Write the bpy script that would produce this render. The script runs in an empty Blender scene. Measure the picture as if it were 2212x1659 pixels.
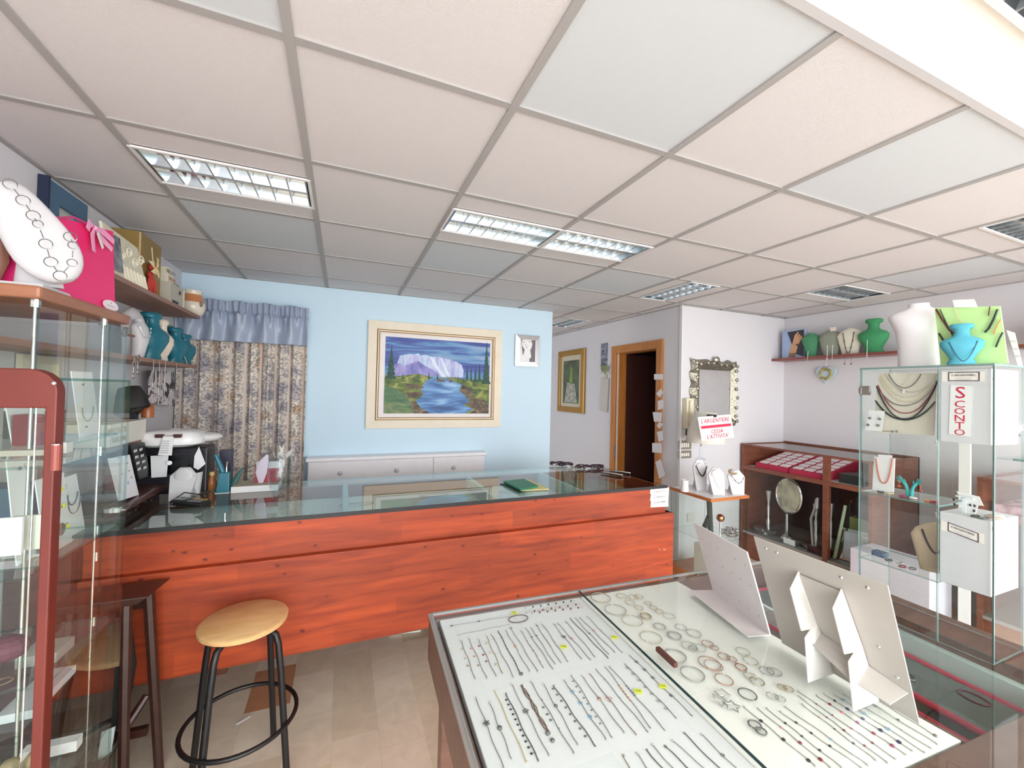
import bpy, bmesh, math, random
from mathutils import Vector, Matrix, Euler
C = bpy.context.scene.collection
random.seed(7)
S = bpy.context.scene
# ---------------------------------------------------------------- camera
F, YAW, PIT, ROL = 888.45, 0.39056457, 0.017442583, 0.0233658
fw = Vector((math.sin(YAW)*math.cos(PIT), math.cos(YAW)*math.cos(PIT), math.sin(PIT)))
_r = Vector((math.cos(YAW), -math.sin(YAW), 0)); _u = _r.cross(fw)
rt = _r*math.cos(ROL)+_u*math.sin(ROL); up = -_r*math.sin(ROL)+_u*math.cos(ROL)
EYE = Vector((0, 0, 1.6))
cam = bpy.data.objects.new('camera', bpy.data.cameras.new('camera')); C.objects.link(cam)
cam.data.sensor_fit = 'HORIZONTAL'; cam.data.sensor_width = 36; cam.data.lens = F/2212*36
cam.data.clip_start = 0.02; cam.data.clip_end = 100
m = Matrix((rt, up, -fw)).transposed().to_4x4(); m.translation = EYE; cam.matrix_world = m
S.camera = cam
# ---------------------------------------------------------------- light
w = bpy.data.worlds.new('daylight'); S.world = w; w.use_nodes = True
bg = w.node_tree.nodes['Background']; bg.inputs[0].default_value = (0.93, 0.96, 1.0, 1); bg.inputs[1].default_value = 4.2
def area(name, loc, rot, sx, sy, energy, col=(1, .98, .96)):
    l = bpy.data.lights.new(name, 'AREA'); l.shape = 'RECTANGLE'; l.size = sx; l.size_y = sy
    l.energy = energy; l.color = col
    o = bpy.data.objects.new(name, l); o.location = loc; o.rotation_euler = rot; C.objects.link(o); return o
area('window_daylight', (1.6, -2.6, 1.7), (math.radians(88), 0, 0), 7.5, 3.2, 300, (.93, .975, 1))
area('hall_daylight', (-.9, 5.2, 1.5), (math.radians(90), 0, math.radians(-90)), 1.8, 1.8, 30, (.97, .98, 1))
S.view_settings.view_transform = 'Standard'; S.view_settings.look = 'None'
S.view_settings.exposure = 0.15; S.view_settings.gamma = 1.0; S.view_settings.use_curve_mapping = False
try:
    S.cycles.transparent_max_bounces = 40; S.cycles.max_bounces = 12; S.cycles.diffuse_bounces = 8
    S.cycles.glossy_bounces = 5; S.cycles.sample_clamp_indirect = 6; S.cycles.caustics_reflective = False
except Exception: pass
# ---------------------------------------------------------------- pixel -> point on a real plane
def ray(x, y): return fw+rt*((x-1106)/F)+up*((829.5-y)/F)
def PZ(x, y, z): d = ray(x, y); return EYE+d*((z-1.6)/d.z)
def PX(x, y, v): d = ray(x, y); return EYE+d*(v/d.x)
def PY(x, y, v): d = ray(x, y); return EYE+d*(v/d.y)
# ---------------------------------------------------------------- materials
MATS = {}
def mat(name, col, rough=.5, metal=0, var=.06, vs=12, bump=0, bs=60, coat=0, spec=.5, trans=0, sheen=0, alpha=1, emit=None):
    if name in MATS: return MATS[name]
    m = bpy.data.materials.new(name); m.use_nodes = True; nt = m.node_tree; N = nt.nodes; L = nt.links
    b = N['Principled BSDF']; b.inputs['Roughness'].default_value = rough; b.inputs['Metallic'].default_value = metal
    b.inputs['Specular IOR Level'].default_value = spec; b.inputs['Coat Weight'].default_value = coat
    b.inputs['Transmission Weight'].default_value = trans; b.inputs['Alpha'].default_value = alpha
    tc = N.new('ShaderNodeTexCoord'); nz = N.new('ShaderNodeTexNoise'); nz.inputs['Scale'].default_value = vs; nz.inputs['Detail'].default_value = 3
    L.new(tc.outputs['Object'], nz.inputs['Vector'])
    r = N.new('ShaderNodeMix'); r.data_type = 'RGBA'
    c = Vector(col[:3]); r.inputs[6].default_value = (*[max(0, x*(1-var)) for x in c], 1); r.inputs[7].default_value = (*[min(1, x*(1+var)) for x in c], 1)
    L.new(nz.outputs['Fac'], r.inputs[0]); L.new(r.outputs[2], b.inputs['Base Color'])
    if bump:
        n2 = N.new('ShaderNodeTexNoise'); n2.inputs['Scale'].default_value = bs; n2.inputs['Detail'].default_value = 4
        L.new(tc.outputs['Object'], n2.inputs['Vector']); bp = N.new('ShaderNodeBump'); bp.inputs['Strength'].default_value = bump; bp.inputs['Distance'].default_value = .003
        L.new(n2.outputs['Fac'], bp.inputs['Height']); L.new(bp.outputs['Normal'], b.inputs['Normal'])
    if emit: b.inputs['Emission Color'].default_value = (*emit[:3], 1); b.inputs['Emission Strength'].default_value = emit[3]
    MATS[name] = m; return m
def glass_mat(name, tint=(.93, .97, .95), ior=1.45, rough=.0):
    m = bpy.data.materials.new(name); m.use_nodes = True; nt = m.node_tree; N = nt.nodes; L = nt.links; N.clear()
    o = N.new('ShaderNodeOutputMaterial'); t = N.new('ShaderNodeBsdfTransparent'); t.inputs[0].default_value = (*tint, 1)
    g = N.new('ShaderNodeBsdfGlossy'); g.inputs[0].default_value = (1, 1, 1, 1); g.inputs['Roughness'].default_value = rough
    fr = N.new('ShaderNodeFresnel'); fr.inputs[0].default_value = ior
    geo = N.new('ShaderNodeNewGeometry'); mx = N.new('ShaderNodeMixShader'); m2 = N.new('ShaderNodeMath'); m2.operation = 'MULTIPLY'
    inv = N.new('ShaderNodeMath'); inv.operation = 'SUBTRACT'; inv.inputs[0].default_value = 1; L.new(geo.outputs['Backfacing'], inv.inputs[1])
    L.new(fr.outputs[0], m2.inputs[0]); L.new(inv.outputs[0], m2.inputs[1])
    L.new(m2.outputs[0], mx.inputs[0]); L.new(t.outputs[0], mx.inputs[1]); L.new(g.outputs[0], mx.inputs[2]); L.new(mx.outputs[0], o.inputs[0])
    MATS[name] = m; return m
def wood(name, c1, c2, c3, scale=(1, 8, 8), rough=.35, coat=.2, knots=True, board=0):
    m = bpy.data.materials.new(name); m.use_nodes = True; nt = m.node_tree; N = nt.nodes; L = nt.links
    b = N['Principled BSDF']; b.inputs['Roughness'].default_value = rough; b.inputs['Coat Weight'].default_value = coat; b.inputs['Coat Roughness'].default_value = .25
    tc = N.new('ShaderNodeTexCoord'); mp = N.new('ShaderNodeMapping'); mp.inputs['Scale'].default_value = scale; L.new(tc.outputs['Object'], mp.inputs[0])
    n1 = N.new('ShaderNodeTexNoise'); n1.inputs['Scale'].default_value = 3; n1.inputs['Detail'].default_value = 6; n1.inputs['Distortion'].default_value = .6; L.new(mp.outputs[0], n1.inputs['Vector'])
    cr = N.new('ShaderNodeValToRGB'); e = cr.color_ramp.elements; e[0].position = .3; e[0].color = (*c1, 1); e[1].position = .7; e[1].color = (*c2, 1)
    L.new(n1.outputs['Fac'], cr.inputs[0]); last = cr.outputs[0]
    if board:
        sp = N.new('ShaderNodeSeparateXYZ'); L.new(tc.outputs['Object'], sp.inputs[0])
        mu = N.new('ShaderNodeMath'); mu.operation = 'MULTIPLY'; mu.inputs[1].default_value = board; L.new(sp.outputs['Z'], mu.inputs[0])
        fl = N.new('ShaderNodeMath'); fl.operation = 'FLOOR'; L.new(mu.outputs[0], fl.inputs[0])
        xm = N.new('ShaderNodeMath'); xm.operation = 'MULTIPLY'; xm.inputs[1].default_value = 1.6; L.new(sp.outputs['X'], xm.inputs[0])
        wn0 = N.new('ShaderNodeTexWhiteNoise'); wn0.noise_dimensions = '1D'; L.new(fl.outputs[0], wn0.inputs['W'])
        ad = N.new('ShaderNodeMath'); ad.operation = 'ADD'; L.new(xm.outputs[0], ad.inputs[0]); L.new(wn0.outputs['Value'], ad.inputs[1])
        f2 = N.new('ShaderNodeMath'); f2.operation = 'FLOOR'; L.new(ad.outputs[0], f2.inputs[0])
        cb = N.new('ShaderNodeCombineXYZ'); L.new(fl.outputs[0], cb.inputs[0]); L.new(f2.outputs[0], cb.inputs[1])
        wn = N.new('ShaderNodeTexWhiteNoise'); wn.noise_dimensions = '2D'; L.new(cb.outputs[0], wn.inputs['Vector'])
        mr = N.new('ShaderNodeMapRange'); mr.inputs['To Min'].default_value = .80; mr.inputs['To Max'].default_value = 1.12; L.new(wn.outputs['Value'], mr.inputs['Value'])
        vm = N.new('ShaderNodeVectorMath'); vm.operation = 'SCALE'; L.new(last, vm.inputs[0]); L.new(mr.outputs[0], vm.inputs['Scale']); last = vm.outputs[0]
    if knots:
        mp2 = N.new('ShaderNodeMapping'); mp2.inputs['Scale'].default_value = (9, 14, 14); L.new(tc.outputs['Object'], mp2.inputs[0])
        nd = N.new('ShaderNodeTexNoise'); nd.inputs['Scale'].default_value = 9; L.new(tc.outputs['Object'], nd.inputs['Vector'])
        va = N.new('ShaderNodeVectorMath'); va.operation = 'MULTIPLY_ADD'; va.inputs[1].default_value = (.35, .35, .35); L.new(nd.outputs['Color'], va.inputs[0]); L.new(mp2.outputs[0], va.inputs[2])
        vo = N.new('ShaderNodeTexVoronoi'); L.new(va.outputs[0], vo.inputs['Vector']); vo.inputs['Scale'].default_value = 1.0
        kr = N.new('ShaderNodeValToRGB'); k = kr.color_ramp.elements; k[0].position = .045; k[0].color = (1, 1, 1, 1); k[1].position = .13; k[1].color = (0, 0, 0, 1); L.new(vo.outputs['Distance'], kr.inputs[0])
        mx = N.new('ShaderNodeMix'); mx.data_type = 'RGBA'; mx.inputs[7].default_value = (*c3, 1); L.new(kr.outputs[0], mx.inputs[0]); L.new(last, mx.inputs[6]); last = mx.outputs[2]
    L.new(last, b.inputs['Base Color']); MATS[name] = m; return m
def ramp_mat(name, kind, scale, stops, rough=.6, mapping=(1, 1, 1), detail=4, dist=0, rot=(0, 0, 0), bump=0):
    m = bpy.data.materials.new(name); m.use_nodes = True; nt = m.node_tree; N = nt.nodes; L = nt.links
    b = N['Principled BSDF']; b.inputs['Roughness'].default_value = rough
    tc = N.new('ShaderNodeTexCoord'); mp = N.new('ShaderNodeMapping'); mp.inputs['Scale'].default_value = mapping; mp.inputs['Rotation'].default_value = rot; L.new(tc.outputs['Object'], mp.inputs[0])
    if kind == 'noise':
        t = N.new('ShaderNodeTexNoise'); t.inputs['Detail'].default_value = detail; t.inputs['Distortion'].default_value = dist; o = t.outputs['Fac']
    elif kind == 'wave':
        t = N.new('ShaderNodeTexWave'); t.inputs['Distortion'].default_value = dist; t.inputs['Detail'].default_value = detail; o = t.outputs['Fac']
    else:
        t = N.new('ShaderNodeTexVoronoi'); o = t.outputs['Distance']
    t.inputs['Scale'].default_value = scale; L.new(mp.outputs[0], t.inputs['Vector'])
    cr = N.new('ShaderNodeValToRGB'); el = cr.color_ramp.elements
    while len(el) < len(stops): el.new(.5)
    for i, (p, c) in enumerate(stops): el[i].position = p; el[i].color = (*c, 1)
    L.new(o, cr.inputs[0]); L.new(cr.outputs[0], b.inputs['Base Color'])
    if bump:
        bp = N.new('ShaderNodeBump'); bp.inputs['Strength'].default_value = bump; bp.inputs['Distance'].default_value = .004; L.new(o, bp.inputs['Height']); L.new(bp.outputs['Normal'], b.inputs['Normal'])
    MATS[name] = m; return m
def lin(h):   # sRGB hex -> linear
    h = h.lstrip('#'); v = [int(h[i:i+2], 16)/255 for i in (0, 2, 4)]
    return tuple(x/12.92 if x <= .04045 else ((x+.055)/1.055)**2.4 for x in v)
def M(h, rough=.5, **k): return mat('paint_'+h+'_%d' % int(rough*100)+''.join(str(v)[:3] for v in k.values() if not isinstance(v, tuple)), lin(h), rough, **k)
# ---------------------------------------------------------------- mesh builder
class MB:
    def __init__(s): s.bm = bmesh.new(); s.mi = 0; s.T = Matrix.Identity(4)
    def V(s, p): return s.bm.verts.new(s.T @ Vector(p))
    def face(s, vs):
        try: f = s.bm.faces.new(vs); f.material_index = s.mi; return f
        except ValueError: return None
    def poly(s, pts): return s.face([s.V(p) for p in pts])
    def box(s, x0, x1, y0, y1, z0, z1, R=None, o=None):
        ps = [Vector((x, y, z)) for z in (z0, z1) for y in (y0, y1) for x in (x0, x1)]
        if R is not None: ps = [R @ (p-o)+o for p in ps]
        v = [s.V(p) for p in ps]
        for q in ((0, 2, 3, 1), (4, 5, 7, 6), (0, 1, 5, 4), (2, 6, 7, 3), (0, 4, 6, 2), (1, 3, 7, 5)): s.face([v[i] for i in q])
        return s
    def hexa(s, bot, top):   # two rings of four points
        a = [s.V(p) for p in bot]; b = [s.V(p) for p in top]; n = len(a)
        s.face(a[::-1]); s.face(b)
        for i in range(n): s.face([a[i], a[(i+1) % n], b[(i+1) % n], b[i]])
        return s
    def slab(s, pts, d): return s.hexa([Vector(p) for p in pts], [Vector(p)+Vector(d) for p in pts])
    def tube(s, pts, r, seg=6, closed=False, flat=1):
        pts = [Vector(p) for p in pts]; n = len(pts); rings = []
        rr = r if isinstance(r, (list, tuple)) else [r]*n
        nrm = None
        for i, p in enumerate(pts):
            if closed: t = pts[(i+1) % n]-pts[i-1]
            else: t = pts[min(i+1, n-1)]-pts[max(i-1, 0)]
            if t.length < 1e-9: t = Vector((0, 0, 1))
            t.normalize()
            if nrm is None:
                a = Vector((0, 0, 1)) if abs(t.z) < .9 else Vector((1, 0, 0)); nrm = (a-t*a.dot(t)).normalized()
            else:
                nrm = nrm-t*nrm.dot(t)
                if nrm.length < 1e-6: nrm = Vector((1, 0, 0)) if abs(t.x) < .9 else Vector((0, 1, 0)); nrm = nrm-t*nrm.dot(t)
                nrm.normalize()
            bn = t.cross(nrm)
            rings.append([s.V(p+(nrm*math.cos(2*math.pi*k/seg)*flat+bn*math.sin(2*math.pi*k/seg))*rr[i]) for k in range(seg)])
        m = n if closed else n-1
        for i in range(m):
            A, B = rings[i], rings[(i+1) % n]
            for k in range(seg): s.face([A[k], A[(k+1) % seg], B[(k+1) % seg], B[k]])
        if not closed: s.face(rings[0][::-1]); s.face(rings[-1])
        return s
    def cyl(s, p0, p1, r, seg=16, r2=None): return s.tube([p0, p1], [r, r if r2 is None else r2], seg)
    def sph(s, c, r, seg=10, rings=6, sc=(1, 1, 1)):
        c = Vector(c); rows = []
        for i in range(rings+1):
            th = math.pi*i/rings
            if i in (0, rings): rows.append([s.V(c+Vector((0, 0, r*math.cos(th)*sc[2])))]); continue
            rows.append([s.V(c+Vector((r*math.sin(th)*math.cos(2*math.pi*k/seg)*sc[0], r*math.sin(th)*math.sin(2*math.pi*k/seg)*sc[1], r*math.cos(th)*sc[2]))) for k in range(seg)])
        for i in range(rings):
            A, B = rows[i], rows[i+1]
            for k in range(seg):
                a = [A[k % len(A)]]+([A[(k+1) % seg]] if len(A) > 1 else []); b = ([B[(k+1) % seg]] if len(B) > 1 else [])+[B[k % len(B)]]
                s.face((a+b)[::-1])
        return s
    def lathe(s, c, prof, seg=24):
        c = Vector(c); rows = [[s.V(c+Vector((max(r, 1e-4)*math.cos(2*math.pi*k/seg), max(r, 1e-4)*math.sin(2*math.pi*k/seg), z))) for k in range(seg)] for r, z in prof]
        for A, B in zip(rows, rows[1:]):
            for k in range(seg): s.face([A[k], A[(k+1) % seg], B[(k+1) % seg], B[k]])
        s.face(rows[0][::-1]); s.face(rows[-1]); return s
    def loft(s, rings, seg=16, power=1.0):   # rings: (center, width half, depth half) horizontal sections
        rows = []
        for c, a, b in rings:
            row = []
            for k in range(seg):
                t = 2*math.pi*k/seg; cx, sy = math.cos(t), math.sin(t)
                row.append(s.V(Vector(c)+Vector((a*math.copysign(abs(cx)**power, cx), b*math.copysign(abs(sy)**power, sy), 0))))
            rows.append(row)
        for A, B in zip(rows, rows[1:]):
            for k in range(seg): s.face([A[k], A[(k+1) % seg], B[(k+1) % seg], B[k]])
        s.face(rows[0][::-1]); s.face(rows[-1]); return s
    def strip(s, pts, ws, th, nrm, seg=12):   # flat bulging board along a path
        pts = [Vector(p) for p in pts]; nrm = Vector(nrm).normalized(); rows = []
        for i, p in enumerate(pts):
            t = (pts[min(i+1, len(pts)-1)]-pts[max(i-1, 0)]).normalized(); wv = t.cross(nrm).normalized()
            rows.append([s.V(p+wv*ws[i]*math.cos(2*math.pi*k/seg)+nrm*th*math.sin(2*math.pi*k/seg)*min(1, .3+ws[i]*20)) for k in range(seg)])
        for A, B in zip(rows, rows[1:]):
            for k in range(seg): s.face([A[k], A[(k+1) % seg], B[(k+1) % seg], B[k]])
        s.face(rows[0][::-1]); s.face(rows[-1]); return s
    def grid(s, fn, nu, nv):
        g = [[s.V(fn(i/nu, j/nv)) for j in range(nv+1)] for i in range(nu+1)]
        for i in range(nu):
            for j in range(nv): s.face([g[i][j], g[i+1][j], g[i+1][j+1], g[i][j+1]])
        return s
    def build(s, name, mt, parent=None, smooth=False, bevel=0, solid=0, sub=0, recenter=True):
        bmesh.ops.recalc_face_normals(s.bm, faces=s.bm.faces[:])
        me = bpy.data.meshes.new(name); s.bm.to_mesh(me); s.bm.free()
        for q in (mt if isinstance(mt, (list, tuple)) else [mt]): me.materials.append(q)
        if smooth:
            for p in me.polygons: p.use_smooth = True
            try: me.set_sharp_from_angle(angle=math.radians(42))
            except Exception: pass
        o = bpy.data.objects.new(name, me); C.objects.link(o)
        if parent is not None:
            o.parent = parent; o.matrix_parent_inverse = Matrix.Translation(parent.location).inverted() if parent.type != 'MESH' or parent.parent is None else Matrix.Identity(4)
        elif recenter and len(me.vertices):
            xs = [v.co for v in me.vertices]; lo = Vector([min(v[i] for v in xs) for i in range(3)]); hi = Vector([max(v[i] for v in xs) for i in range(3)])
            c = Vector(((lo.x+hi.x)/2, (lo.y+hi.y)/2, lo.z)); me.transform(Matrix.Translation(-c)); o.location = c
        if solid: q = o.modifiers.new('solid', 'SOLIDIFY'); q.thickness = solid; q.offset = 0
        if bevel: q = o.modifiers.new('bevel', 'BEVEL'); q.width = bevel; q.segments = 2; q.limit_method = 'ANGLE'
        if sub: q = o.modifiers.new('sub', 'SUBSURF'); q.levels = sub; q.render_levels = sub
        return o
def tag(o, label, cat=None, group=None, kind=None):
    if label: o['label'] = label
    if cat: o['category'] = cat
    if group: o['group'] = group
    if kind: o['kind'] = kind
    return o
def thing(name, label, cat, loc=(0, 0, 0), group=None):
    o = bpy.data.objects.new(name, None); o.empty_display_size = .05; o.location = loc; C.objects.link(o); return tag(o, label, cat, group)
def struct(mb, name, mt, **k): o = mb.build(name, mt, recenter=False, **k); o['kind'] = 'structure'; return o
def text(sx, size, T, mt, parent=None, name='lettering', depth=.0004, sy=1, align='CENTER', label=None):
    cu = bpy.data.curves.new(name, 'FONT'); cu.body = sx; cu.size = size; cu.align_x = align; cu.align_y = 'CENTER'; cu.extrude = depth; cu.resolution_u = 2
    t = bpy.data.objects.new(name, cu); C.objects.link(t); bpy.context.view_layer.update()
    me = bpy.data.meshes.new_from_object(t.evaluated_get(bpy.context.evaluated_depsgraph_get())); bpy.data.objects.remove(t)
    me.transform(T @ Matrix.Diagonal((1, sy, 1, 1))); me.materials.clear(); me.materials.append(mt)
    o = bpy.data.objects.new(name, me); C.objects.link(o)
    if parent is not None:
        o.parent = parent; o.matrix_parent_inverse = Matrix.Translation(parent.location).inverted() if parent.parent is None else Matrix.Identity(4)
    if label: o['label'] = label
    return o
def frameM(o, x, y):   # matrix from origin, x axis, y axis
    x = Vector(x).normalized(); z = x.cross(Vector(y)).normalized(); y = z.cross(x)
    mm = Matrix((x, y, z)).transposed().to_4x4(); mm.translation = Vector(o); return mm
def copy_tree(o, parent=None):
    c = o.copy(); C.objects.link(c)
    if parent is not None: c.parent = parent
    for ch in list(o.children): copy_tree(ch, c)
    return c
def pane(x0, x1, y0, y1, z0, z1, name, parent, g=None, e=None):
    b = MB(); b.box(x0, x1, y0, y1, z0, z1); b.bm.faces.ensure_lookup_table()
    d = [x1-x0, y1-y0, z1-z0]; k = d.index(min(d))
    b.bm.normal_update()
    for f in b.bm.faces:
        if abs(f.normal[k]) < .9: f.material_index = 1
    return b.build(name, [g or GLASS, e or GEDGE], parent)
RZ = lambda a: Matrix.Rotation(math.radians(a), 4, 'Z')
Tr = lambda *p: Matrix.Translation(Vector(p) if len(p) == 3 else Vector(p[0]))
# material set
GLASS = glass_mat('clear_glass', (.965, .985, .975)); GTOP = glass_mat('counter_glass', (.92, .97, .955), 1.75)
GLENS = glass_mat('clear_crystal', (.92, .945, .95), 1.6)
GEDGE = glass_mat('glass_edge', (.55, .72, .68), 1.6, .1)
GEDGE_OLD = mat('green_glass_edge', (.16, .26, .25), .15, var=.1, spec=.8)
WHITE = M('e2e0e0', .55); OFFW = M('e6e1da', .6); PAPER = M('e6e5e7', .7); LEATH = M('cfcdd0', .5, bump=.15)
CREAM = M('e8dfcc', .6); BLACK = M('161517', .4); DARK = M('2a2425', .5); CHROME = mat('chrome', (.8, .8, .8), .12, 1); SILVER = mat('silver', (.62, .62, .63), .3, 1)
DSILV = mat('dark_silver', (.27, .27, .28), .35, .9); GOLD = mat('gold', (.78, .6, .36), .25, 1); ROSE = mat('rose_gold', (.72, .42, .33), .25, 1); PALEG = mat('pale_gold', (.75, .68, .52), .25, 1)
BROWNW = wood('brown_wood', (.15, .048, .028), (.23, .078, .042), (.1, .03, .02), (2, 2, 12), .4, .15, False)
TABW = wood('dull_brown_wood', (.12, .055, .038), (.18, .088, .062), (.1, .03, .02), (2, 9, 9), .4, .15, False)
REDW = wood('red_brown_wood', (.115, .012, .007), (.145, .018, .010), (.1, .03, .02), (2, 2, 2), .5, .0, False)
TOPW = wood('walnut_top_wood', (.30, .115, .06), (.38, .16, .085), (.1, .03, .02), (1, 2, 10), .4, .1, False)
PINE = wood('orange_pine', (.24, .026, .006), (.43, .064, .013), (.12, .010, .003), (1.0, 10, 10), .5, .0, True, 11)
DOORW = wood('door_casing_wood', (.42, .15, .025), (.56, .22, .045), (.3, .1, .02), (9, 9, 1), .35, .3, False)
SEATW = wood('beech_seat', (.66, .39, .16), (.78, .50, .24), (.4, .2, .08), (3, 12, 12), .4, .2, False)
TEAL = M('1f6c7e', .35, bump=.1); GREENV = M('4f8f6a', .9, bump=.3, bs=200); BLUEB = M('4b9db0', .8, bump=.2, bs=90)
NAVY = M('1d2744', .6); FELT = M('e6eeec', .8); GREYF = M('5f6664', .9, bump=.4, bs=160); REDF = M('b8324c', .8, bump=.3, bs=120)
YELT = mat('yellow_tag', (.85, .88, .05), .6)

LB = LEATH
def nstand(label, c, h, w, rot, beads=None):
    c = Vector(c); T = Tr(c) @ RZ(rot); t = thing('necklace_stand', label, 'display bust', c)
    q = MB(); q.T = T; q.hexa([(-w*.34, -.03, 0), (w*.34, -.03, 0), (w*.34, .0, 0), (-w*.34, .0, 0)], [(-w*.5, .02, h*.74), (w*.5, .02, h*.74), (w*.5, .035, h*.74), (-w*.5, .035, h*.74)]); q.hexa([(-w*.5, .02, h*.74), (w*.5, .02, h*.74), (w*.5, .035, h*.74), (-w*.5, .035, h*.74)], [(-w*.2, .03, h), (w*.2, .03, h), (w*.18, .045, h), (-w*.18, .045, h)])
    q.hexa([(-w*.3, .09, 0), (w*.3, .09, 0), (w*.3, .095, 0), (-w*.3, .095, 0)], [(-w*.2, .035, h*.8), (w*.2, .035, h*.8), (w*.2, .04, h*.8), (-w*.2, .04, h*.8)]); q.build('board', LB, t, bevel=.004)
    q = MB(); q.T = T; q.sph((0, .018, h*.72), w*.30, 16, 10, (1.15, .22, 1.25)); q.build('neck_bulge', LB, t, smooth=True)
    if beads:
        mt, r_, step, low = beads; q = MB(); q.T = T; pts = [(s*w*.36, -.012-.026*(1-abs(s))-.006, h*(low+(.80-low)*abs(s)**1.8)) for s in [-1+j/9 for j in range(19)]]; q.tube(pts, r_*.3, 4); [q.sph(p, r_, 6, 4) for p in pts[::step]]; q.build('necklace', mt, t)
    return t
# ================================================================ ROOM SHELL
CZ = 2.457; XL = -1.165; XR = 4.42; YB = 3.88; YF = -1.6
GX = [-.7457+.6*i for i in range(-1, 10)]; GY = [1.1402+.6*j for j in range(-1, 9)]
tileA = mat('ceiling_tile_warm', lin('dcd8d9'), .9, var=.05, vs=220, bump=.5, bs=500)
tileB = mat('ceiling_tile_grey', lin('ced3d8'), .85, var=.02, vs=30)
gridM = mat('ceiling_grid', lin('a9a6a5'), .6, var=.02)
wallW = mat('white_wall_paint', lin('d8d6da'), .85, var=.025, vs=2.5, bump=.1, bs=120)
wallB = mat('pale_blue_wall_paint', lin('cde4f2'), .8, var=.03, vs=1.6, bump=.1, bs=120)
plast = mat('plaster_cream', lin('efece4'), .9, var=.02)
# light fittings: (x0,x1,y0,y1)
LT = [(-.7457, -.1457, 1.89, 2.19), (.4543, 1.0543, 1.89, 2.19), (1.0543, 1.6543, 1.89, 2.19), (2.4043, 2.7043, 2.3402, 2.9402), (3.4543, 4.0543, 1.89, 2.19), (2.8543, 3.4543, .69, .99), (2.4043, 2.7043, 4.1402, 4.7402)]
b = MB()
xs = [XL]+GX[1:-1]+[XR]; ys = [.576]+GY[1:]+[6.4]
for i in range(len(xs)-1):
    for j in range(len(ys)-1):
        x0, x1, y0, y1 = xs[i], xs[i+1], ys[j], ys[j+1]
        hole = [l for l in LT if l[0] > x0-.01 and l[1] < x1+.01 and l[2] > y0-.01 and l[3] < y1+.01]
        b.mi = 1 if (i, j) in {(3, 0), (5, 0), (1, 3), (3, 3), (5, 3), (1, 0), (8, 1)} else 0
        q = [(x0, x1, y0, y1)]
        if hole:
            h = hole[0]; q = [(x0, x1, y0, h[2]), (x0, x1, h[3], y1), (x0, h[0], h[2], h[3]), (h[1], x1, h[2], h[3])]
        z = CZ+.004
        for a, c, d, e in q:
            if c-a > .01 and e-d > .01: b.poly([(a, d, z), (a, e, z), (c, e, z), (c, d, z)])
struct(b, 'ceiling', [tileA, tileB])
b = MB(); b.box(XL-.1, XR+.1, .5, 6.5, CZ+.12, CZ+.2); [b.box(*a, 2.54, 2.64) for a in ((XL-.1, 1.30, YF-.1, .6), (1.90, XR+.1, YF-.1, .6), (1.30, 1.90, YF-.1, .16), (1.30, 1.90, .46, .6))]; struct(b, 'ceiling_1', plast)
b = MB()
for x in GX[1:-1]: b.box(x-.012, x+.012, .592, 6.4, CZ-.002, CZ+.012)
for y in GY[1:]: b.box(XL, XR, y-.012, y+.012, CZ-.001, CZ+.011)
for x in (XL, XR-.022): b.box(x, x+.022, .58, 3.0, CZ-.002, CZ+.01)
b.box(XL, 2.046, YB-.024, YB, CZ-.002, CZ+.01); b.box(2.97, XR, 2.978, 3.0, CZ-.002, CZ+.01); b.box(2.95, 2.972, 3.0, 6.4, CZ-.002, CZ+.01)
struct(b, 'trim_1', gridM)
b = MB(); b.box(XL, XR, .57, .59, CZ-.004, 2.56); struct(b, 'trim_2', mat('riser_grey', lin('c6c4c6'), .7, var=.02))
# walls
b = MB(); b.box(XL-.12, XL, YF, 6.4, 0, 2.62); struct(b, 'wall_left', wallW)
b = MB(); b.box(XL, 2.046, YB, YB+.12, 0, CZ+.02); struct(b, 'wall_back', wallB)
b = MB(); b.box(XR, XR+.12, YF, 3.12, 0, 2.62); struct(b, 'wall_right', wallW)
b = MB(); b.box(2.97, XR, 3.0, 3.1, 0, CZ+.05); struct(b, 'wall_alcove', wallW)
b = MB(); b.box(2.97, 3.09, 3.1, 3.306, 0, CZ+.05); b.box(2.97, 3.09, 3.98, 6.4, 0, CZ+.05); b.box(2.97, 3.09, 3.306, 3.98, 2.07, CZ+.05); struct(b, 'wall_hall', wallW)
b = MB(); b.box(XL, 3.1, 6.4, 6.5, 0, 2.6); struct(b, 'wall_far', wallW)
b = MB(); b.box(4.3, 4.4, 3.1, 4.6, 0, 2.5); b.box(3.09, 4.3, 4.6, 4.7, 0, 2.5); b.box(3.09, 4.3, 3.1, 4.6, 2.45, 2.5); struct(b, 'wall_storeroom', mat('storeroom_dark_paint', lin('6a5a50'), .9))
b = MB(); b.box(2.958, 2.972, 2.985, 3.02, 0, CZ); struct(b, 'trim_3', WHITE, bevel=.003)
# street side: low sill, posts and a head above big shop windows behind the camera
b = MB(); b.box(XL, XR, YF-.1, YF, 0, .25); b.box(XL, XR, YF-.1, YF, 2.4, 2.62)
for x in (XL, 1.55, XR-.1): b.box(x, x+.1, YF-.1, YF, .25, 2.4)
struct(b, 'wall_front', plast)
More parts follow.
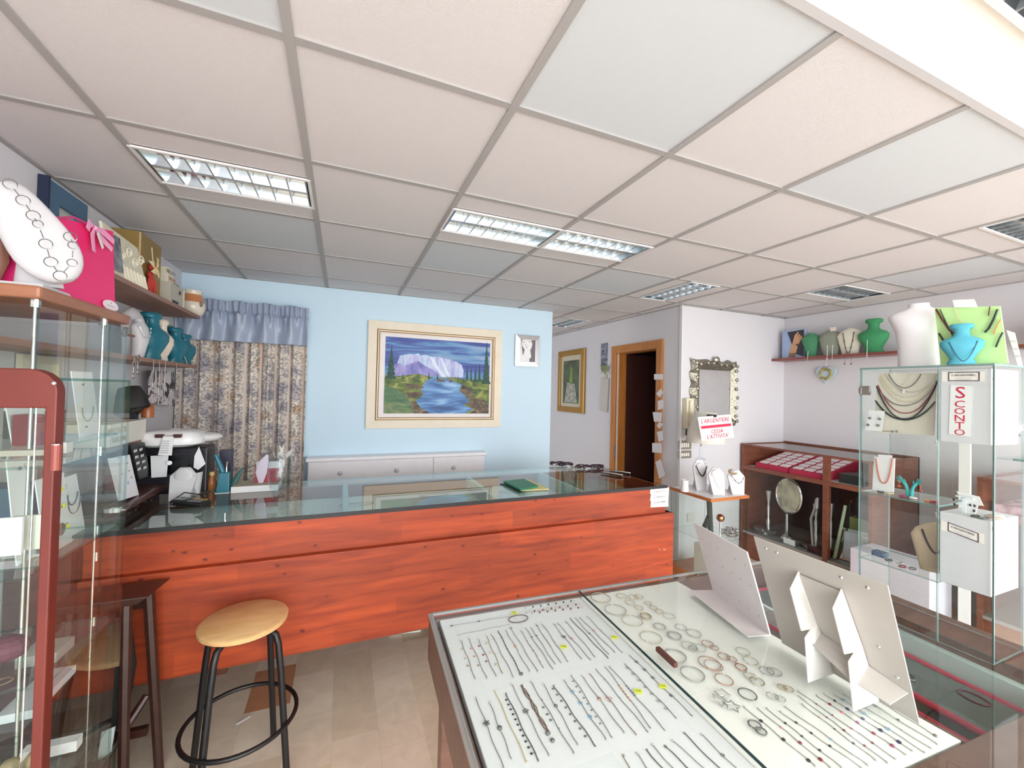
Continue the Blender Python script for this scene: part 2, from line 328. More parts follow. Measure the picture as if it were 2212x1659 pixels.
# floor: mixed beige marble tiles
def floor_mat():
    m = bpy.data.materials.new('marble_tiles'); m.use_nodes = True; nt = m.node_tree; N = nt.nodes; L = nt.links
    b = N['Principled BSDF']; b.inputs['Roughness'].default_value = .32
    tc = N.new('ShaderNodeTexCoord'); mp = N.new('ShaderNodeMapping'); mp.inputs['Rotation'].default_value = (0, 0, math.radians(90)); L.new(tc.outputs['Object'], mp.inputs[0])
    br = N.new('ShaderNodeTexBrick'); br.inputs['Scale'].default_value = 1; br.inputs['Brick Width'].default_value = .32; br.inputs['Row Height'].default_value = .2; br.offset = .37
    br.inputs['Mortar Size'].default_value = .0008; br.inputs['Color1'].default_value = (0, 0, 0, 1); br.inputs['Color2'].default_value = (1, 1, 1, 1); br.inputs['Mortar'].default_value = (.5, .5, .5, 1); br.inputs['Bias'].default_value = 0
    L.new(mp.outputs[0], br.inputs['Vector'])
    cr = N.new('ShaderNodeValToRGB'); e = cr.color_ramp.elements; cr.color_ramp.interpolation = 'CONSTANT'
    cols = [(0, 'dccbb4'), (.3, 'e6d6c1'), (.45, 'd2bfa4'), (.6, 'e2d0b8'), (.72, 'ebdcc8'), (.9, 'b2967a'), (.93, 'decbb2'), (.975, 'c68e6c')]
    while len(e) < len(cols): e.new(.5)
    for i, (p, c) in enumerate(cols): e[i].position = p; e[i].color = (*lin(c), 1)
    L.new(br.outputs['Color'], cr.inputs[0])
    nz = N.new('ShaderNodeTexNoise'); nz.inputs['Scale'].default_value = 9; nz.inputs['Detail'].default_value = 7; nz.inputs['Distortion'].default_value = 1.2; L.new(tc.outputs['Object'], nz.inputs['Vector'])
    mr = N.new('ShaderNodeMapRange'); mr.inputs['To Min'].default_value = .8; mr.inputs['To Max'].default_value = 1.18; L.new(nz.outputs['Fac'], mr.inputs['Value'])
    vm = N.new('ShaderNodeVectorMath'); vm.operation = 'SCALE'; L.new(cr.outputs[0], vm.inputs[0]); L.new(mr.outputs[0], vm.inputs['Scale']); L.new(vm.outputs[0], b.inputs['Base Color'])
    return m
b = MB(); b.box(XL-.1, XR+.1, YF-.1, 6.5, -.06, 0); struct(b, 'floor', floor_mat())
b = MB(); b.box(-30, 30, -40, YF-.11, -.2, -.1); struct(b, 'ground', mat('street_paving', lin('b9b6b0'), .9, var=.1))
# ---------------------------------------------------------------- ceiling lights
refl = mat('mirror_reflector', (.42, .47, .50), .14, 1, var=.05); tubeM = mat('lamp_tube', (.9, .93, .93), .35)
LL = ['recessed louvre ceiling light nearest the left wall, alone over the stool', 'left one of the pair of louvre ceiling lights set end to end',
      'right one of the pair of louvre ceiling lights set end to end', 'recessed louvre ceiling light running lengthwise just in front of the white column corner',
      'recessed louvre ceiling light over the necklace shelf on the right wall', 'recessed louvre ceiling light cut by the right edge of the view, above the green bag', 'small far louvre ceiling light in the passage beyond the blue wall']
def lampfit(l, label, cz=CZ):
    x0, x1, y0, y1 = l; cx, cy = (x0+x1)/2, (y0+y1)/2; long_x = (x1-x0) > (y1-y0)
    t = thing('ceiling_light', label, 'ceiling light', (cx, cy, cz), 'recessed louvre ceiling lights')
    R = Matrix.Identity(4) if long_x else Matrix.Rotation(math.pi/2, 4, 'Z')
    T = Matrix.Translation((cx, cy, cz)) @ R; a, d = .298, .148
    def mk(): q = MB(); q.T = T; return q
    q = mk(); f = .012
    for X0, X1, Y0, Y1 in ((-a, a, -d, -d+f), (-a, a, d-f, d), (-a, -a+f, -d+f+.0002, d-f-.0002), (a-f, a, -d+f+.0002, d-f-.0002)): q.box(X0, X1, Y0, Y1, -.006, .002)
    q.build('frame', WHITE, t)
    q = mk(); a2, d2 = a-f-.012, d-f-.002     # two parabolic troughs
    for s in (-1, 1):
        y0t, y1t = (0.003, d2) if s > 0 else (-d2, -.003)
        q.grid(lambda u, v: (-a2+2*a2*u, y0t+(y1t-y0t)*v, .002+.062*(1-(2*v-1)**4)), 2, 10)
    q.box(-a2-.006, -a2, -d2, d2, 0, .066); q.box(a2, a2+.006, -d2, d2, 0, .066)
    q.build('reflector', refl, t, smooth=True)
    for s in (-1, 1):
        q = mk(); q.cyl((-a2+.01, s*d2/2, .042), (a2-.01, s*d2/2, .042), .011, 12); q.build('lamp_tube', tubeM, t, smooth=True)
    q = mk(); q.box(-a2, a2, -.004, .004, 0.0003, .03)
    n = 8
    for k in range(1, n):
        x = -a2+2*a2*k/n
        for s in (-1, 1):
            q.hexa([(x-.0035, 0, 0), (x+.0035, 0, 0), (x+.0035, s*d2, 0), (x-.0035, s*d2, 0)], [(x-.001, 0, .03), (x+.001, 0, .03), (x+.001, s*d2, .03), (x-.001, s*d2, .03)])
    q.build('louvre', mat('bright_louvre', (.80, .84, .86), .25, .8, var=.03), t)
for l, n in zip(LT, LL): lampfit(l, n)
lampfit((1.30, 1.90, .16, .46), 'louvre ceiling light in the raised cream ceiling at the very top right corner', 2.535)
# ---------------------------------------------------------------- hall door
b = MB()
b.box(2.945, 2.985, 3.236, 3.316, 0, 2.157); b.box(2.945, 2.985, 3.985, 4.068, 0, 2.157); b.box(2.945, 2.985, 3.3165, 3.9845, 2.07, 2.157)
b.box(2.9855, 3.1, 3.30, 3.316, 0, 2.085); b.box(2.9855, 3.1, 3.975, 3.99, 0, 2.085); b.box(2.9855, 3.1, 3.3165, 3.9745, 2.065, 2.085)
struct(b, 'door_1', DOORW, bevel=.003)
d1 = bpy.data.objects['door_1']
q = MB(); q.box(2.94, 2.946, 3.955, 3.972, .86, 1.0); q.build('strike_plate', DSILV, d1)
q = MB(); R = Matrix.Rotation(math.radians(82), 3, 'Z'); o = Vector((3.09, 3.97, 0)); q.box(3.09, 3.13, 3.30, 3.97, .01, 2.06, R, o)
q.build('door_leaf', mat('dark_red_door', (.05, .012, .008), .4), d1)
# paper notes on the right casing
nt = [((1413, 808), (1432, 808), (1432, 820), (1413, 820)), ((1427, 840), (1433, 848), (1424, 859), (1418, 850)), ((1421, 866), (1433, 863), (1434, 882), (1421, 886)),
      ((1410, 890), (1430, 891), (1429, 911), (1413, 911)), ((1424, 911), (1432, 916), (1425, 927), (1419, 920)), ((1419, 933), (1431, 930), (1433, 950), (1423, 955)), ((1409, 957), (1429, 957), (1429, 979), (1409, 977)), ((1416, 998), (1427, 992), (1437, 1026), (1424, 1034))]
nl = ['small white note taped highest on the right door casing', 'little tilted white note, second from the top on the door casing', 'white note on the door casing just above the wide pair of slips', 'wide white handwritten slip overlapping the dark doorway at mid casing',
      'tiny diamond-turned white note right below the wide slip on the casing', 'leaning white note on the casing above the square one', 'square white note with writing, lowest full note on the door casing', 'long leaning white leaflet at the foot of the casing behind the counter end']
for k, (pp, l) in enumerate(zip(nt, nl)):
    q = MB(); P = [PX(x, y, 2.938-.001*k) for x, y in pp]; q.slab(P, (-.0015, 0, 0)); o = q.build('paper_note', PAPER); tag(o, l, 'note', 'notes stuck on the door casing')
# ---------------------------------------------------------------- things on the hall wall
def rect_frame(q, c, ax, ay, w, h, fwd, wd, dp):   # picture frame ring: c centre, ax/ay unit axes, normal fwd
    c, ax, ay, n = Vector(c), Vector(ax), Vector(ay), Vector(fwd)
    def P(x, y): return c+ax*x+ay*y
    o = [(-w/2, -h/2), (w/2, -h/2), (w/2, h/2), (-w/2, h/2)]; i = [(-w/2+wd, -h/2+wd), (w/2-wd, -h/2+wd), (w/2-wd, h/2-wd), (-w/2+wd, h/2-wd)]
    for k in range(4):
        a, b2, c2, d2 = o[k], o[(k+1) % 4], i[(k+1) % 4], i[k]
        q.hexa([P(*a), P(*b2), P(*c2), P(*d2)], [P(*a)+n*dp*.8, P(*b2)+n*dp*.8, P(*c2)+n*dp, P(*d2)+n*dp])
hn = (-1, 0, 0)
t = thing('picture_frame', 'gold framed picture of a pale waterfall scene on the passage wall', 'picture', (2.95, 5.01, 1.32))
q = MB(); rect_frame(q, (2.965, 5.01, 1.76), (0, -1, 0), (0, 0, 1), .71, .87, hn, .075, .035); q.build('frame', mat('antique_gold', (.48, .27, .07), .35, .7), t, bevel=.004)
q = MB(); q.box(2.955, 2.962, 4.70, 5.32, 1.37, 2.15); q.build('mount', M('cfc6ae', .8), t)
q = MB(); q.box(2.95, 2.956, 4.80, 5.22, 1.45, 2.05); q.mi = 1; q.poly([(2.949, 5.18, 1.46), (2.949, 4.83, 1.46), (2.949, 4.9, 1.72), (2.949, 5.1, 1.74)]); q.mi = 2; q.poly([(2.9485, 5.05, 1.74), (2.9485, 4.95, 1.74), (2.9485, 4.98, 1.95), (2.9485, 5.02, 1.96)])
q.build('picture', [ramp_mat('murky_green', 'noise', 9, [(.3, lin('3d4436')), (.7, lin('6f7a60'))]), ramp_mat('pale_rocks', 'noise', 20, [(.3, lin('7f8176')), (.7, lin('c3c2b4'))]), M('7c9a56', .7)], t)
o = MB().box(2.962, 2.97, 4.18, 4.31, 1.89, 2.215).build('wall_plaque', ramp_mat('plaque_print', 'noise', 22, [(.35, lin('4d3a3c')), (.5, lin('6f7b96')), (.7, lin('c9c0b4'))])); tag(o, 'small tapering printed plaque hung beside the top of the doorway', 'plaque')
t = thing('key_pouch', 'clear hanging pouch with white cross-shaped top and greenery on the passage wall', 'wall pouch', (2.955, 4.2, 1.38))
q = MB(); q.slab([(2.96, 4.29, 1.39), (2.96, 4.15, 1.37), (2.96, 4.13, 1.78), (2.96, 4.27, 1.79)], (-.015, 0, 0)); q.build('pouch', M('c6c1bb', .3), t)
q = MB(); q.box(2.945, 2.958, 4.12, 4.29, 1.84, 1.86); q.box(2.945, 2.958, 4.18, 4.2, 1.78, 1.92); q.build('hanger', M('c2c8ad', .6), t)
q = MB()
for k in range(12): a = Vector((2.95, 4.15+random.random()*.13, 1.86)); q.tube([a, a+Vector((-.02, random.uniform(-.03, .03), .05)), a+Vector((-.03, random.uniform(-.05, .05), .09))], [.005, .006, .001], 4)
q.build('greenery', M('8f9c6c', .8), t)
# ================================================================ SHOP COUNTER
t = thing('shop_counter', 'long orange stained pine shop counter with black-edged glass top', 'counter', (.56, 2.6, 0))
q = MB(); q.box(-.95, 2.06, 2.20, 2.222, .80, .972); q.box(2.038, 2.06, 2.222, 3.0, .80, .972); q.build('upper_panel', PINE, t, bevel=.003)
q = MB(); q.box(-.95, 2.10, 2.165, 2.19, .352, .792); q.box(2.08, 2.10, 2.19, 3.0, .352, .792); q.box(-.95, 2.10, 2.165, 2.23, .786, .802); q.box(2.06, 2.10, 2.19, 3.0, .786, .802); q.build('lower_panel', PINE, t, bevel=.004)
q = MB(); q.box(-.9, 2.02, 2.87, 2.97, 0, .36); q.box(-.9, 2.07, 2.2, 2.98, .33, .352); q.box(-.9, 2.06, 2.95, 2.98, .352, .95); q.build('base', BROWNW, t)
for x in (-.6, 1.9): MB().box(x, x+.05, 2.72, 2.87, 0, .33).build('leg', BROWNW, t)
pane(-.95, 2.062, 2.196, 3.0, .972, .984, 'glass_top', t, GTOP)
q = MB(); q.box(-.95, 2.063, 2.190, 2.197, .966, .985); q.build('edge_strip', BLACK, t)
q = MB(); q.box(-.93, 2.03, 2.225, 2.94, .86, .875); q.build('display_shelf', FELT, t)
q = MB()
for x in (.02, .86, 1.45): q.box(x, x+.03, 2.225, 2.94, .875, .96)
q.build('divider', M('b4cfd2', .4), t)
sg = thing('notice', 'torn white paper notice taped at the right end of the counter front', 'notice', (1.98, 2.198, .86))
P = [PY(x, y, 2.199) for x, y in ((1405, 1096), (1444, 1094), (1443, 1085), (1444, 1072), (1445, 1053), (1405, 1055), (1404, 1066), (1406, 1068), (1404, 1080), (1406, 1083))]
MB().slab(P, (0, -.0015, 0)).build('paper', PAPER, sg)
for k, s in enumerate(('LOCALE SOTTO', 'IL CONTROLLO', 'DI TELECAMERE')):
    c = PY(1425, 1062+k*11.5, 2.1965); text(s, .0145, frameM(c, (1, 0, 0), (0, 0, 1)), M('5a5058'), sg, sy=1.1, depth=.0003)
q = MB()
for x in (1425, 1434, 1437): P = PY(x, 1187, 2.163); q.box(P.x-.003, P.x+.003, 2.162, 2.165, P.z-.002, P.z+.002)
tag(q.build('paint_chip', WHITE), 'tiny white chips near the right end of the lower counter panel', 'mark')
# what lies in the counter display, seen through the glass
cl = ['pale bead strands laid in rows under the counter glass near the vase', 'looped necklace laid under the counter glass left of the painting reflection', 'short silver pieces laid under the counter glass']
def chain(pts, r, mt, beads=(), br=.004, bm=None, n=None):
    q = MB(); q.tube(pts, r, 5)
    for p in beads: q.mi = 1; q.sph(p, br, 6, 4)
    return q, [mt, bm or mt]
zc = .877
for r_ in range(4):
    q = MB(); y = 2.5+.06*r_
    for k in range(16): q.sph((-.2+k*.018+.01*r_, y+.012*math.sin(k*1.9), zc+.004), .005, 6, 4)
    tag(q.build('bead_strand', WHITE), ['nearest', 'second', 'third', 'farthest'][r_]+' pale bead strand in the rows under the counter glass beside the vase', 'bracelet', 'bead strands under the counter glass')
for k, (x, y) in enumerate(((-.12, 2.36), (.1, 2.72), (.6, 2.8), (1.15, 2.75))):
    q = MB(); q.tube([(x+.1*math.cos(a/20*6.283), y+.03*math.sin(a/20*6.283), zc+.003) for a in range(20)], .003, 5, closed=True)
    tag(q.build('necklace', SILVER), 'silver necklace loop under the counter glass, '+['nearest the front by the vase reflection', 'behind the bead strands', 'behind the reflected painting', 'near the green folder'][k], 'necklace')
# dark stock lying under the right end of the glass
q = MB(); q.box(1.5, 2.03, 2.23, 2.93, .876, .882); tag(q.build('display_mat', ramp_mat('mottled_green_mat', 'noise', 14, [(.3, lin('4d5a4c')), (.55, lin('7c8472')), (.75, lin('a29a80'))], mapping=(3, .6, 1))), 'mottled green display mat under the right end of the counter glass', 'mat')
# ---------------------------------------------------------------- things on the counter
zt = .9845
t = thing('folder', 'green booklet on a cream envelope lying on the counter glass', 'booklet', (1.35, 2.55, zt))
P = [PZ(x, y, zt+.012) for x, y in ((1087, 1042), (1132, 1037), (1163, 1052), (1124, 1060))]
MB().slab([Vector((p.x, p.y, zt+.010)) for p in P], (0, 0, .012)).build('cover', M('2c7a58', .5), t, bevel=.002)
P = [PZ(x, y, zt+.004) for x, y in ((1112, 1052), (1140, 1036), (1186, 1058), (1126, 1061))]
MB().slab([Vector((p.x, p.y, zt+.0045)) for p in P], (0, 0, .005)).build('envelope', M('ddd08f', .7), t)
P = [PZ(x, y, zt) for x, y in ((1080, 1046), (1128, 1040), (1165, 1056), (1122, 1066))]
MB().slab([Vector((p.x, p.y, zt)) for p in P], (0, 0, .0045)).build('backing', M('2c4a42', .5), t)
for k, (a, c) in enumerate((((1298, 1023), (1344, 1031)), ((1318, 1020), (1361, 1026)))):
    A, B = PZ(*a, zt), PZ(*c, zt); t = thing('hair_clip', ['nearer of the two white topped pens lying at the right end of the counter', 'farther of the two white topped pens lying at the right end of the counter'][k], 'pen', (A.x, A.y, zt))
    d = (B-A); q = MB(); q.tube([A+Vector((0, 0, .007)), A+d*.5+Vector((0, 0, .008)), B+Vector((0, 0, .009))], [.004, .009, .012], 8, flat=.6); q.build('body', BLACK, t, smooth=True)
    q = MB(); q.tube([A+Vector((0, 0, .012)), A+d*.5+Vector((0, 0, .0165)), B+Vector((0, 0, .016))], [.003, .007, .010], 8, flat=.35); q.build('white_top', WHITE, t, smooth=True)
    for o in (t,): o.name = 'pen'
for k, (x, y, l) in enumerate(((1203, 1005, 'tangle of dark leather bracelets with white tags beside the blue wall corner on the counter'), (1222, 1007, 'dark looped cord bracelet with a standing bow on the counter back edge'), (1258, 1012, 'small dark red and black bracelet bundle in the middle of the counter back edge'), (1288, 1012, 'long dark woven bracelet with silver clasp near the counter right end'))):
    c = PZ(x, y, zt); t = thing('bracelet', l, 'bracelet', c, 'leather bracelets on the counter')
    q = MB()
    for j in range(4):
        rr = .03+.012*random.random(); ph = random.random()*6
        q.tube([c+Vector((rr*1.6*math.cos(ph+a*.45), rr*math.sin(ph+a*.45), .006+.02*abs(math.sin(a*.5+j)))) for a in range(14)], .004, 5)
    q.build('cord', M('3a2730', .6), t)
    q = MB(); q.box(c.x-.02, c.x+.02, c.y-.04, c.y-.03, c.z, c.z+.012, Matrix.Rotation(.4*k, 3, 'Z'), c); q.build('tag', WHITE, t)
# crystal vase with crumpled wrap
c = PZ(604, 1072, zt); V0 = c
t = thing('glass_vase', 'clear cut crystal vase standing on the counter in front of the curtain', 'vase', c)
prof = [(.034, 0), (.036, .006), (.036, .018), (.052, .05), (.062, .10), (.065, .15), (.058, .205), (.054, .222), (.051, .222), (.055, .2), (.061, .15), (.058, .10), (.047, .055), (.02, .03), (0, .028)]
MB().lathe(c, prof, 28).build('body', GLENS, t, smooth=True)
q = MB()
for k in range(9):
    a = k*.7; q.sph(c+Vector((.03*math.cos(a), .03*math.sin(a), .05+.016*k)), .018, 5, 4, (1.1, .5, .4))
q.build('cut_pattern', GLENS, t)
q = MB()
for k in range(14):
    p = c+Vector((random.uniform(-.02, .045), random.uniform(-.02, .02), .2+random.random()*.05)); q.poly([p, p+Vector((random.uniform(-.03, .03), .01, .02)), p+Vector((random.uniform(-.02, .03), -.01, .045))])
tag(q.build('cellophane', mat('cellophane', (.85, .86, .87), .2, alpha=.5)), 'crumpled clear cellophane stuffed in the crystal vase mouth', 'wrapping')
# white box lying, red box standing, pink card
P0 = PZ(498, 1066, zt); P1 = PZ(573, 1066, zt)
q = MB(); q.box(P0.x, P0.x+.235, P0.y, P0.y+.16, zt, zt+.036); o = q.build('gift_box', [WHITE, M('b7ab99', .8)], bevel=.0015); tag(o, 'flat white box with beige lid lying left of the crystal vase', 'box')
for p in o.data.polygons:
    if p.normal.z > .9: p.material_index = 1
t = thing('card_holder', 'red and white box standing on the flat white box behind the vase', 'box', (P0.x+.18, P0.y+.1, zt+.036))
MB().box(P0.x+.10, P0.x+.225, P0.y+.09, P0.y+.12, zt+.036, zt+.115).build('red_lower', M('a82f3e', .4), t); MB().box(P0.x+.105, P0.x+.225, P0.y+.1, P0.y+.135, zt+.115, zt+.155).build('white_upper', WHITE, t)
c = P0+Vector((.135, .075, .036)); q = MB(); q.strip([c+Vector((0, 0, .0)), c+Vector((.0, 0, .06)), c+Vector((.012, 0, .12)), c+Vector((.03, 0, .165))], [.012, .03, .026, .006], .004, (0, -1, 0)); tag(q.build('leaf_card', M('cfc3d3', .5)), 'pale lilac leaf-shaped card standing between red box and crystal vase', 'card')
# teal pen pot with scissors-like pens
c = PZ(483, 1063, zt)
t = thing('pen_pot', 'teal rectangular pen pot holding tall teal pens on the counter', 'pen pot', c)
q = MB(); q.hexa([c+Vector((x, y, 0)) for x, y in ((-.033, -.03), (.033, -.03), (.033, .03), (-.033, .03))], [c+Vector((x, y, .115)) for x, y in ((-.022, -.02), (.028, -.02), (.028, .02), (-.022, .02))]); q.build('pot', TEAL, t, bevel=.004)
q = MB(); q.box(c.x-.036, c.x+.036, c.y-.033, c.y+.033, c.z, c.z+.003); q.build('base_rim', WHITE, t)
tag(MB().tube([c+Vector((0, 0, .09)), c+Vector((-.02, 0, .15)), c+Vector((-.045, 0, .215))], [.012, .014, .010], 10).build('letter_opener', TEAL, smooth=True), 'thick teal pen leaning left out of the teal pot', 'pen')
tag(MB().tube([c+Vector((.01, 0, .1)), c+Vector((.01, 0, .15)), c+Vector((.012, 0, .175))], [.006, .004, .008], 8).build('pen', CHROME, smooth=True), 'short chrome pen upright in the teal pot', 'pen')
tag(MB().tube([c+Vector((.035, .03, .02)), c+Vector((.06, .03, .08)), c+Vector((.085, .03, .13))], [.016, .014, .004], 8).build('green_horn', M('3f6660', .5), smooth=True), 'dark green curved stand piece just right of the teal pot', 'ornament')
c = PZ(457, 1058, zt); q = MB().lathe(c, [(.018, 0), (.026, .02), (.024, .05), (.014, .075), (.012, .085)], 14); o = q.build('bottle', M('a8683c', .3), smooth=True); t = o; tag(o, 'small round amber bottle with cream cap behind the teal pot', 'bottle'); MB().cyl(c+Vector((0, 0, .085)), c+Vector((0, 0, .105)), .014, 12).build('cap', M('d8c17e', .5), o)
# card terminal
c = PZ(412, 1092, zt)
t = thing('card_terminal', 'black card payment terminal lying on the counter glass with its cable', 'card reader', c)
Rm = Matrix.Rotation(math.radians(-28), 4, 'Z'); q = MB(); q.T = Tr(c) @ Rm
q.hexa([(-.085, -.037, .004), (.085, -.04, .0), (.085, .04, .0), (-.085, .037, .004)], [(-.085, -.033, .034), (.085, -.037, .024), (.085, .037, .024), (-.085, .033, .034)]); q.build('body', BLACK, t, bevel=.01)
q = MB(); q.T = Tr(c) @ Rm; q.box(-.075, -.015, -.024, .024, .032, .0345); q.build('screen', M('6f7d7c', .15), t)
for i in range(4):
    for j in range(3):
        q = MB(); q.T = Tr(c) @ Rm; q.box(.0+i*.019, .013+i*.019, -.027+j*.019, -.014+j*.019, .0265, .031); q.build('key', M('7b7580', .5) if j != 2 else M('b59a2f', .5), t)
q = MB(); q.tube([c+Vector((-.07, -.02, .02)), c+Vector((-.1, .05, .012)), c+Vector((-.05, .08, .05)), c+Vector((.03, .05, .04)), c+Vector((.06, .0, .03))], .003, 6); q.build('cable', BLACK, t, smooth=True)
# white necklace stand seen from behind beside terminal, white tub behind it
c = PZ(390, 1080, zt)
nstand('white leatherette necklace stand at the left end of the counter glass', c, .165, .125, -8)
q = MB().lathe(PZ(411, 1066, zt), [(.045, 0), (.055, .12), (.05, .12), (.04, .01)], 24); tag(q.build('paper_tub', WHITE, smooth=True), 'white tub filled with papers behind the white necklace stand', 'tub')
# ================================================================ JEWELLERY TABLE (nearest)
A0 = Vector((.281, 1.288, 0)); ang = math.radians(-2.7); ux = Vector((math.cos(ang), math.sin(ang), 0)); uy = Vector((-math.sin(ang), math.cos(ang), 0))
TT = Matrix((ux, uy, Vector((0, 0, 1)))).transposed().to_4x4(); TT.translation = A0
t = thing('display_table', 'wood framed glass topped display table full of jewellery, nearest the camera', 'display table', (1.0, .8, 0)); TAB = t
def tb(*a): q = MB(); q.T = TT; return q.box(*a)
def tpane(x0, x1, y0, y1, z0, z1, name, parent, g=None):
    o = pane(x0, x1, y0, y1, z0, z1, name, parent, g); o.data.transform(TT); return o
W_, D_ = 1.60, -.88; TZ = .90; TRZ = .885
for nm, a in (('front_rail', (-.012, W_, D_, D_+.078, .76, .888)), ('back_rail', (-.012, W_, -.02, 0, .76, .888)), ('left_rail', (-.012, .008, D_, 0, .76, .888)), ('right_rail', (1.43, W_, D_, 0, .76, TZ-.004))): tb(*a).build('rail', TABW, t, bevel=.003)
(lambda q: q.hexa([TT @ Vector(p) for p in ((.932, -.02, .76), (.940, -.02, .76), (.997, D_+.078, .76), (.989, D_+.078, .76))], [TT @ Vector(p) for p in ((.932, -.02, .884), (.940, -.02, .884), (.997, D_+.078, .884), (.989, D_+.078, .884))]))(MB()).build('partition', TABW, t); tb(.0, W_-.01, D_, -.01, .752, .764).build('bottom_board', TABW, t)
for x in (.02, W_-.08):
    for y in (-.08, D_+.02): tb(x, x+.05, y, y+.05, 0, .756).build('leg', TABW, t, bevel=.004)
tb(.002, .94, -.03, 0, .860, .872).build('ledge', TABW, t)
tpane(-.006, .513, D_, 0, TZ-.006, TZ, 'glass_top', t, GLASS); tpane(.5155, 1.43, D_, 0, TZ-.006, TZ, 'glass_top', t, GLASS)
tb(.5131, .5153, D_, 0, TZ-.006, TZ+.0002).build('glass_joint', M('1d3f46', .3), t)
tb(-.014, .0, D_, .004, TZ-.008, TZ-.001).build('rim', M('8f8a88', .3), t); tb(0, 1.43, -.002, .006, TZ-.008, TZ-.001).build('rim', M('9a9694', .3), t)
trw = mat('tray_lilac_white', lin('efeff4'), .75, var=.02, bump=.2, bs=240); trc = mat('tray_warm_white', lin('fbf9f6'), .75, var=.02, bump=.2, bs=240)
TRAYL = tag(tb(.018, .508, D_+.084, -.018, .862, TRZ).build('jewellery_tray', trw, bevel=.002), 'white padded tray of laid-out bracelets under the left half of the table glass', 'tray')
TRAYR = tag((lambda q: q.hexa([TT @ Vector(p) for p in ((.512, -.008, .862), (.930, -.008, .862), (.986, D_+.084, .862), (.512, D_+.084, .862))], [TT @ Vector(p) for p in ((.512, -.008, TRZ), (.930, -.008, TRZ), (.986, D_+.084, TRZ), (.512, D_+.084, TRZ))]))(MB()).build('jewellery_tray', trc, bevel=.002), 'cream white tray of hoop earrings and chains under the middle of the table glass', 'tray')
def z6(u, v, dz=0): return PZ(920+u/3.456, 1180+v/3.456, TRZ+.0015+dz)
def z7(u, v, dz=0): return PZ(1480+u/2.865, 1080+v/2.865, TRZ+.0015+dz)
def wav(A, B, n=9, am=.0015):
    d = (B-A); pr = Vector((-d.y, d.x, 0)).normalized(); ph = random.random()*6
    return [A+d*(k/n)+pr*am*math.sin(k*1.3+ph) for k in range(n+1)]
bead = {'s': SILVER, 'd': DSILV, 'g': GOLD, 'r': ROSE, 'R': M('8a2338', .3), 'p': M('d98a9c', .35), 'P': M('a0466a', .35), 'o': M('cf8a5a', .35), 'b': M('8fb4cf', .35), 'n': M('30305a', .35), 'k': M('26302e', .35), 'c': M('d6c9a8', .4), 'y': M('c4bfa0', .4), 'w': WHITE}
def star(q, c, R, r_, th=.0015, hollow=False):
    P = [c+Vector(((R if k % 2 == 0 else r_)*math.cos(k*math.pi/5+.5), (R if k % 2 == 0 else r_)*math.sin(k*math.pi/5+.5), .001)) for k in range(10)]
    if hollow: q.tube(P, .0007, 4, closed=True)
    else: q.slab(P, (0, 0, th))
def bracelet(a, b, label, metal=DSILV, r=.0009, ornaments=(), conv=z6, group='fine bracelets laid on the white tray'):
    A, B = conv(*a), conv(*b); mats = [metal]; q = MB(); P = wav(A, B); q.tube(P, r, 4)
    q.sph(A, .0022, 6, 4); q.sph(B, .0018, 6, 4)
    root = q.build('bracelet', metal); tag(root, label, 'bracelet', group)
    d = B-A; pr = Vector((-d.y, d.x, 0)).normalized()
    for kind, t_, sz, col in ornaments:
        c = A+d*t_; q = MB(); mt = bead[col]
        if kind == 'bead': q.sph(c, sz, 8, 5, (1, 1, .6)); nm = 'bead'
        elif kind == 'charm': q.tube([c, c-pr*.004], .0005, 4); q.sph(c-pr*(.004+sz), sz, 7, 5, (1, 1, .5)); nm = 'charm'
        elif kind == 'star': star(q, c, sz, sz*.42); nm = 'star'
        elif kind == 'ostar': star(q, c, sz, sz*.5, hollow=True); nm = 'star'
        elif kind == 'ring': q.tube([c+Vector((sz*math.cos(k*.7), sz*math.sin(k*.7), .001)) for k in range(9)], .0006, 4, closed=True); nm = 'ring'
        elif kind == 'heart': q.tube([c-pr*sz*1.2+Vector((sz*.062*16*math.sin(a)**3, sz*.062*(13*math.cos(a)-5*math.cos(2*a)-2*math.cos(3*a)-math.cos(4*a)), .001)) for a in [j*6.283/12 for j in range(12)]], .0006, 4, closed=True); nm = 'heart'
        elif kind == 'leaf': [q.tube([c+d.normalized()*(.002*j), c+d.normalized()*(.002*j+.002)-pr*(.0045)], [.0008, .0004], 4) for j in range(-2, 3)]; [q.tube([c+d.normalized()*(.002*j), c+d.normalized()*(.002*j+.002)+pr*(.0045)], [.0008, .0004], 4) for j in range(-2, 3)]; nm = 'leaf'
        elif kind == 'flower': [q.sph(c+Vector((sz*.7*math.cos(j*1.256), sz*.7*math.sin(j*1.256), 0)), sz*.45, 6, 4, (1, 1, .5)) for j in range(5)]; nm = 'flower'
        q.build(nm, mt, root)
    return root
def many(kind, n, sz, col, a=.15, b=.85): return [(kind, a+(b-a)*k/max(1, n-1), sz, col) for k in range(n)]
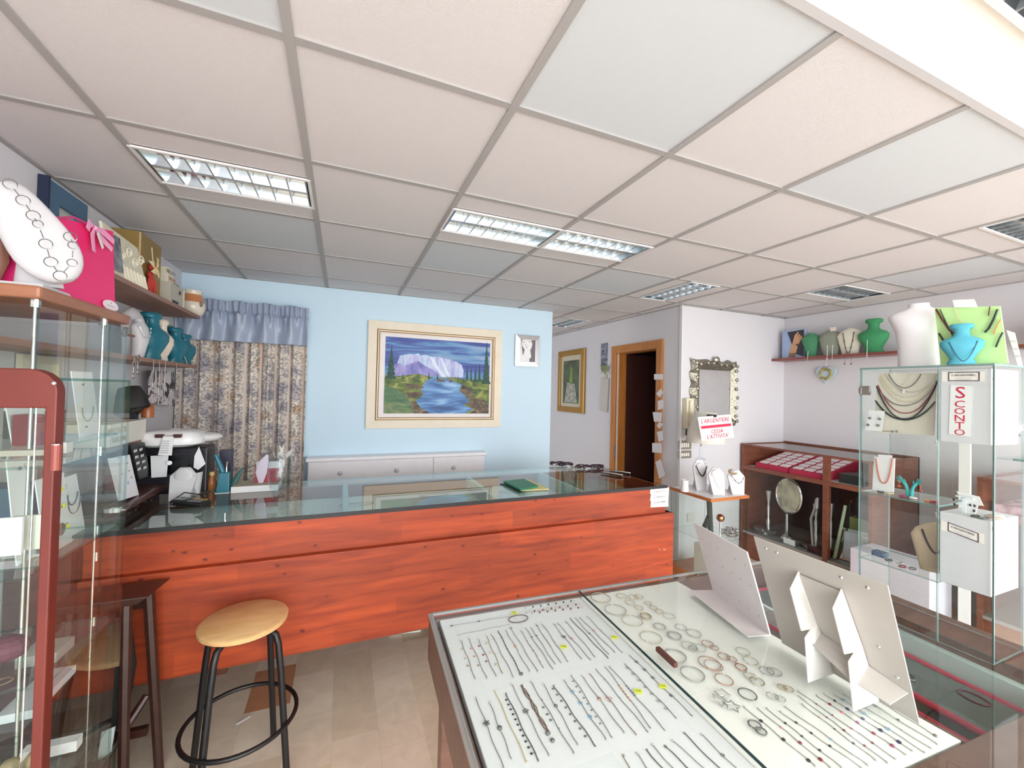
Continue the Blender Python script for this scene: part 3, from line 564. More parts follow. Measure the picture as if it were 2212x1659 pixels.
R1 = [((262, 700), (370, 990), [('charm', .25, .003, 'y'), ('charm', .5, .003, 'y'), ('charm', .68, .003, 'r')], 's', 'charm bracelet with pale and pink drops, first at the left of the back row'),
 ((320, 685), (455, 985), [('charm', .28, .003, 'p'), ('charm', .48, .003, 'o'), ('charm', .7, .003, 'r')], 's', 'charm bracelet with rose and orange drops, second in the back row'),
 ((390, 690), (525, 970), [('charm', .2, .003, 'R'), ('charm', .45, .003, 'R'), ('charm', .62, .003, 'R')], 's', 'bracelet with three dark red drops, third in the back row'),
 ((450, 665), (575, 950), [('charm', .22, .004, 'y'), ('charm', .48, .004, 'c'), ('charm', .78, .004, 'y')], 'g', 'bracelet with cream charms, fourth in the back row'),
 ((490, 655), (655, 975), [], 's', 'plain silver chain bracelet between cream charms and dark beaded one'),
 ((540, 635), (715, 960), many('bead', 14, .0015, 'k', .05, .9)+[('bead', .98, .0055, 'd')], 'd', 'dark bead bracelet ending in a grey disc in the back row'),
 ((600, 630), (775, 935), [('bead', .25, .0025, 'w'), ('bead', .42, .004, 'o'), ('bead', .58, .0025, 'w')], 's', 'silver bracelet with a peach bead between two pearls in the back row'),
 ((635, 610), (835, 935), [('ring', .0, .004, 'd')], 's', 'plain bracelet topped by a small ring, right of the peach bead one'),
 ((710, 630), (880, 905), many('bead', 5, .0017, 'P', .3, .85), 's', 'fine bracelet with five small plum beads in the back row'),
 ((745, 610), (950, 915), [('bead', .25, .003, 'd')], 's', 'fine bracelet with one grey bead high up, right of the plum bead one'),
 ((785, 605), (965, 880), [('bead', .25, .003, 'd')], 's', 'fine bracelet with one dark round bead, middle of the back row'),
 ((825, 585), (1010, 870), [('bead', .03, .003, 'd')]+many('bead', 6, .0014, 'R', .3, .6), 's', 'bracelet with dark top bead and tiny red beads in the back row'),
 ((870, 580), (1060, 860), [('bead', .5, .002, 's')], 's', 'plain bracelet left of the grey heart in the back row'),
 ((950, 575), (1165, 840), [('heart', .4, .004, 'd'), ('bead', .42, .0055, 'd')], 's', 'bracelet with a big grey heart plate in the back row'),
 ((985, 575), (1230, 845), [('flower', .45, .0045, 'p')], 's', 'bracelet with a pink flower right of the grey heart'),
 ((1045, 560), (1265, 825), [], 's', 'plain fine bracelet right of the pink flower one'),
 ((1080, 540), (1360, 835), [], 'd', 'long dark fine chain starting near the table seam'),
 ((1115, 535), (1365, 805), [('bead', .46, .0032, 'd')], 's', 'fine bracelet with a grey bead near the table seam'),
 ((1150, 530), (1410, 790), [('ring', .42, .004, 'p')], 's', 'fine bracelet with a small pink ring near the table seam'),
 ((1205, 525), (1465, 790), [('ring', .42, .003, 's')], 's', 'fine bracelet nearest the table seam in the back row')]
R2 = [((375, 1130), (580, 1655), [('star', .42, .009, 'd')], 's', 'bracelet with a grey metal star at the left edge of the second row'),
 ((475, 1165), (640, 1580), [('bead', .5, .006, 'd')], 's', 'bracelet with a grey leaf plate, second in the second row'),
 ((515, 1080), (755, 1610), many('bead', 24, .0012, 'y', .02, .98), 'c', 'pale yellow double chain bracelet in the second row'),
 ((600, 1100), (840, 1600), many('charm', 11, .0027, 'k', .1, .9), 'd', 'bracelet with a full row of dark coins in the second row'),
 ((640, 1030), (920, 1560), [('flower', .43, .007, 'd')], 's', 'bracelet with a grey clover in the second row'),
 ((785, 1010), (1105, 1545), [('bead', .3, .0018, 'd'), ('charm', .4, .003, 'd'), ('charm', .5, .003, 'd'), ('charm', .58, .003, 'd'), ('bead', .7, .0018, 'd')], 's', 'bracelet with three small dark charms in the second row'),
 ((875, 1025), (1135, 1480), [('bead', .41, .0048, 'd')], 's', 'bracelet with one round grey disc in the second row'),
 ((955, 1040), (1265, 1490), many('charm', 8, .0028, 'd', .05, .85), 'd', 'bracelet with a row of small dark animal charms in the second row'),
 ((1035, 1000), (1345, 1440), [('flower', .22, .005, 'b'), ('flower', .43, .005, 'b'), ('flower', .66, .005, 'b')], 's', 'bracelet with three light blue flowers in the second row'),
 ((1090, 965), (1390, 1425), many('charm', 8, .0022, 'd', .1, .8), 's', 'bracelet with little dark charms right of the blue flowers'),
 ((1165, 965), (1480, 1390), [('bead', .45, .0048, 'r')], 's', 'bracelet with one rosy disc in the second row'),
 ((1225, 955), (1570, 1405), [('ostar', .46, .010, 'r')], 'r', 'rose bracelet with an open star in the second row'),
 ((1275, 920), (1660, 1385), [('bead', .2, .0025, 's'), ('bead', .5, .0018, 's')], 's', 'plain silver bracelet right of the open star'),
 ((1340, 900), (1680, 1355), many('bead', 6, .0025, 'o', .35, .6), 's', 'silver bracelet with orange links in the middle, left of a yellow tag'),
 ((1375, 900), (1785, 1370), many('bead', 5, .0025, 'd', .35, .5), 's', 'silver bracelet with grey links passing by the yellow tag'),
 ((1490, 880), (1870, 1280), many('heart', 7, .004, 'd', .08, .85), 's', 'bracelet with seven open heart charms near the table seam'),
 ((1525, 815), (1990, 1265), many('leaf', 5, .004, 'd', .12, .7), 's', 'bracelet with fern leaf charms, nearest the table seam')]
R3 = [((1475, 1560), (1520, 1656), [('bead', .0, .0025, 'd')], 'g', 'short gold trimmed bracelet end at the left of the nearest row'), ((1575, 1545), (1655, 1656), [], 's', 'fine bracelet entering from the bottom edge, second of the nearest row'),
 ((1650, 1520), (1765, 1656), [], 'd', 'fine dark bracelet, third of the nearest row'), ((1690, 1480), (1845, 1656), [], 's', 'fine bracelet, fourth of the nearest row'), ((1785, 1490), (1960, 1656), [('bead', .02, .003, 'd')], 'd', 'bracelet with a dark top knot in the nearest row'),
 ((1840, 1450), (2080, 1656), [('heart', .9, .005, 'd')], 's', 'bracelet with a grey heart at the bottom of the nearest row'), ((1930, 1395), (2190, 1656), [], 'd', 'thicker snake bracelet near the seam in the nearest row'), ((2060, 1405), (2300, 1640), [('flower', .3, .004, 'd')], 's', 'bracelet with a small grey bow closest to the seam in the nearest row')]
for rr in (R1, R2, R3):
    for a, b_, orn, mt, lb in rr: bracelet(a, b_ if rr is not R3 else (a[0]+(b_[0]-a[0])*1.0+max(0, 2000-b_[1])*(b_[0]-a[0])/(b_[1]-a[1]), 2000), lb, bead[mt], .0012 if mt in 'dc' else .0009, orn)
# brown three strand bracelet
A, B = z6(715, 1035), z6(920, 1400)
q = MB(); [q.tube(wav(A, B, 8, .003+.001*k), .0012, 4) for k in range(3)]
o = q.build('bracelet', M('7d6458', .5)); tag(o, 'brown three strand cord bracelet with a silver ball in the second row', 'bracelet', 'fine bracelets laid on the white tray'); MB().sph(z6(910, 1395), .0055, 10, 6, (1, 1, .8)).build('ball', DSILV, o); MB().sph(z6(945, 1450), .005, 10, 6, (1, 1, .8)).build('charm', DSILV, o)
for k, (a, b_) in enumerate((((740, 460), (1110, 405)), ((745, 495), (1150, 430)), ((790, 500), (1165, 455)))):
    A, B = z6(*a, .002), z6(*b_, .002); q = MB(); q.tube([A, B], .0012, 4); o = q.build('bracelet', DSILV); n = 26
    tag(o, ['rearmost', 'middle', 'front'][k]+' white and red beaded bracelet lying across the back of the tray', 'bracelet', 'beaded bracelets along the tray back')
    q = MB(); [q.sph(A+(B-A)*(j/n), .0028, 6, 4) for j in range(1, n) if j % 4]; q.build('white_beads', WHITE, o); q = MB(); [q.sph(A+(B-A)*(j/n), .003, 6, 4) for j in range(1, n) if not j % 4]; q.build('red_beads', bead['R' if k else 'k'], o)
for a, b_, nm, orn in (((185, 595), (640, 520), 'grey cord necklace with two small plates along the back left of the tray', (.02, .45)), ((230, 665), (625, 582), 'plain pale cord lying behind the first back row bracelets', ())):
    A, B = z6(*a), z6(*b_); q = MB(); q.tube(wav(A, B, 10, .001), .0007, 4); o = q.build('necklace', M('9a989c', .6)); tag(o, nm, 'necklace')
    for f_ in orn: MB().sph(A+(B-A)*f_, .005, 8, 5, (1, .5, .4)).build('plate', DSILV, o)
c = z6(690, 545); cx = (z6(765, 535)-z6(617, 550)).length/2
tag(MB().tube([c+Vector((cx*math.cos(a*.314)*(1), cx*.62*math.sin(a*.314), .002)) for a in range(20)], .0013, 5, closed=True).build('leather_bangle', M('5c4148', .5)), 'thin dark leather loop bangle beside the back yellow tag', 'bangle')
for k, (u, v, lb) in enumerate(((660, 497, 'at the tray back by the leather loop'), (1028, 750, 'beside the grey heart bracelet'), (1408, 680, 'between the back row and the table seam'), (1585, 1082, 'left one of the two close together'), (1770, 1045, 'right one of the two close together, near the seam'))):
    c = z6(u, v, .002); q = MB(); q.T = Tr(c) @ RZ(-35); q.box(-.009, .009, -.007, .007, 0, .0012); o = q.build('price_tag', YELT, bevel=.0005); tag(o, 'small bright yellow price tag '+lb, 'price tag', 'yellow price tags on the tray')
    q = MB(); q.T = Tr(c) @ RZ(-35); [q.box(-.005+.004*j, -.003+.004*j, -.003, .003, .0012, .0014) for j in range(3)]; q.build('ink', M('8d9a1a'), o)
# hoops on the right tray  (px from the photo converted to the tray plane): (conv,u,v,radius px,metal,thickness,words)
H6 = [(1305, 390, 82, PALEG, .0018, 'farthest big pale gold hoop by the seam'), (1415, 480, 88, SILVER, .0016, 'big hoop below the farthest pair by the seam'), (1540, 560, 86, PALEG, .0013, 'big thin hoop, third along the seam'), (1680, 685, 90, PALEG, .0013, 'big thin hoop, fourth along the seam'),
 (1460, 375, 42, GOLD, .0012, 'small gold hoop, first of the back gold group'), (1550, 385, 40, GOLD, .0012, 'small gold hoop, second of the back gold group'), (1590, 380, 34, GOLD, .0012, 'small gold hoop overlapping the second back one'), (1525, 425, 40, GOLD, .0012, 'small gold hoop just in front of the back pair'),
 (1590, 462, 34, GOLD, .0012, 'small half-open gold hoop in the back group'), (1660, 430, 28, GOLD, .0012, 'tiny gold hoop right of the back group'), (1700, 465, 32, GOLD, .0012, 'small gold hoop in the right back trio, upper'), (1740, 490, 34, GOLD, .0012, 'small gold hoop in the right back trio, lower'), (1815, 525, 50, PALEG, .0009, 'very thin pale hoop at the end of the back gold group'),
 (1640, 530, 44, GOLD, .0030, 'thick coiled gold hoop cluster beside the thin big hoops'), (1745, 605, 48, SILVER, .0018, 'silver hoop right of the gold coil'), (1855, 675, 54, SILVER, .0028, 'thick doubled silver hoops in the middle'), (1905, 610, 46, SILVER, .0014, 'silver hoop behind the doubled ones'), (2000, 655, 58, SILVER, .0014, 'thin silver hoop at the right of the middle group'),
 (1965, 750, 60, SILVER, .0014, 'silver hoop crossing another in the middle'), (1995, 770, 38, SILVER, .0014, 'smaller silver hoop inside the crossing pair'), (2035, 765, 56, SILVER, .0013, 'silver hoop at right of the crossing pair'), (1860, 825, 88, SILVER, .0022, 'big silver hoop above the brown stick end'), (1990, 960, 95, SILVER, .0020, 'big silver hoop at the near end of the brown stick')]
H7 = [(150, 1015, 72, ROSE, .0016, 'big rose hoop, left of an overlapping pair'), (175, 1030, 60, ROSE, .0014, 'big rose hoop, right of an overlapping pair'), (140, 895, 38, ROSE, .0016, 'small rose hoop at the top of the rose group'), (180, 920, 28, ROSE, .0014, 'smallest rose hoop at the top'), (240, 1118, 58, ROSE, .0016, 'single rose hoop in front of the overlapping pair'), (240, 975, 38, ROSE, .0018, 'rose hoop in the middle of the rose group'), (290, 990, 30, ROSE, .0014, 'rose hoop touching the middle one at right'),
 (345, 1042, 36, ROSE, .0022, 'thick rose hoop near the pale gold ones'), (358, 942, 44, PALEG, .0012, 'upper pale gold hoop of the tall pair'), (405, 1000, 46, PALEG, .0012, 'lower pale gold hoop of the tall pair'), (505, 1065, 44, SILVER, .0016, 'silver hoop of the linked pair, left'), (552, 1070, 44, SILVER, .0016, 'silver hoop of the linked pair, right'), (402, 1095, 40, PALEG, .0012, 'cream hoop above its twin'), (445, 1130, 44, PALEG, .0020, 'cream hoop below its twin'),
 (640, 1175, 30, GOLD, .0014, 'little gold hoop, right of its twin'), (600, 1165, 28, GOLD, .0014, 'little gold hoop, left of its twin'), (540, 1220, 36, SILVER, .0012, 'thin grey hoop in front of the little gold ones'), (590, 1235, 30, SILVER, .0012, 'small thin grey hoop at the very front'), (385, 1210, 58, DSILV, .0020, 'dark grey hoop beside the square and star'), (430, 1400, 40, DSILV, .0022, 'dark grey hoop farther along the seam'), (470, 1440, 34, DSILV, .0022, 'dark grey hoop nearest the camera by the seam')]
for conv, L_, sc in ((z6, H6, 3.456), (z7, H7, 2.865)):
    for u, v, rp, mt, th, w_ in L_:
        c = conv(u, v); R_ = (conv(u+rp, v)-c).length*.86; ph = random.random()*6; ti = random.uniform(-.08, .08)
        q = MB(); q.tube([c+Vector((R_*math.cos(ph+a*6.1/26), R_*math.sin(ph+a*6.1/26), .0015+th+ti*R_*math.cos(a*6.1/26)*.2)) for a in range(27)], th*.8, 5)
        tag(q.build('hoop_earring', mt, smooth=True), w_+' on the cream tray', 'earring', 'hoop earrings on the cream tray')
c = z7(230, 1205); R_ = .012; tag(MB().tube([c+Vector((R_*x, R_*y, .003)) for x, y in ((-1, -1), (1, -1), (1, 1), (-1, 1))], .0012, 5, closed=True).build('square_earring', SILVER), 'open square silver earring beside the star', 'earring')
q = MB(); c = z7(215, 1245); P = [c+Vector(((.021 if k % 2 == 0 else .011)*math.cos(k*.628+.3), (.021 if k % 2 == 0 else .011)*math.sin(k*.628+.3), .003)) for k in range(10)]; q.tube(P, .0012, 5, closed=True); tag(q.build('star_earring', SILVER), 'big open star earring, left of its twin', 'earring')
q = MB(); c = z7(290, 1285); P = [c+Vector(((.019 if k % 2 == 0 else .010)*math.cos(k*.628+.8), (.019 if k % 2 == 0 else .010)*math.sin(k*.628+.8), .004)) for k in range(10)]; q.tube(P, .0012, 5, closed=True); tag(q.build('star_earring', DSILV), 'big open star earring, right of its twin', 'earring')
# chains on the right tray
CH = [((365, 1280), (805, 1645), many('bead', 3, .0042, 'k', .27, .92), 'chain with large dark green stones, nearest the seam'), ((450, 1290), (900, 1656), [('bead', .36, .003, 'p'), ('bead', .62, .0042, 'R'), ('bead', .88, .0045, 'R')], 'chain with pink and garnet stones, second from the seam'),
 ((505, 1290), (970, 1656), many('bead', 3, .003, 'k', .28, .74), 'chain with small dark stones, third from the seam'), ((590, 1310), (1090, 1656), [('bead', .22, .003, 'k'), ('bead', .42, .003, 'k'), ('bead', .65, .0032, 'k')], 'chain with three dark stones, fourth from the seam'), ((620, 1280), (1130, 1640), [('bead', .6, .003, 'b')], 'fine chain with one pale lilac stone'),
 ((725, 1265), (1180, 1610), [('bead', .26, .002, 'o'), ('bead', .48, .002, 'k'), ('bead', .73, .003, 'k')], 'chain with tiny green and brown stones'), ((705, 1215), (1250, 1625), [('bead', .36, .002, 'R'), ('bead', .56, .003, 'R'), ('bead', .78, .003, 'R')], 'chain with three small red stones'), ((700, 1185), (1300, 1600), [('bead', .22, .0022, 'R'), ('bead', .4, .0022, 'R'), ('bead', .6, .0022, 'R'), ('bead', .8, .0028, 'R')], 'chain with four evenly set red stones'),
 ((815, 1210), (1365, 1575), [('bead', .17, .0035, 'R'), ('bead', .32, .0038, 'p'), ('bead', .5, .004, 'P'), ('bead', .68, .004, 'P'), ('bead', .87, .0045, 'P')], 'chain with large raspberry stones'), ((860, 1200), (1405, 1550), [('bead', .14, .0032, 'n'), ('bead', .3, .004, 'n'), ('bead', .48, .0042, 'n'), ('bead', .68, .0045, 'n'), ('bead', .87, .0048, 'n')], 'chain with large violet stones'),
 ((920, 1200), (1480, 1560), [('flower', .12, .0045, 'b'), ('flower', .37, .0048, 'b'), ('flower', .64, .005, 'b')], 'chain with pale blue flowers on the cream tray'), ((980, 1200), (1520, 1535), [('bead', .7, .002, 'b')], 'plain fine chain right of the blue flower one'), ((1035, 1185), (1560, 1510), [('bead', .05, .0028, 'd'), ('bead', .31, .003, 'd'), ('bead', .58, .0032, 'd')], 'chain with three grey stones passing behind the easel card'), ((1180, 1230), (1560, 1465), [('bead', .97, .004, 'd')], 'rightmost chain ending in a dark knot under the easel card')]
for a, b_, orn, lb in CH: bracelet(a, b_, lb, SILVER, .0009, orn, z7, 'stone set chains on the cream tray')
# brown ring stick lying on the glass
A, B = PZ(1420, 1399, TZ+.008), PZ(1460, 1436, TZ+.008); d = (B-A).normalized(); n = Vector((-d.y, d.x, 0))*.006
q = MB(); q.hexa([A-n-Vector((0, 0, .008)), A+n-Vector((0, 0, .008)), A+n+Vector((0, 0, .004)), A-n+Vector((0, 0, .004))], [B-n-Vector((0, 0, .008)), B+n-Vector((0, 0, .008)), B+n+Vector((0, 0, .004)), B-n+Vector((0, 0, .004))]); tag(q.build('wooden_stick', M('5c2f28', .5), bevel=.001), 'short dark brown wooden stick lying on the table glass over the hoops', 'stick')
# white L shaped earring card
t = thing('earring_card', 'white L-shaped earring card with pin holes standing on the table glass', 'display card', (1.2, .96, TZ))
A = Vector((1.248, 1.094, TZ+.001)); B = Vector((1.179, .832, TZ+.001)); wv = Vector((-.081, .016, .2475)); n = (B-A).cross(wv).normalized()
MB().slab([A, B, B+wv, A+wv], n*-.004).build('panel', M('dad7d8', .6), t)
fA, fB = Vector((1.150, 1.108, TZ+.010)), Vector((1.104, .845, TZ+.004)); MB().slab([A, B, fB, fA], (0, 0, .0035)).build('foot', M('dcd6d6', .6), t)
q = MB()
for i in range(6):
    for j in (.18, .55, .8): p = A+(B-A)*(.1+.16*i)+wv*j; q.sph(p+n*.0003, .0015, 6, 4)
q.build('pin_hole', M('77747a'), t)
# big easel card seen from behind
t = thing('easel_card', 'large cream card seen from behind, propped on folded easel legs on the table', 'display card', (1.15, .65, TZ))
BL = Vector((1.1774, .795, TZ+.001)); BR = Vector((1.173, .492, TZ+.001)); wv = Vector((-.1191, .0019, .3141)); n = (BR-BL).cross(wv).normalized()
if n.x > 0: n = -n
e = (BR-BL); cardM = M('b4afa8', .65); MB().slab([BL, BR, BR+wv, BL+wv], n*-.003).build('panel', cardM, t)
def cp(a, h, out=0): return BL+e*a+wv*h+n*out
for a0, name in ((.40, 'easel_leg'), (.72, 'easel_leg')):
    top0, top1 = cp(a0-.04, .82, .0015), cp(a0+.0, .40, .0015)
    f0 = Vector((1.078, cp(a0, 0).y-.012, TZ+.001)); f1 = cp(a0+.07, .02, .003)
    q = MB(); T0 = cp(a0-.03, .84, .002); T1 = cp(a0-.03, .76, .045); m1 = cp(a0-.02, .42, .048); m2 = cp(a0+.0, .40, .022); m3 = cp(a0-.01, .36, .045); base0 = f0; base1 = cp(a0+.05, .01, .004); m4 = cp(a0+.02, .42, .002)
    q.slab([T0, T1, m1, m2, m4], (0, .0022, 0)); q.slab([m4, m2, m3, base0, base1], (0, .0022, 0)); q.build(name, M('e4e1dc', .6), t)
MB().slab([cp(.38, .35, .003), cp(.98, .22, .003), cp(.94, .2, .05), cp(.7, .24, .055), cp(.36, .32, .035)], (0, 0, .0022)).build('cross_strut', cardM, t)
MB().slab([cp(.37, .82, .0035), cp(.69, .82, .0035), cp(.74, .4, .0035), cp(.42, .4, .0035)], n*.0015).build('easel_back', cardM, t)
for a, h in ((.1, .93), (.2, .93), (.7, .93), (.87, .93), (.72, .45), (.85, .48), (.93, .3)): MB().sph(cp(a, h, .001), .004, 8, 4, (.4, 1, 1)).build('pin', CHROME, t)
p = cp(.37, .66, .03); MB().sph(p+Vector((0, -.001, 0)), .0055, 10, 6, (.9, .2, 1)).build('punched_hole', M('a59a86'), t)
# ---------------------------------------------------------------- right compartment of the table
def tl(x, y, z): return TT @ Vector((x, y, z))
tag(tb(1.0, 1.42, D_+.08, -.03, .766, .772).build('red_cloth', REDF), 'crimson cloth lining the deep right compartment of the display table', 'cloth')
for k, a in enumerate(((1.18, 1.375, -.79, -.44, .773, .815), (1.2, 1.385, -.34, -.06, .773, .815), (1.02, 1.15, -.79, -.2, .773, .79))):
    o = tb(*a).build('velvet_tray', GREYF, bevel=.005); X0, X1, Y0, Y1, Z0, Z1 = a; q = MB(); q.T = TT @ Tr(*(-(TT.inverted() @ Vector((0, 0, 0))))) if False else TT; q.tube([(X0, Y0, Z1), (X1, Y0, Z1), (X1, Y1, Z1), (X0, Y1, Z1)], .009, 8, closed=True); q.build('red_border', REDF, o); tag(o, ['grey velvet tray at the near end of the red lined compartment', 'grey velvet tray at the far end of the red lined compartment, behind the easel card', 'low grey velvet pad beside the table partition in the red lined compartment'][k], 'tray')
q = tb(1.40, 1.428, D_+.02, -.02, .773, .862); o = q.build('side_ledge', M('c2d3cf', .4), TAB)
q = tb(1.17, 1.184, -.42, -.08, .773, .84); q.T = TT; q.box(1.17, 1.39, -.42, -.405, .773, .84); tag(q.build('tray_divider', M('dbe9e6', .4)), 'white acrylic L-shaped divider in the right compartment', 'divider')
for k, (x, y) in enumerate(((1.32, -.68), (1.25, -.56), (1.3, -.24), (1.413, -.2))):
    q = MB(); q.tube([tl(x+.022*math.cos(a*.4), y+.03*math.sin(a*.4), .818 if x < 1.4 else .866) for a in range(16)], .0022, 5, closed=True)
    tag(q.build('bracelet', [M('6a2f48'), DSILV, DSILV, BLACK][k]), ['plum cord bracelet curled on the near grey velvet tray', 'dark silver bracelet on the near grey velvet tray', 'silver bracelet on the far velvet tray', 'black bangle on the pale green ledge'][k], 'bracelet')
q = MB(); q.tube([tl(1.05, -.78, .796), tl(1.04, -.5, .796)], .004, 6); tag(q.build('glass_rod', CHROME), 'bright chrome rod beside the partition of the display table', 'rod')
# ================================================================ RIGHT SIDE OF THE SHOP
BUST = {'torso': [(0, .33, .13), (.15, .335, .14), (.35, .35, .15), (.55, .39, .17), (.68, .45, .18), (.77, .50, .17), (.82, .50, .14), (.86, .42, .12), (.90, .26, .10), (.94, .18, .09), (.98, .17, .09), (1, .17, .09)],
        'collar': [(0, .27, .12), (.2, .28, .13), (.45, .36, .15), (.65, .46, .14), (.78, .48, .12), (.86, .40, .11), (.91, .22, .09), (.96, .16, .085), (1, .165, .09)],
        'hour': [(0, .32, .16), (.05, .32, .16), (.12, .26, .14), (.25, .34, .18), (.42, .48, .2), (.55, .5, .18), (.62, .4, .15), (.68, .22, .12), (.76, .17, .11), (.86, .18, .12), (.9, .27, .15), (.97, .28, .16), (1, .24, .14)],
        'egg': [(0, .26, .10), (.2, .30, .11), (.45, .36, .13), (.7, .42, .13), (.85, .34, .11), (.95, .18, .08), (1, .06, .04)]}
def bust(label, c, h, rot, mt, kind='torso', wscale=1, beads=None, tilt=0, name='display_bust', group=None):
    c = Vector(c); T = Tr(c) @ RZ(rot) @ Matrix.Rotation(math.radians(tilt), 4, 'X'); q = MB(); q.T = T
    pr = BUST[kind]; q.loft([((0, -.06*h*math.sin(z*3.1), z*h), a*h*wscale, b*h) for z, a, b in pr], 20, .85)
    o = q.build(name, mt, smooth=True); tag(o, label, 'display bust', group)
    if beads:
        bl, col, bmt, r, top, bot, wd = beads
        q = MB(); q.T = T; pts = []
        for k in range(17):
            s = -1+2*k/16; x = s*wd*h; z = (bot+(top-bot)*abs(s)**1.7)*h
            a, b_ = [(a, b_) for zz, a, b_ in pr if zz <= z/h+.001][-1] if z > 0 else pr[0][1:]
            y = -.05*h-max(p[2] for p in pr)*h*math.sqrt(max(.15, 1-(abs(x)/(.5*h*wscale))**2))-r-.0005
            pts.append((x, y, z))
        q.tube(pts, r*.45 if bl else r, 5)
        if bl: [q.sph(p, r, 6, 4) for p in pts[::bl]]
        n = q.build('necklace', bmt, smooth=True); tag(n, col, 'necklace')
    return o
# ---------------- tall glass case standing on the table
t = thing('glass_display_case', 'tall frameless glass display case standing on the right of the jewellery table', 'display case', (1.71, .685, TZ)); x0, x1, y0, y1, z0, z1 = 1.62, 1.80, .528, .84, TZ+.001, 1.70; e_ = .005
pane(x0, x0+e_, y0, .64, z0, z1, 'front_pane', t, e=GEDGE_OLD); pane(x0, x0+e_, .643, y1, z0, z1, 'glass_door', t, e=GEDGE_OLD); pane(x1-e_, x1, y0, y1, z0, z1, 'back_pane', t, e=GEDGE_OLD); pane(x0+e_, x1-e_, y0, y0+e_, z0, z1, 'side_pane', t, e=GEDGE_OLD); pane(x0+e_, x1-e_, y1-e_, y1, z0, z1, 'side_pane', t, e=GEDGE_OLD)
pane(x0, x1, y0, y1, z1, z1+.006, 'top_pane', t, e=GEDGE_OLD); pane(x0+e_, x1-e_, .642, y1-e_, 1.288, 1.293, 'shelf', t, e=GEDGE_OLD); pane(x0+e_, x1-e_, .642, y1-e_, 1.068, 1.073, 'shelf', t, e=GEDGE_OLD)
q = MB(); q.box(x0-.002, x0+.008, y1-.028, y1-.004, 1.615, 1.645); q.box(x0-.003, x0+.009, y1-.006, y1+.002, 1.62, 1.64); q.build('hinge', CHROME, t)
for z, y in ((1.47, .648), (1.255, .645), (1.255, .53), (1.66, .535)): MB().cyl((x0+.012, y, z), (x0+.02, y+.006, z+.014), .0035, 8).build('shelf_pin', WHITE, t)
boxw = mat('case_box_white', lin('d2d0d5'), .6, var=.02)
def lbox(z0, z1, lab, cardz, gl):
    t = thing('display_cube', lab, 'display box', (1.70, .585, z0)); MB().box(1.628, 1.79, .536, .640, z0, z1).build('cube', boxw, t, bevel=.002)
    P = [(1.6275, .629, cardz[0]), (1.6275, .553, cardz[1]), (1.6275, .553, cardz[1]+.028), (1.6275, .629, cardz[0]+.028)]
    MB().slab([(1.6275, .636, cardz[0]+.0), (1.6275, .549, cardz[1]+.0), (1.6275, .549, cardz[1]+.028), (1.6275, .636, cardz[0]+.028)], (-.0008, 0, 0)).build('card_backing', M('efe6df'), t)
    c = Vector((1.6262, .590, (cardz[0]+cardz[1])/2+.014)); ydir = (0, 0, 1); xdir = Vector((0, -.062, cardz[1]-cardz[0])).normalized()
    q = MB(); rect_frame(q, c, xdir, ydir, .064, .026, (-1, 0, 0), .0022, .0006); q.build('card_border', M('4a3a58'), t)
    text("L'ARGENTIERE", .0075, frameM(c+Vector((-.0008, 0, .0035)), xdir, ydir), M('5c5468'), t, depth=.0002); q = MB(); q.slab([c+xdir*a+Vector((-.0006, 0, b_)) for a, b_ in ((-.018, -.0045), (.018, -.0045), (.018, -.0052), (-.018, -.0052))], (-.0002, 0, 0)); q.slab([c+xdir*a+Vector((-.0006, 0, b_)) for a, b_ in ((-.014, -.009), (.014, -.009), (.014, -.0097), (-.014, -.0097))], (-.0002, 0, 0)); q.build('small_print', M('a8a0b0'), t)
    return t
bx = lbox(1.483, 1.692, 'white cube carrying the red SCONTO strip, top of the tall glass case', (1.658, 1.657), 0)
lbox(1.075, 1.278, 'white cube with only a small framed name card, lower part of the tall glass case', (1.225, 1.213), 0)
P = [(1.6272, .6205, 1.505), (1.6272, .5765, 1.502), (1.6272, .573, 1.645), (1.6272, .617, 1.648)]
t = thing('discount_sign', 'white strip lettered SCONTO in red running down the upper white cube', 'sign', (1.626, .597, 1.5)); MB().slab(P, (-.001, 0, 0)).build('strip', PAPER, t)
for k, ch in enumerate('SCONTO'):
    sz = (.052, .034, .030, .032, .034, .030)[k]; zc_ = (1.624, 1.592, 1.572, 1.552, 1.531, 1.512)[k]
    text(ch if k != 3 else 'N', sz, frameM((1.6259, .5965+(.001 if k else .0), zc_), (0, -1, 0), (0, 0, 1)), M('c81f45', .5), t, depth=.0004, sy=.82 if k != 0 else .9)
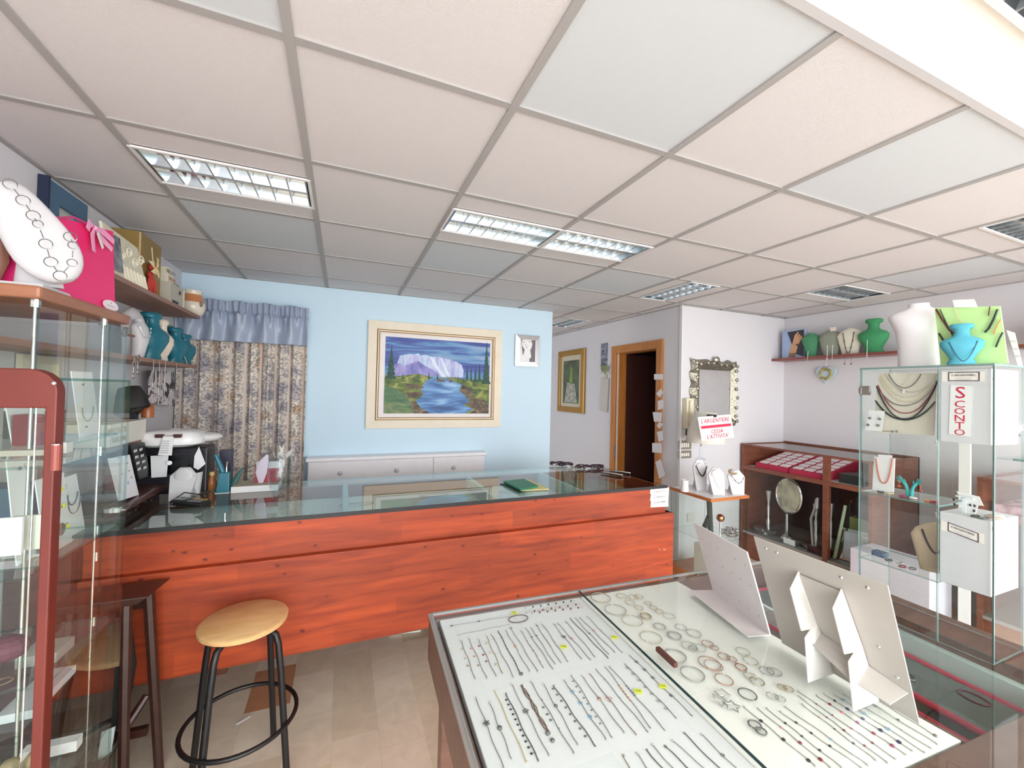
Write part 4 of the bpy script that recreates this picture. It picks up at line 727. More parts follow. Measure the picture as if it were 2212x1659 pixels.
# necklace card in the case
t = thing('necklace_card', 'beige card hung with many dark and gold necklaces inside the glass case', 'display card', (1.68, .74, 1.46))
P = [PX(x, y, 1.66) for x, y in ((1886, 934), (2017, 941), (2024, 806), (1897, 806))]; MB().slab(P, (.003, 0, 0)).build('card', M('d6cfc3', .7), t)
for k, (a, b_, m_, c_, r_) in enumerate((((1905, 808), (1967, 808), (1938, 838), 'c', .0007), ((1919, 807), (1990, 808), (1953, 838), 'k', .001), ((1903, 812), (2023, 810), (1950, 858), 'y', .0009), ((1900, 815), (2024, 818), (1955, 868), 'c', .001), ((1896, 838), (2024, 826), (1950, 876), 'd', .0014), ((1896, 832), (2026, 822), (1942, 892), 'R', .0015), ((1893, 834), (2025, 824), (1952, 905), 'k', .002), ((1891, 865), (2020, 868), (1958, 907), 'k', .0025), ((1911, 808), (2025, 812), (1962, 847), 's', .0008))):
    A, B_, M_ = PX(*a, 1.656), PX(*b_, 1.656), PX(*m_, 1.656); pts = []
    for j in range(15):
        u = -1+2*j/14; base = A.lerp(B_, (u+1)/2); mid = A.lerp(B_, .5); drop = (mid.z-M_.z)*1.0; pts.append(base+Vector((0, 0, -drop*(1-abs(u)**2.2))))
    q = MB(); q.tube(pts, r_, 5); q.build('necklace', bead[c_], t, smooth=True)
c = PX(1952, 846, 1.652); MB().box(c.x, c.x+.001, c.y-.003, c.y+.003, c.z-.006, c.z+.006).build('tag', WHITE, t)
t = thing('earring_card', 'small white card with four dark drop earrings at the left inside the glass case', 'display card', (1.65, .80, 1.45))
P = [PX(x, y, 1.645) for x, y in ((1868, 929), (1904, 932), (1911, 888), (1877, 886))]; MB().slab(P, (.002, 0, 0)).build('card', PAPER, t)
for x, y in ((1879, 903), (1900, 905), (1875, 918), (1897, 919)):
    p = PX(x, y, 1.642); q = MB(); q.sph(p, .0042, 8, 6); q.tube([p, p+Vector((0, 0, .012))], .0006, 4); q.build('earring', DSILV, t)
q = MB(); q.sph(PX(1928, 932, 1.64), .004, 8, 5); q.sph(PX(1937, 932, 1.64), .004, 8, 5); q.tube([PX(1905, 931, 1.64), PX(1928, 932, 1.64)], .0008, 4); tag(q.build('pearl_earring', DSILV), 'pair of dark pearl studs at the lower edge of the beige necklace card', 'earring')
# white stand with coral necklace
c = PX(1907, 1068, 1.66); c.z = 1.2935
t = thing('necklace_stand', 'white card stand with a coral orange necklace on the upper glass shelf', 'display card', c)
P = [PX(x, y, 1.66) for x, y in ((1884, 1060), (1930, 1064), (1933, 991), (1926, 990), (1926, 984), (1897, 982), (1897, 988), (1888, 987))]; dz = 1.2935-min(p.z for p in P); P = [p+Vector((0, 0, dz)) for p in P]; MB().slab(P, (.003, 0, 0)).build('card', PAPER, t)
q = MB(); A = PX(1892, 990, 1.656); B_ = PX(1928, 990, 1.656); L_ = PX(1906, 1046, 1.656)
q.tube([A.lerp(B_, (1+s)/2)+Vector((0, 0, dz-(A.z-L_.z)*(1-abs(s)**2.6))) for s in [-1+j/7 for j in range(15)]], .0016, 6); q.build('necklace', M('c8674a', .5), t, smooth=True)
# hand shaped earring stands
def hands(label, c, h, rot, mt):
    c = Vector(c); T = Tr(c) @ RZ(rot); q = MB(); q.T = T
    for s in (-1, 1):
        q.tube([(s*.07*h, 0, 0), (s*.10*h, 0, .30*h), (s*.16*h, 0, .52*h), (s*.27*h, 0, .68*h), (s*.33*h, 0, .74*h)], [.11*h, .10*h, .095*h, .10*h, .07*h], 10, flat=.7)
        for k in range(4):
            a = math.radians(18+17*k); L_ = h*(.26, .30, .29, .23)[k]; b0 = Vector((s*(.30*h+.0*k), 0, (.76-.035*k)*h)); d = Vector((s*math.sin(a), -.25, math.cos(a)))
            q.tube([b0, b0+d*L_*.5, b0+d*L_+Vector((s*.02*h, -.04*h, -.01*h))], [.034*h, .028*h, .016*h], 6)
        b0 = Vector((s*.19*h, 0, .62*h)); q.tube([b0, b0+Vector((s*-.02*h, -.06*h, .14*h)), b0+Vector((s*.02*h, -.10*h, .22*h))], [.04*h, .03*h, .018*h], 6)
    q.box(-.16*h, .16*h, -.09*h, .09*h, 0, .03*h)
    return tag(q.build('hand_stand', mt, smooth=True), label, 'jewellery stand')
c = PX(1965, 1068, 1.70); hands('teal stand shaped like a pair of open hands on the upper glass shelf', (1.70, c.y+.0, 1.2935), .060, -90, M('3fa3a3', .6))
for k, (x, y) in enumerate(((1942, 1050), (1988, 1060))):
    q = MB(); p = PX(x, y, 1.67); p.z = max(p.z, 1.303); q.sph(p, .0048, 8, 5, (.6, 1, .8)); q.sph(p+Vector((0, 0, .013)), .0038, 8, 5, (.6, 1, .8)); q.tube([p, p+Vector((0, 0, .02))], .0006, 4); tag(q.build('drop_earring', M('b5553c', .5)), 'terracotta drop earring hanging '+('left' if k == 0 else 'right')+' of the teal hands', 'earring')
hands('white stand shaped like open hands at the right edge of the glass case', (1.70+.06, .532+.02, 1.463), .062, -100, WHITE).location = PX(2180, 960, 1.78)
tag(MB().box(1.72, 1.87, .50, .526, 1.440, 1.4455).build('side_ledge', GEDGE), 'little glass ledge under the white hands', 'ledge')
for k, (x, y) in enumerate(((2161, 920), (2161, 933), (2203, 928), (2203, 940))): tag(MB().sph(PX(x, y, 1.81), .005, 8, 5, (1, 1, .7)).build('stud_earring', M('6f7384', .4)), ['upper left', 'lower left', 'upper right', 'lower right'][k]+' grey stud beside the white hands', 'earring')
# small pieces on shelf, white T stand on the lower cube
for k, (x, y, cc, w_) in enumerate(((1895, 1064, 'k', 'black'), (1915, 1064, 'c', 'cream'), (1942, 1070, 'P', 'plum'), (1965, 1074, 'w', 'white'), (1998, 1080, 'o', 'amber'), (2008, 1082, 'R', 'dark red'))):
    p = PX(x, y, 1.64); q = MB(); q.tube([Vector((1.66+.008*math.cos(a*.6), p.y+.008*math.sin(a*.6), 1.296)) for a in range(11)], .002, 5, closed=True); tag(q.build('ring', bead[cc]), w_+' ring lying on the upper glass shelf', 'ring')
c = Vector((1.665, .592, 1.2785)); t = thing('earring_stand', 'white T-shaped earring stand with dark drops on top of the lower white cube', 'jewellery stand', c)
MB().slab([c+Vector(p) for p in ((0, .014, 0), (0, -.012, 0), (0, -.018, .03), (-.0, -.028, .032), (0, -.020, .055), (0, .026, .060), (0, .022, .05), (0, .010, .03))], (.003, 0, 0)).build('panel', WHITE, t)
q = MB(); q.box(c.x-.006, c.x-.001, c.y-.01, c.y+.026, c.z+.045, c.z+.049); q.box(c.x-.006, c.x-.002, c.y+.004, c.y+.012, c.z, c.z+.046); q.build('bar', M('dfe3ea', .4), t)
for dy, dz in ((-.004, .028), (-.013, .028), (-.012, .014), (.030, .035), (.028, .022)): MB().sph(c+Vector((-.005, dy, dz)), .0035, 8, 5, (.6, .8, 1.1)).build('earring', BLACK, t)
for k, (dx, dy, cc, w_) in enumerate(((.03, -.03, 's', 'bright silver chain'), (.02, -.045, 'o', 'orange bead chain'), (-.02, -.02, 'k', 'green stone ring'), (-.025, -.04, 'd', 'dark clasp'))):
    p = c+Vector((dx, dy, .003)); q = MB(); q.tube([p+Vector((.014*math.cos(a*.6), .008*math.sin(a*.6), .0)) for a in range(11)], .0018, 5, closed=True); tag(q.build('bracelet', bead[cc]), w_+' lying on top of the lower white cube', 'bracelet')
P = [c+Vector(p) for p in ((.03, -.04, .004), (.06, -.045, .006), (.05, -.056, .0015), (.02, -.052, .0015))]; tag(MB().slab(P, (0, 0, .001)).build('price_list', PAPER), 'white slip lying at the right on top of the lower white cube', 'paper')
# beige bust with dark necklace on lower shelf + blue box
c = PX(1985, 1210, 1.70); bust('beige suede bust with a dark braided necklace on the lower glass shelf', (1.71, .68, 1.0735), .150, -70, M('cdb79b', .8, bump=.3), 'egg', .9, (0, 'dark braided necklace on the beige bust', M('3a2c38'), .0028, .86, .42, .20))
c = PX(1905, 1190, 1.70); tag(MB().box(1.675, 1.705, c.y-.018, c.y+.018, 1.0735, 1.090).build('trinket_box', ramp_mat('blue_mosaic', 'noise', 120, [(.3, lin('1f2f4d')), (.6, lin('5d7390')), (.8, lin('c9a8a0'))]), bevel=.002), 'small dark blue mosaic trinket box on the lower glass shelf', 'box')
for k, (dy, cc, w_) in enumerate(((.055, 'R', 'red'), (.035, 'd', 'grey'), (.10, 'k', 'black'), (.075, 's', 'silver'))):
    q = MB(); p = Vector((1.65+.01*k, .68+dy, 1.076)); q.tube([p+Vector((.011*math.cos(a*.6), .008*math.sin(a*.6), 0)) for a in range(11)], .0018, 5, closed=True); tag(q.build('bracelet', bead[cc]), w_+' bracelet lying on the lower glass shelf', 'bracelet')
# ---------------- on top of the case
zt2 = 1.7065
c = PX(1953, 792, 1.70); bust('bare white torso bust standing on the glass case', (1.71, .725, zt2), .205, -58, LEATH, 'torso', .72)
# lime green bag with blue bust and necklaces
t = thing('lime_board', 'lime green square board hung with dark necklaces on top of the glass case', 'display panel', (1.66, .58, zt2))
gp = [PX(x, y, 1.66) for x, y in ((2032, 790), (2178, 789), (2160, 661), (2019, 665))]; dz = zt2-min(gp[0].z, gp[1].z); gp[0].z = gp[1].z = zt2
lime = mat('lime_paper', lin('bfe89e'), .6, var=.04, vs=5); MB().slab(gp, (.004, 0, 0)).build('panel', lime, t)
for pts, c_, r_ in ((((2022, 668), (2035, 690), (2050, 712), (2062, 722), (2080, 735)), 'R', .003), (((2030, 668), (2045, 700), (2060, 730), (2080, 742)), 'k', .0013), (((2028, 720), (2045, 748), (2065, 768), (2086, 777)), 'k', .0024), (((2155, 668), (2146, 690), (2135, 710), (2127, 718)), 'k', .0028), (((2162, 690), (2152, 708), (2146, 722)), 'o', .0018), (((2166, 718), (2157, 735), (2151, 750)), 'k', .0022), (((2062, 664), (2072, 690), (2085, 702), (2096, 706)), 'c', .0008), (((2138, 662), (2135, 682)), 'R', .0014)):
    q = MB(); q.tube([PX(x, y, 1.654) for x, y in pts], r_, 5); q.build('necklace', bead[c_] if c_ != 'R' else M('5a2f28', .6), t, smooth=True)
MB().slab([PX(x, y, 1.653) for x, y in ((2062, 664), (2112, 664), (2104, 646), (2057, 648))], (.001, 0, 0)).build('note', PAPER, t)
b_ = bust('pale turquoise velvet bust with dark necklaces in front of the lime green panel', (1.632, .597, zt2), .115, -62, BLUEB, 'hour', .78, (0, 'long thin dark necklace on the turquoise bust', M('23405c'), .0011, .55, .06, .24))
t = thing('price_list', 'white leaning price list strip at the right edge on top of the glass case', 'price list', PX(2190, 788, 1.75)); MB().slab([PX(x, y, 1.75) for x, y in ((2199, 790), (2209, 790), (2192, 719), (2174, 713))], (.0015, 0, 0)).build('card', PAPER, t)
q = MB(); [q.slab([PX(x+dx, y, 1.7485) for x, y, dx in ((2182+k*5, 735+k*16, 0), (2182+k*5, 735+k*16, 12), (2182+k*5, 740+k*16, 13), (2182+k*5, 740+k*16, 1))], (.0003, 0, 0)) for k in range(3)]; q.build('small_print', M('c9c6cf'), t)
tag(MB().slab([PX(x, y, 1.75) for x, y in ((2003, 735), (2004, 716), (2020, 726), (2019, 738))], (.001, 0, 0)).build('price_tag', PAPER), 'small white tag between white torso and lime panel', 'price tag')
tag(MB().slab([PX(x, y, 1.76) for x, y in ((2002, 762), (2006, 742), (2024, 761))], (.01, 0, 0)).build('paper_wedge', M('cfd0cc')), 'grey-white paper wedge below the small tag, left of the lime panel', 'paper')
# ================================================================ SIDEBOARD ALONG THE RIGHT WALL
def sideboard(label, y0, y1, div):
    t = thing('sideboard', label, 'sideboard', (4.08, (y0+y1)/2, 0)); x0, x1 = 3.76, 4.415
    B = BROWNW
    MB().box(x0+.02, x1, y0, y1, 0, .24).build('base', B, t, bevel=.003); MB().box(x0+.001, x1, y0, y1, .2405, .262).build('bottom_shelf', M('8d8a86', .25), t)
    MB().box(x0+.021, x1-.021, y0+.026, y1-.026, .885, .905).build('middle_shelf', M('cfcdcb', .4), t); MB().box(x0, x0+.02, y0, y1, .872, .91).build('shelf_edge', B, t)
    for y in (y0, y1-.025): MB().box(x0-.002, x1, y, y+.025, .0, 1.127).build('side_panel', B, t)
    for d in div: MB().box(x0-.003, x0+.04, d-.02, d+.02, .2415, 1.107).build('post', B, t)
    MB().box(x1-.02, x1, y0, y1, .24, 1.10).build('back_panel', M('3c1f1e', .5), t)
    MB().box(x0, x0+.015, y0, y1, 1.108, 1.125).build('front_rim', B, t); MB().box(x1-.02, x1, y0, y1, 1.10, 1.135).build('back_rim', B, t); pane(x0+.015, x1-.02, y0+.02, y1-.02, 1.115, 1.121, 'glass_top', t)
    ys = sorted([y0+.02]+[d for d in div]+[y1-.02])
    for a, b_ in zip(ys, ys[1:]):
        n = 2 if b_-a > .5 else 1
        for k in range(n): pane(x0+.004+.006*k, x0+.009+.006*k, a+(b_-a)*k/n, a+(b_-a)*(k+1)/n, .27, .87, 'sliding_glass', t)
    return t
sideboard('long brown wood and glass sideboard standing along the right wall in the alcove corner', 1.86, 2.975, [2.19]); sideboard('second brown wood and glass sideboard, nearer, seen through the tall glass case', .75, 1.30, [])
# ring trays: crimson with white pads
for r_ in range(2):
    y0, y1 = (2.215, 2.52) if r_ == 0 else (2.535, 2.85)
    t = thing('ring_tray', ['nearer', 'farther'][r_]+' crimson ring tray with rows of white cards in the top of the sideboard', 'tray', (4.0, (y0+y1)/2, .906), 'crimson ring trays'); MB().hexa([(3.80, y0, .906), (4.3, y0, .906), (4.3, y1, .906), (3.80, y1, .906)], [(3.80, y0, .95), (4.3, y0, 1.06), (4.3, y1, 1.06), (3.80, y1, .95)]).build('tray', M('b02a49', .7), t)
    for i in range(6):
        q = MB(); 
        for j in range(3): xx = 3.82+i*.08; z = .952+(xx-3.80)*.22; yy = y0+.012+j*.1; q.hexa([(xx, yy, z), (xx+.055, yy, z+.012), (xx+.055, yy+.075, z+.012), (xx, yy+.075, z)], [(xx, yy, z+.006), (xx+.055, yy, z+.018), (xx+.055, yy+.075, z+.018), (xx, yy+.075, z+.006)])
        q.build('white_pads', M('e9dfe2', .6), t)
q = MB(); q.box(3.83, 4.3, .80, 1.25, .906, .96); tag(q.build('ring_tray', ramp_mat('wine_pattern', 'noise', 16, [(.4, lin('6d1f33')), (.6, lin('c39aa4'))])), 'wine coloured patterned tray in the nearer sideboard', 'tray')
tag(MB().box(3.85, 4.2, 1.95, 2.14, .906, .98).build('silver_box', mat('dark_case', lin('3c4140'), .3, .4)), 'dark silvery box in the small upper bay of the sideboard', 'box')
tag(MB().box(3.80, 4.05, .82, 1.0, 1.135, 1.20).build('paper_stack', M('d3cbcf')), 'pale box lying on the nearer sideboard', 'box')
# silverware inside the sideboard
def on_shelf(px, py, x): p = PX(px, py, x); p.z = .263; return p
c = on_shelf(1700, 1130, 3.95); t = thing('silver_mirror', 'oval cream plate in a silver rim on a stand inside the sideboard', 'ornament', c)
q = MB(); P = [c+Vector((.02, .12*math.cos(a), .40+.16*math.sin(a))) for a in [k*6.283/24 for k in range(24)]]; q.tube(P, .012, 6, closed=True); q.build('rim', CHROME, t, smooth=True)
q = MB(); q.slab(P, (.008, 0, 0)); q.build('plate', ramp_mat('veined_cream', 'noise', 10, [(.3, lin('8d8676')), (.6, lin('cfc8b0'))]), t); MB().lathe(c, [(.07, 0), (.05, .02), (.015, .05), (.012, .23), (.03, .25)], 16).build('foot', SILVER, t, smooth=True)
for px, h, w_ in ((1660, .42, 'slim silver cane-topped candlestick at the far end of the sideboard'), (1763, .40, 'tall silver candlestick left of the sideboard post'), (1795, .44, 'pair-arm silver candlestick right of the sideboard post')):
    c = on_shelf(px, 1100, 3.9); tag(MB().lathe(c, [(.05, 0), (.045, .01), (.012, .03), (.02, h*.3), (.009, h*.36), (.014, h*.6), (.008, h*.7), (.02, h*.9), (.024, h)], 14).build('candlestick', SILVER, smooth=True), w_, 'candlestick')
for k, (px, py) in enumerate(((1640, 1125), (1665, 1120), (1720, 1150), (1745, 1120), (1750, 1165))):
    c = on_shelf(px, py, 3.86+.03*(k % 2)); q = MB(); q.lathe(c, [(.03, 0), (.05, .02), (.06, .05), (.04, .055)], 12); tag(q.build('silver_bowl', SILVER, smooth=True), ['low silver bowl at the far end of the sideboard floor', 'silver dish beside the far candlestick', 'silver dish under the oval plate', 'silver bowl left of the sideboard post', 'small silver bowl close to the sideboard post'][k], 'bowl', 'silver bowls in the sideboard')
c = on_shelf(1702, 1148, 3.80); tag(MB().box(c.x, c.x+.01, c.y-.06, c.y+.04, c.z, c.z+.05).build('price_card', PAPER), 'white price card on the sideboard floor', 'card')
c = on_shelf(1760, 1170, 3.8); tag(MB().box(c.x, c.x+.08, c.y-.1, c.y+.06, c.z, c.z+.05).build('jewel_case', M('3b1520', .5)), 'low dark red box on the sideboard floor near the post', 'box')
c = on_shelf(1820, 1190, 3.86); 
def photo_frame(label, c, w, h, rot, m1, m2, lean=-12):
    t = thing('framed_photo', label, 'framed photo', c); T = Tr(c) @ RZ(rot) @ Matrix.Rotation(math.radians(lean), 4, 'X')
    q = MB(); q.T = T; rect_frame(q, (0, 0, h/2), (1, 0, 0), (0, 0, 1), w, h, (0, -1, 0), w*.12, .012); q.build('frame', m1, t)
    q = MB(); q.T = T; q.box(-w*.42, w*.42, -.002, .003, w*.08, h-w*.08); q.build('picture', m2, t); q = MB(); q.T = T; q.slab([(-.02, .004, h*.6), (.02, .004, h*.6), (.03, h*.28, .02), (-.03, h*.28, .02)], (0, .004, 0)); q.build('strut', BLACK, t); return t
pv = ramp_mat('pale_blue_print', 'noise', 14, [(.3, lin('b9c6d6')), (.7, lin('dfe6ee'))])
photo_frame('large silver photo frame with a pale blue print on the sideboard floor', (3.90, 2.05, .264), .20, .26, -78, CHROME, pv); photo_frame('second silver photo frame partly behind the first, seen through the glass case', (3.86, 1.93, .264), .1, .24, -80, CHROME, pv)
tag(MB().box(4.02, 4.3, 1.89, 2.15, .264, .60).build('storage_box', M('8f9c5a', .6)), 'olive green open box standing in the sideboard lower bay', 'box'); tag(MB().box(4.02, 4.3, 1.9, 2.1, .602, .78).build('storage_box', M('4a1f33', .5)), 'dark plum box above the olive one in the sideboard', 'box')
tag(MB().tube([(3.84, 2.16, .27), (3.87, 2.10, .72)], .012, 8).build('green_ruler', M('a9b79a')), 'pale green rod leaning in the sideboard lower bay', 'rod')
tag(MB().tube([Vector((3.84+.03*math.sin(a*.9), 2.30+.01*a, .64+.10*math.sin(a*1.1))) for a in range(5)]+[Vector((3.86, 2.34, .275))], .012, 8).build('silver_figure', SILVER, smooth=True), 'twisted silver figure just left of the sideboard post', 'ornament')
tag(MB().box(3.45, 3.72, 1.40, 1.84, 0, .52).build('storage_chest', M('c4bfca', .6), bevel=.004), 'plain white chest in front of the right wall, seen through the glass case', 'chest')
tag(MB().box(3.645, 3.66, 1.29, 1.345, 0, 1.45).build('white_post', WHITE, bevel=.002), 'narrow white post behind the tall glass case', 'post')
# ================================================================ SHELF ON THE RIGHT WALL
tag(MB().box(4.22, 4.42, 1.75, 2.995, 1.985, 2.008).build('wall_shelf', wood('shelf_red_wood', (.2, .05, .04), (.28, .075, .055), (.1, 0, 0), (2, 2, 9), .4, .1, False)), 'narrow dark red shelf high on the right wall of the alcove', 'shelf')
def sp(px, x=4.31): p = PX(px, 770, x); p.z = 2.009; return p
t = thing('photo_board', 'photo board of a hand wearing bracelets at the far end of the right wall shelf', 'photo panel', sp(1708)); A, B_ = PX(1690, 716, 4.30), PX(1738, 716, 4.30)
MB().box(4.30, 4.325, B_.y, A.y, 2.009, A.z).build('panel', M('9fb3d6', .5), t); yc = (A.y+B_.y)/2; hh = A.z-2.009
q = MB(); q.slab([(4.298, yc-.02, 2.02), (4.298, yc+.075*.6, 2.02), (4.298, yc+.02, 2.009+hh*.45), (4.298, yc-.01, 2.009+hh*.55), (4.298, yc-.05, 2.009+hh*.4)], (-.002, 0, 0)); [q.tube([(4.296, yc-.01-.012*k, 2.009+hh*.5), (4.296, yc-.03-.02*k, 2.009+hh*(.8-.03*k)), (4.296, yc-.055-.018*k, 2.009+hh*(.9-.08*k))], [.014, .011, .007], 6) for k in range(4)]; q.build('pictured_hand', M('c99c7a', .6), t)
MB().slab([(4.2985, yc+.06, 2.009+hh*.95), (4.2985, B_.y+.004, 2.009+hh*.97), (4.2985, B_.y+.004, 2.02), (4.2985, yc-.03, 2.05)], (-.0008, 0, 0)).build('dark_ground', M('35323a'), t)
q = MB(); [q.tube([(4.294, yc+.035, 2.03+.014*k), (4.292, yc, 2.026+.014*k), (4.294, yc-.03, 2.03+.014*k)], .003, 5) for k in range(3)]; q.build('bracelets', M('2d2427'), t)
SG = 'busts on the right wall shelf'
bust('sea green velvet bust nearest the hand photo on the right wall shelf', sp(1753), .24, -80, GREENV, 'collar', .72, name='display_bust')
bust('grey-green bust with a cream tag, second on the right wall shelf', sp(1795), .245, -80, M('8c9384', .9, bump=.3), 'egg', .95)
q = MB(); p = PX(1800, 711, 4.25); q.box(p.x-.001, p.x, p.y-.025, p.y+.025, p.z-.018, p.z+.018); tag(q.build('price_tag', M('e8d9cf')), 'cream tag on top of the grey-green bust', 'price tag')
bust('cream bust with a dark bead necklace, third on the right wall shelf', sp(1837), .245, -80, M('dfdccb', .6), 'egg', .98, (2, 'long dark bead necklace on the cream bust', BLACK, .0055, .80, .0, .17))
bust('emerald green velvet bust beside the bare white torso on the right wall shelf', sp(1888), .30, -80, M('3f8f5f', .9, bump=.3), 'hour', .72)
for k, (px, z0_, z1_) in enumerate(((1745, 2.06, 1.97), (1787, 2.1, 1.96), (1798, 2.1, 1.97), (1873, 2.12, 1.97))):
    p = PX(px, 760, 4.215); q = MB(); q.tube([(4.217, p.y, z0_), (4.214, p.y, z1_)], .0012, 4); [q.sph((4.213, p.y, z1_+.02*j), .005, 6, 4) for j in range(3)]; tag(q.build('pendant_chain', CHROME), ['thin silver chain hanging over the shelf edge by the green bust', 'left silver chain hanging under the grey-green bust', 'right silver chain hanging under the grey-green bust', 'silver chain hanging over the shelf edge by the emerald bust'][k], 'necklace')
q = MB(); [(q.sph((4.212, PX(px, 788, 4.21).y, PX(px, 786, 4.21).z), .006, 6, 4), q.tube([(4.212, PX(px, 788, 4.21).y, PX(px, 786, 4.21).z), (4.213, PX(px, 788, 4.21).y, 2.01), (4.235, PX(px, 788, 4.21).y, 2.012)], .001, 4)) for px in (1824, 1838)]; tag(q.build('bead_end', M('4a2226')), 'two dark beads hanging just below the shelf edge', 'bead')
t = thing('heart_ornament', 'pale glass heart with gold wreath hanging under the right wall shelf', 'heart ornament', PX(1785, 832, 4.395)); c = PX(1785, 808, 4.40); s_ = .006
P = [c+Vector((0, -s_*16*math.sin(a)**3*.95, s_*(13*math.cos(a)-5*math.cos(2*a)-2*math.cos(3*a)-math.cos(4*a)))) for a in [k*6.283/32 for k in range(32)]]; MB().slab(P, (-.012, 0, 0)).build('heart', mat('pale_blue_glass', (.5, .62, .68), .15), t, bevel=.003)
q = MB(); q.tube([c+Vector((-.018, .05*math.cos(a), .048*math.sin(a)+.01*math.cos(5*a))) for a in [k*6.283/24 for k in range(24)]], .009, 6, closed=True); q.build('wreath', ramp_mat('gold_flowers', 'noise', 90, [(.4, lin('7a6f3f')), (.6, lin('c7b25a'))], .4, bump=.6), t)
MB().tube([c+Vector((-.005, 0, .08)), (4.40, c.y, 1.985)], .0015, 4).build('hanger', CHROME, t)
tag(MB().box(4.2, 4.41, 1.38, 1.7, 2.009, 2.17).build('navy_box', NAVY), 'dark navy box at the far right above the glass case', 'box')
bpy.data.objects['navy_box'].location = Vector((4.2, .98, 1.985)); tag(MB().box(4.1, 4.42, .7, 1.25, 1.962, 1.985).build('wall_shelf', BROWNW), 'nearer shelf on the right wall carrying a navy box', 'shelf')
# ================================================================ ALCOVE WALL: mirror, intercom, switches
yw = 2.998
def alc(px, py, y=yw): return PY(px, py, y)
t = thing('wall_mirror', 'rectangular mirror in an embossed silver rococo frame on the alcove wall', 'mirror', alc(1540, 900)); A = alc(1491, 776); B_ = alc(1588, 905); A.z = 1.952; x0, x1, z1, z0 = A.x, B_.x, 1.952, 1.30; fr = .10
n = 44
q = MB()
def wob(a): return .010*math.sin(a*1.7)+.006*math.sin(a*4.1)
loop = []; per = [((x0, z0), (x1, z0)), ((x1, z0), (x1, z1)), ((x1, z1), (x0, z1)), ((x0, z1), (x0, z0))]
cx, cz = (x0+x1)/2, (z0+z1)/2; k = 0
for (a, b_) in per:
    for j in range(14):
        u = j/14; X = a[0]+(b_[0]-a[0])*u; Zz = a[1]+(b_[1]-a[1])*u; o_ = wob(k); ox = (X-cx)/(x1-x0)*2*o_; oz = (Zz-cz)/(z1-z0)*2*o_
        ix = min(max(X, x0+fr), x1-fr); iz = min(max(Zz, z0+fr), z1-fr); loop.append((Vector((X+ox, yw-.006, Zz+oz)), Vector(((X*.55+ix*.45), yw-.05, (Zz*.55+iz*.45))), Vector((ix, yw-.02, iz)))); k += 1
L_ = len(loop); vv = [[q.V(p) for p in r_] for r_ in loop]
for i in range(L_):
    for j in range(2): q.face([vv[i][j], vv[(i+1) % L_][j], vv[(i+1) % L_][j+1], vv[i][j+1]])
q.build('frame', mat('embossed_silver', (.30, .28, .22), .35, .9, var=.35, vs=45, bump=2.5, bs=42), t)
q = MB()
for i in range(0, L_, 2):
    p = loop[i][1]+Vector((0, -.004, 0)); q.sph(p+Vector((random.uniform(-.01, .01), 0, random.uniform(-.01, .01))), .018, 7, 5, (1, .6, 1))
q.sph((cx, yw-.04, z1+.005), .03, 8, 6, (1.2, .5, 1)); q.build('embossed_flowers', mat('embossed_silver_light', (.45, .42, .34), .3, .9, var=.3, vs=60, bump=1.5, bs=60), t, smooth=True)
MB().box(x0+fr-.005, x1-fr+.005, yw-.018, yw-.012, z0+fr-.005, z1-fr+.005).build('mirror_glass', mat('mirror', (.86, .88, .87), .03, 1), t)
t = thing('intercom', 'cream wall intercom handset beside the mirror', 'intercom', alc(1482, 935)); a = alc(1474, 860); b_ = alc(1489, 925); MB().box(a.x, b_.x, 2.94, 2.998, b_.z, a.z).build('body', M('e3dac0', .4), t, bevel=.008); MB().box(a.x+.02, a.x+.05, 2.915, 2.942, b_.z+.03, a.z-.02).build('handset', M('e8dfc8', .4), t, bevel=.01)
MB().tube([(a.x+.01, 2.95, b_.z), (a.x-.005, 2.94, b_.z-.05), (a.x+.02, 2.93, b_.z-.08), (a.x-.01, 2.94, b_.z-.12)], .008, 6).build('cord', M('3a4438'), t)
for k, (ya, yb) in enumerate(((952, 970), (974, 989))):
    a, b_ = alc(1465, ya), alc(1492, yb); t = thing('switch_plate', ['upper', 'lower'][k]+' bronze switch plate with four white switches on the alcove wall', 'light switch', ((a.x+b_.x)/2, 2.99, b_.z), 'switch plates'); MB().box(a.x, b_.x, 2.99, 2.999, b_.z, a.z).build('plate', M('8d8578', .35), t, bevel=.002)
    for j in range(4): MB().box(a.x+.028+j*.026, a.x+.046+j*.026, 2.985, 2.992, b_.z+.02, a.z-.022).build('switch', M('efece2', .4), t)
a = alc(1484, 1118); tag(MB().box(a.x, a.x+.08, 2.99, 2.999, a.z-.04, a.z+.04).build('wall_socket', M('d9d4d0', .4), bevel=.002), 'small wall socket low on the alcove wall behind the lamp table', 'socket')
# ================================================================ LAMP TABLE
LT0 = (2.66, 3.08, 2.36, 2.80)
t = thing('glass_side_case', 'low glass display case with orange wood top carrying the lamp', 'display case', (2.87, 2.58, 0)); x0, x1, y0, y1 = LT0
OW = wood('orange_trim_wood', (.42, .13, .04), (.52, .19, .06), (.2, .05, 0), (2, 2, 9), .35, .2, False)
MB().box(x0, x1, y0, y1, .775, .80).build('top', OW, t, bevel=.003); MB().box(x0+.012, x1-.012, y0+.012, y1-.012, .7995, .8015).build('top_inlay', M('e9e6e8', .3), t); MB().box(x0, x1, y0, y1, .07, .15).build('base', OW, t); [MB().box(x, x+.04, y, y+.04, 0, .07).build('foot', BLACK, t) for x in (x0+.03, x1-.07) for y in (y0+.03, y1-.07)]
for a in ((x0+.01, x0+.015, y0+.01, y1-.01), (x1-.015, x1-.01, y0+.01, y1-.01), (x0+.015, x1-.015, y0+.01, y0+.015), (x0+.015, x1-.015, y1-.015, y1-.01)): pane(*a, .15, .775, 'glass_side', t)
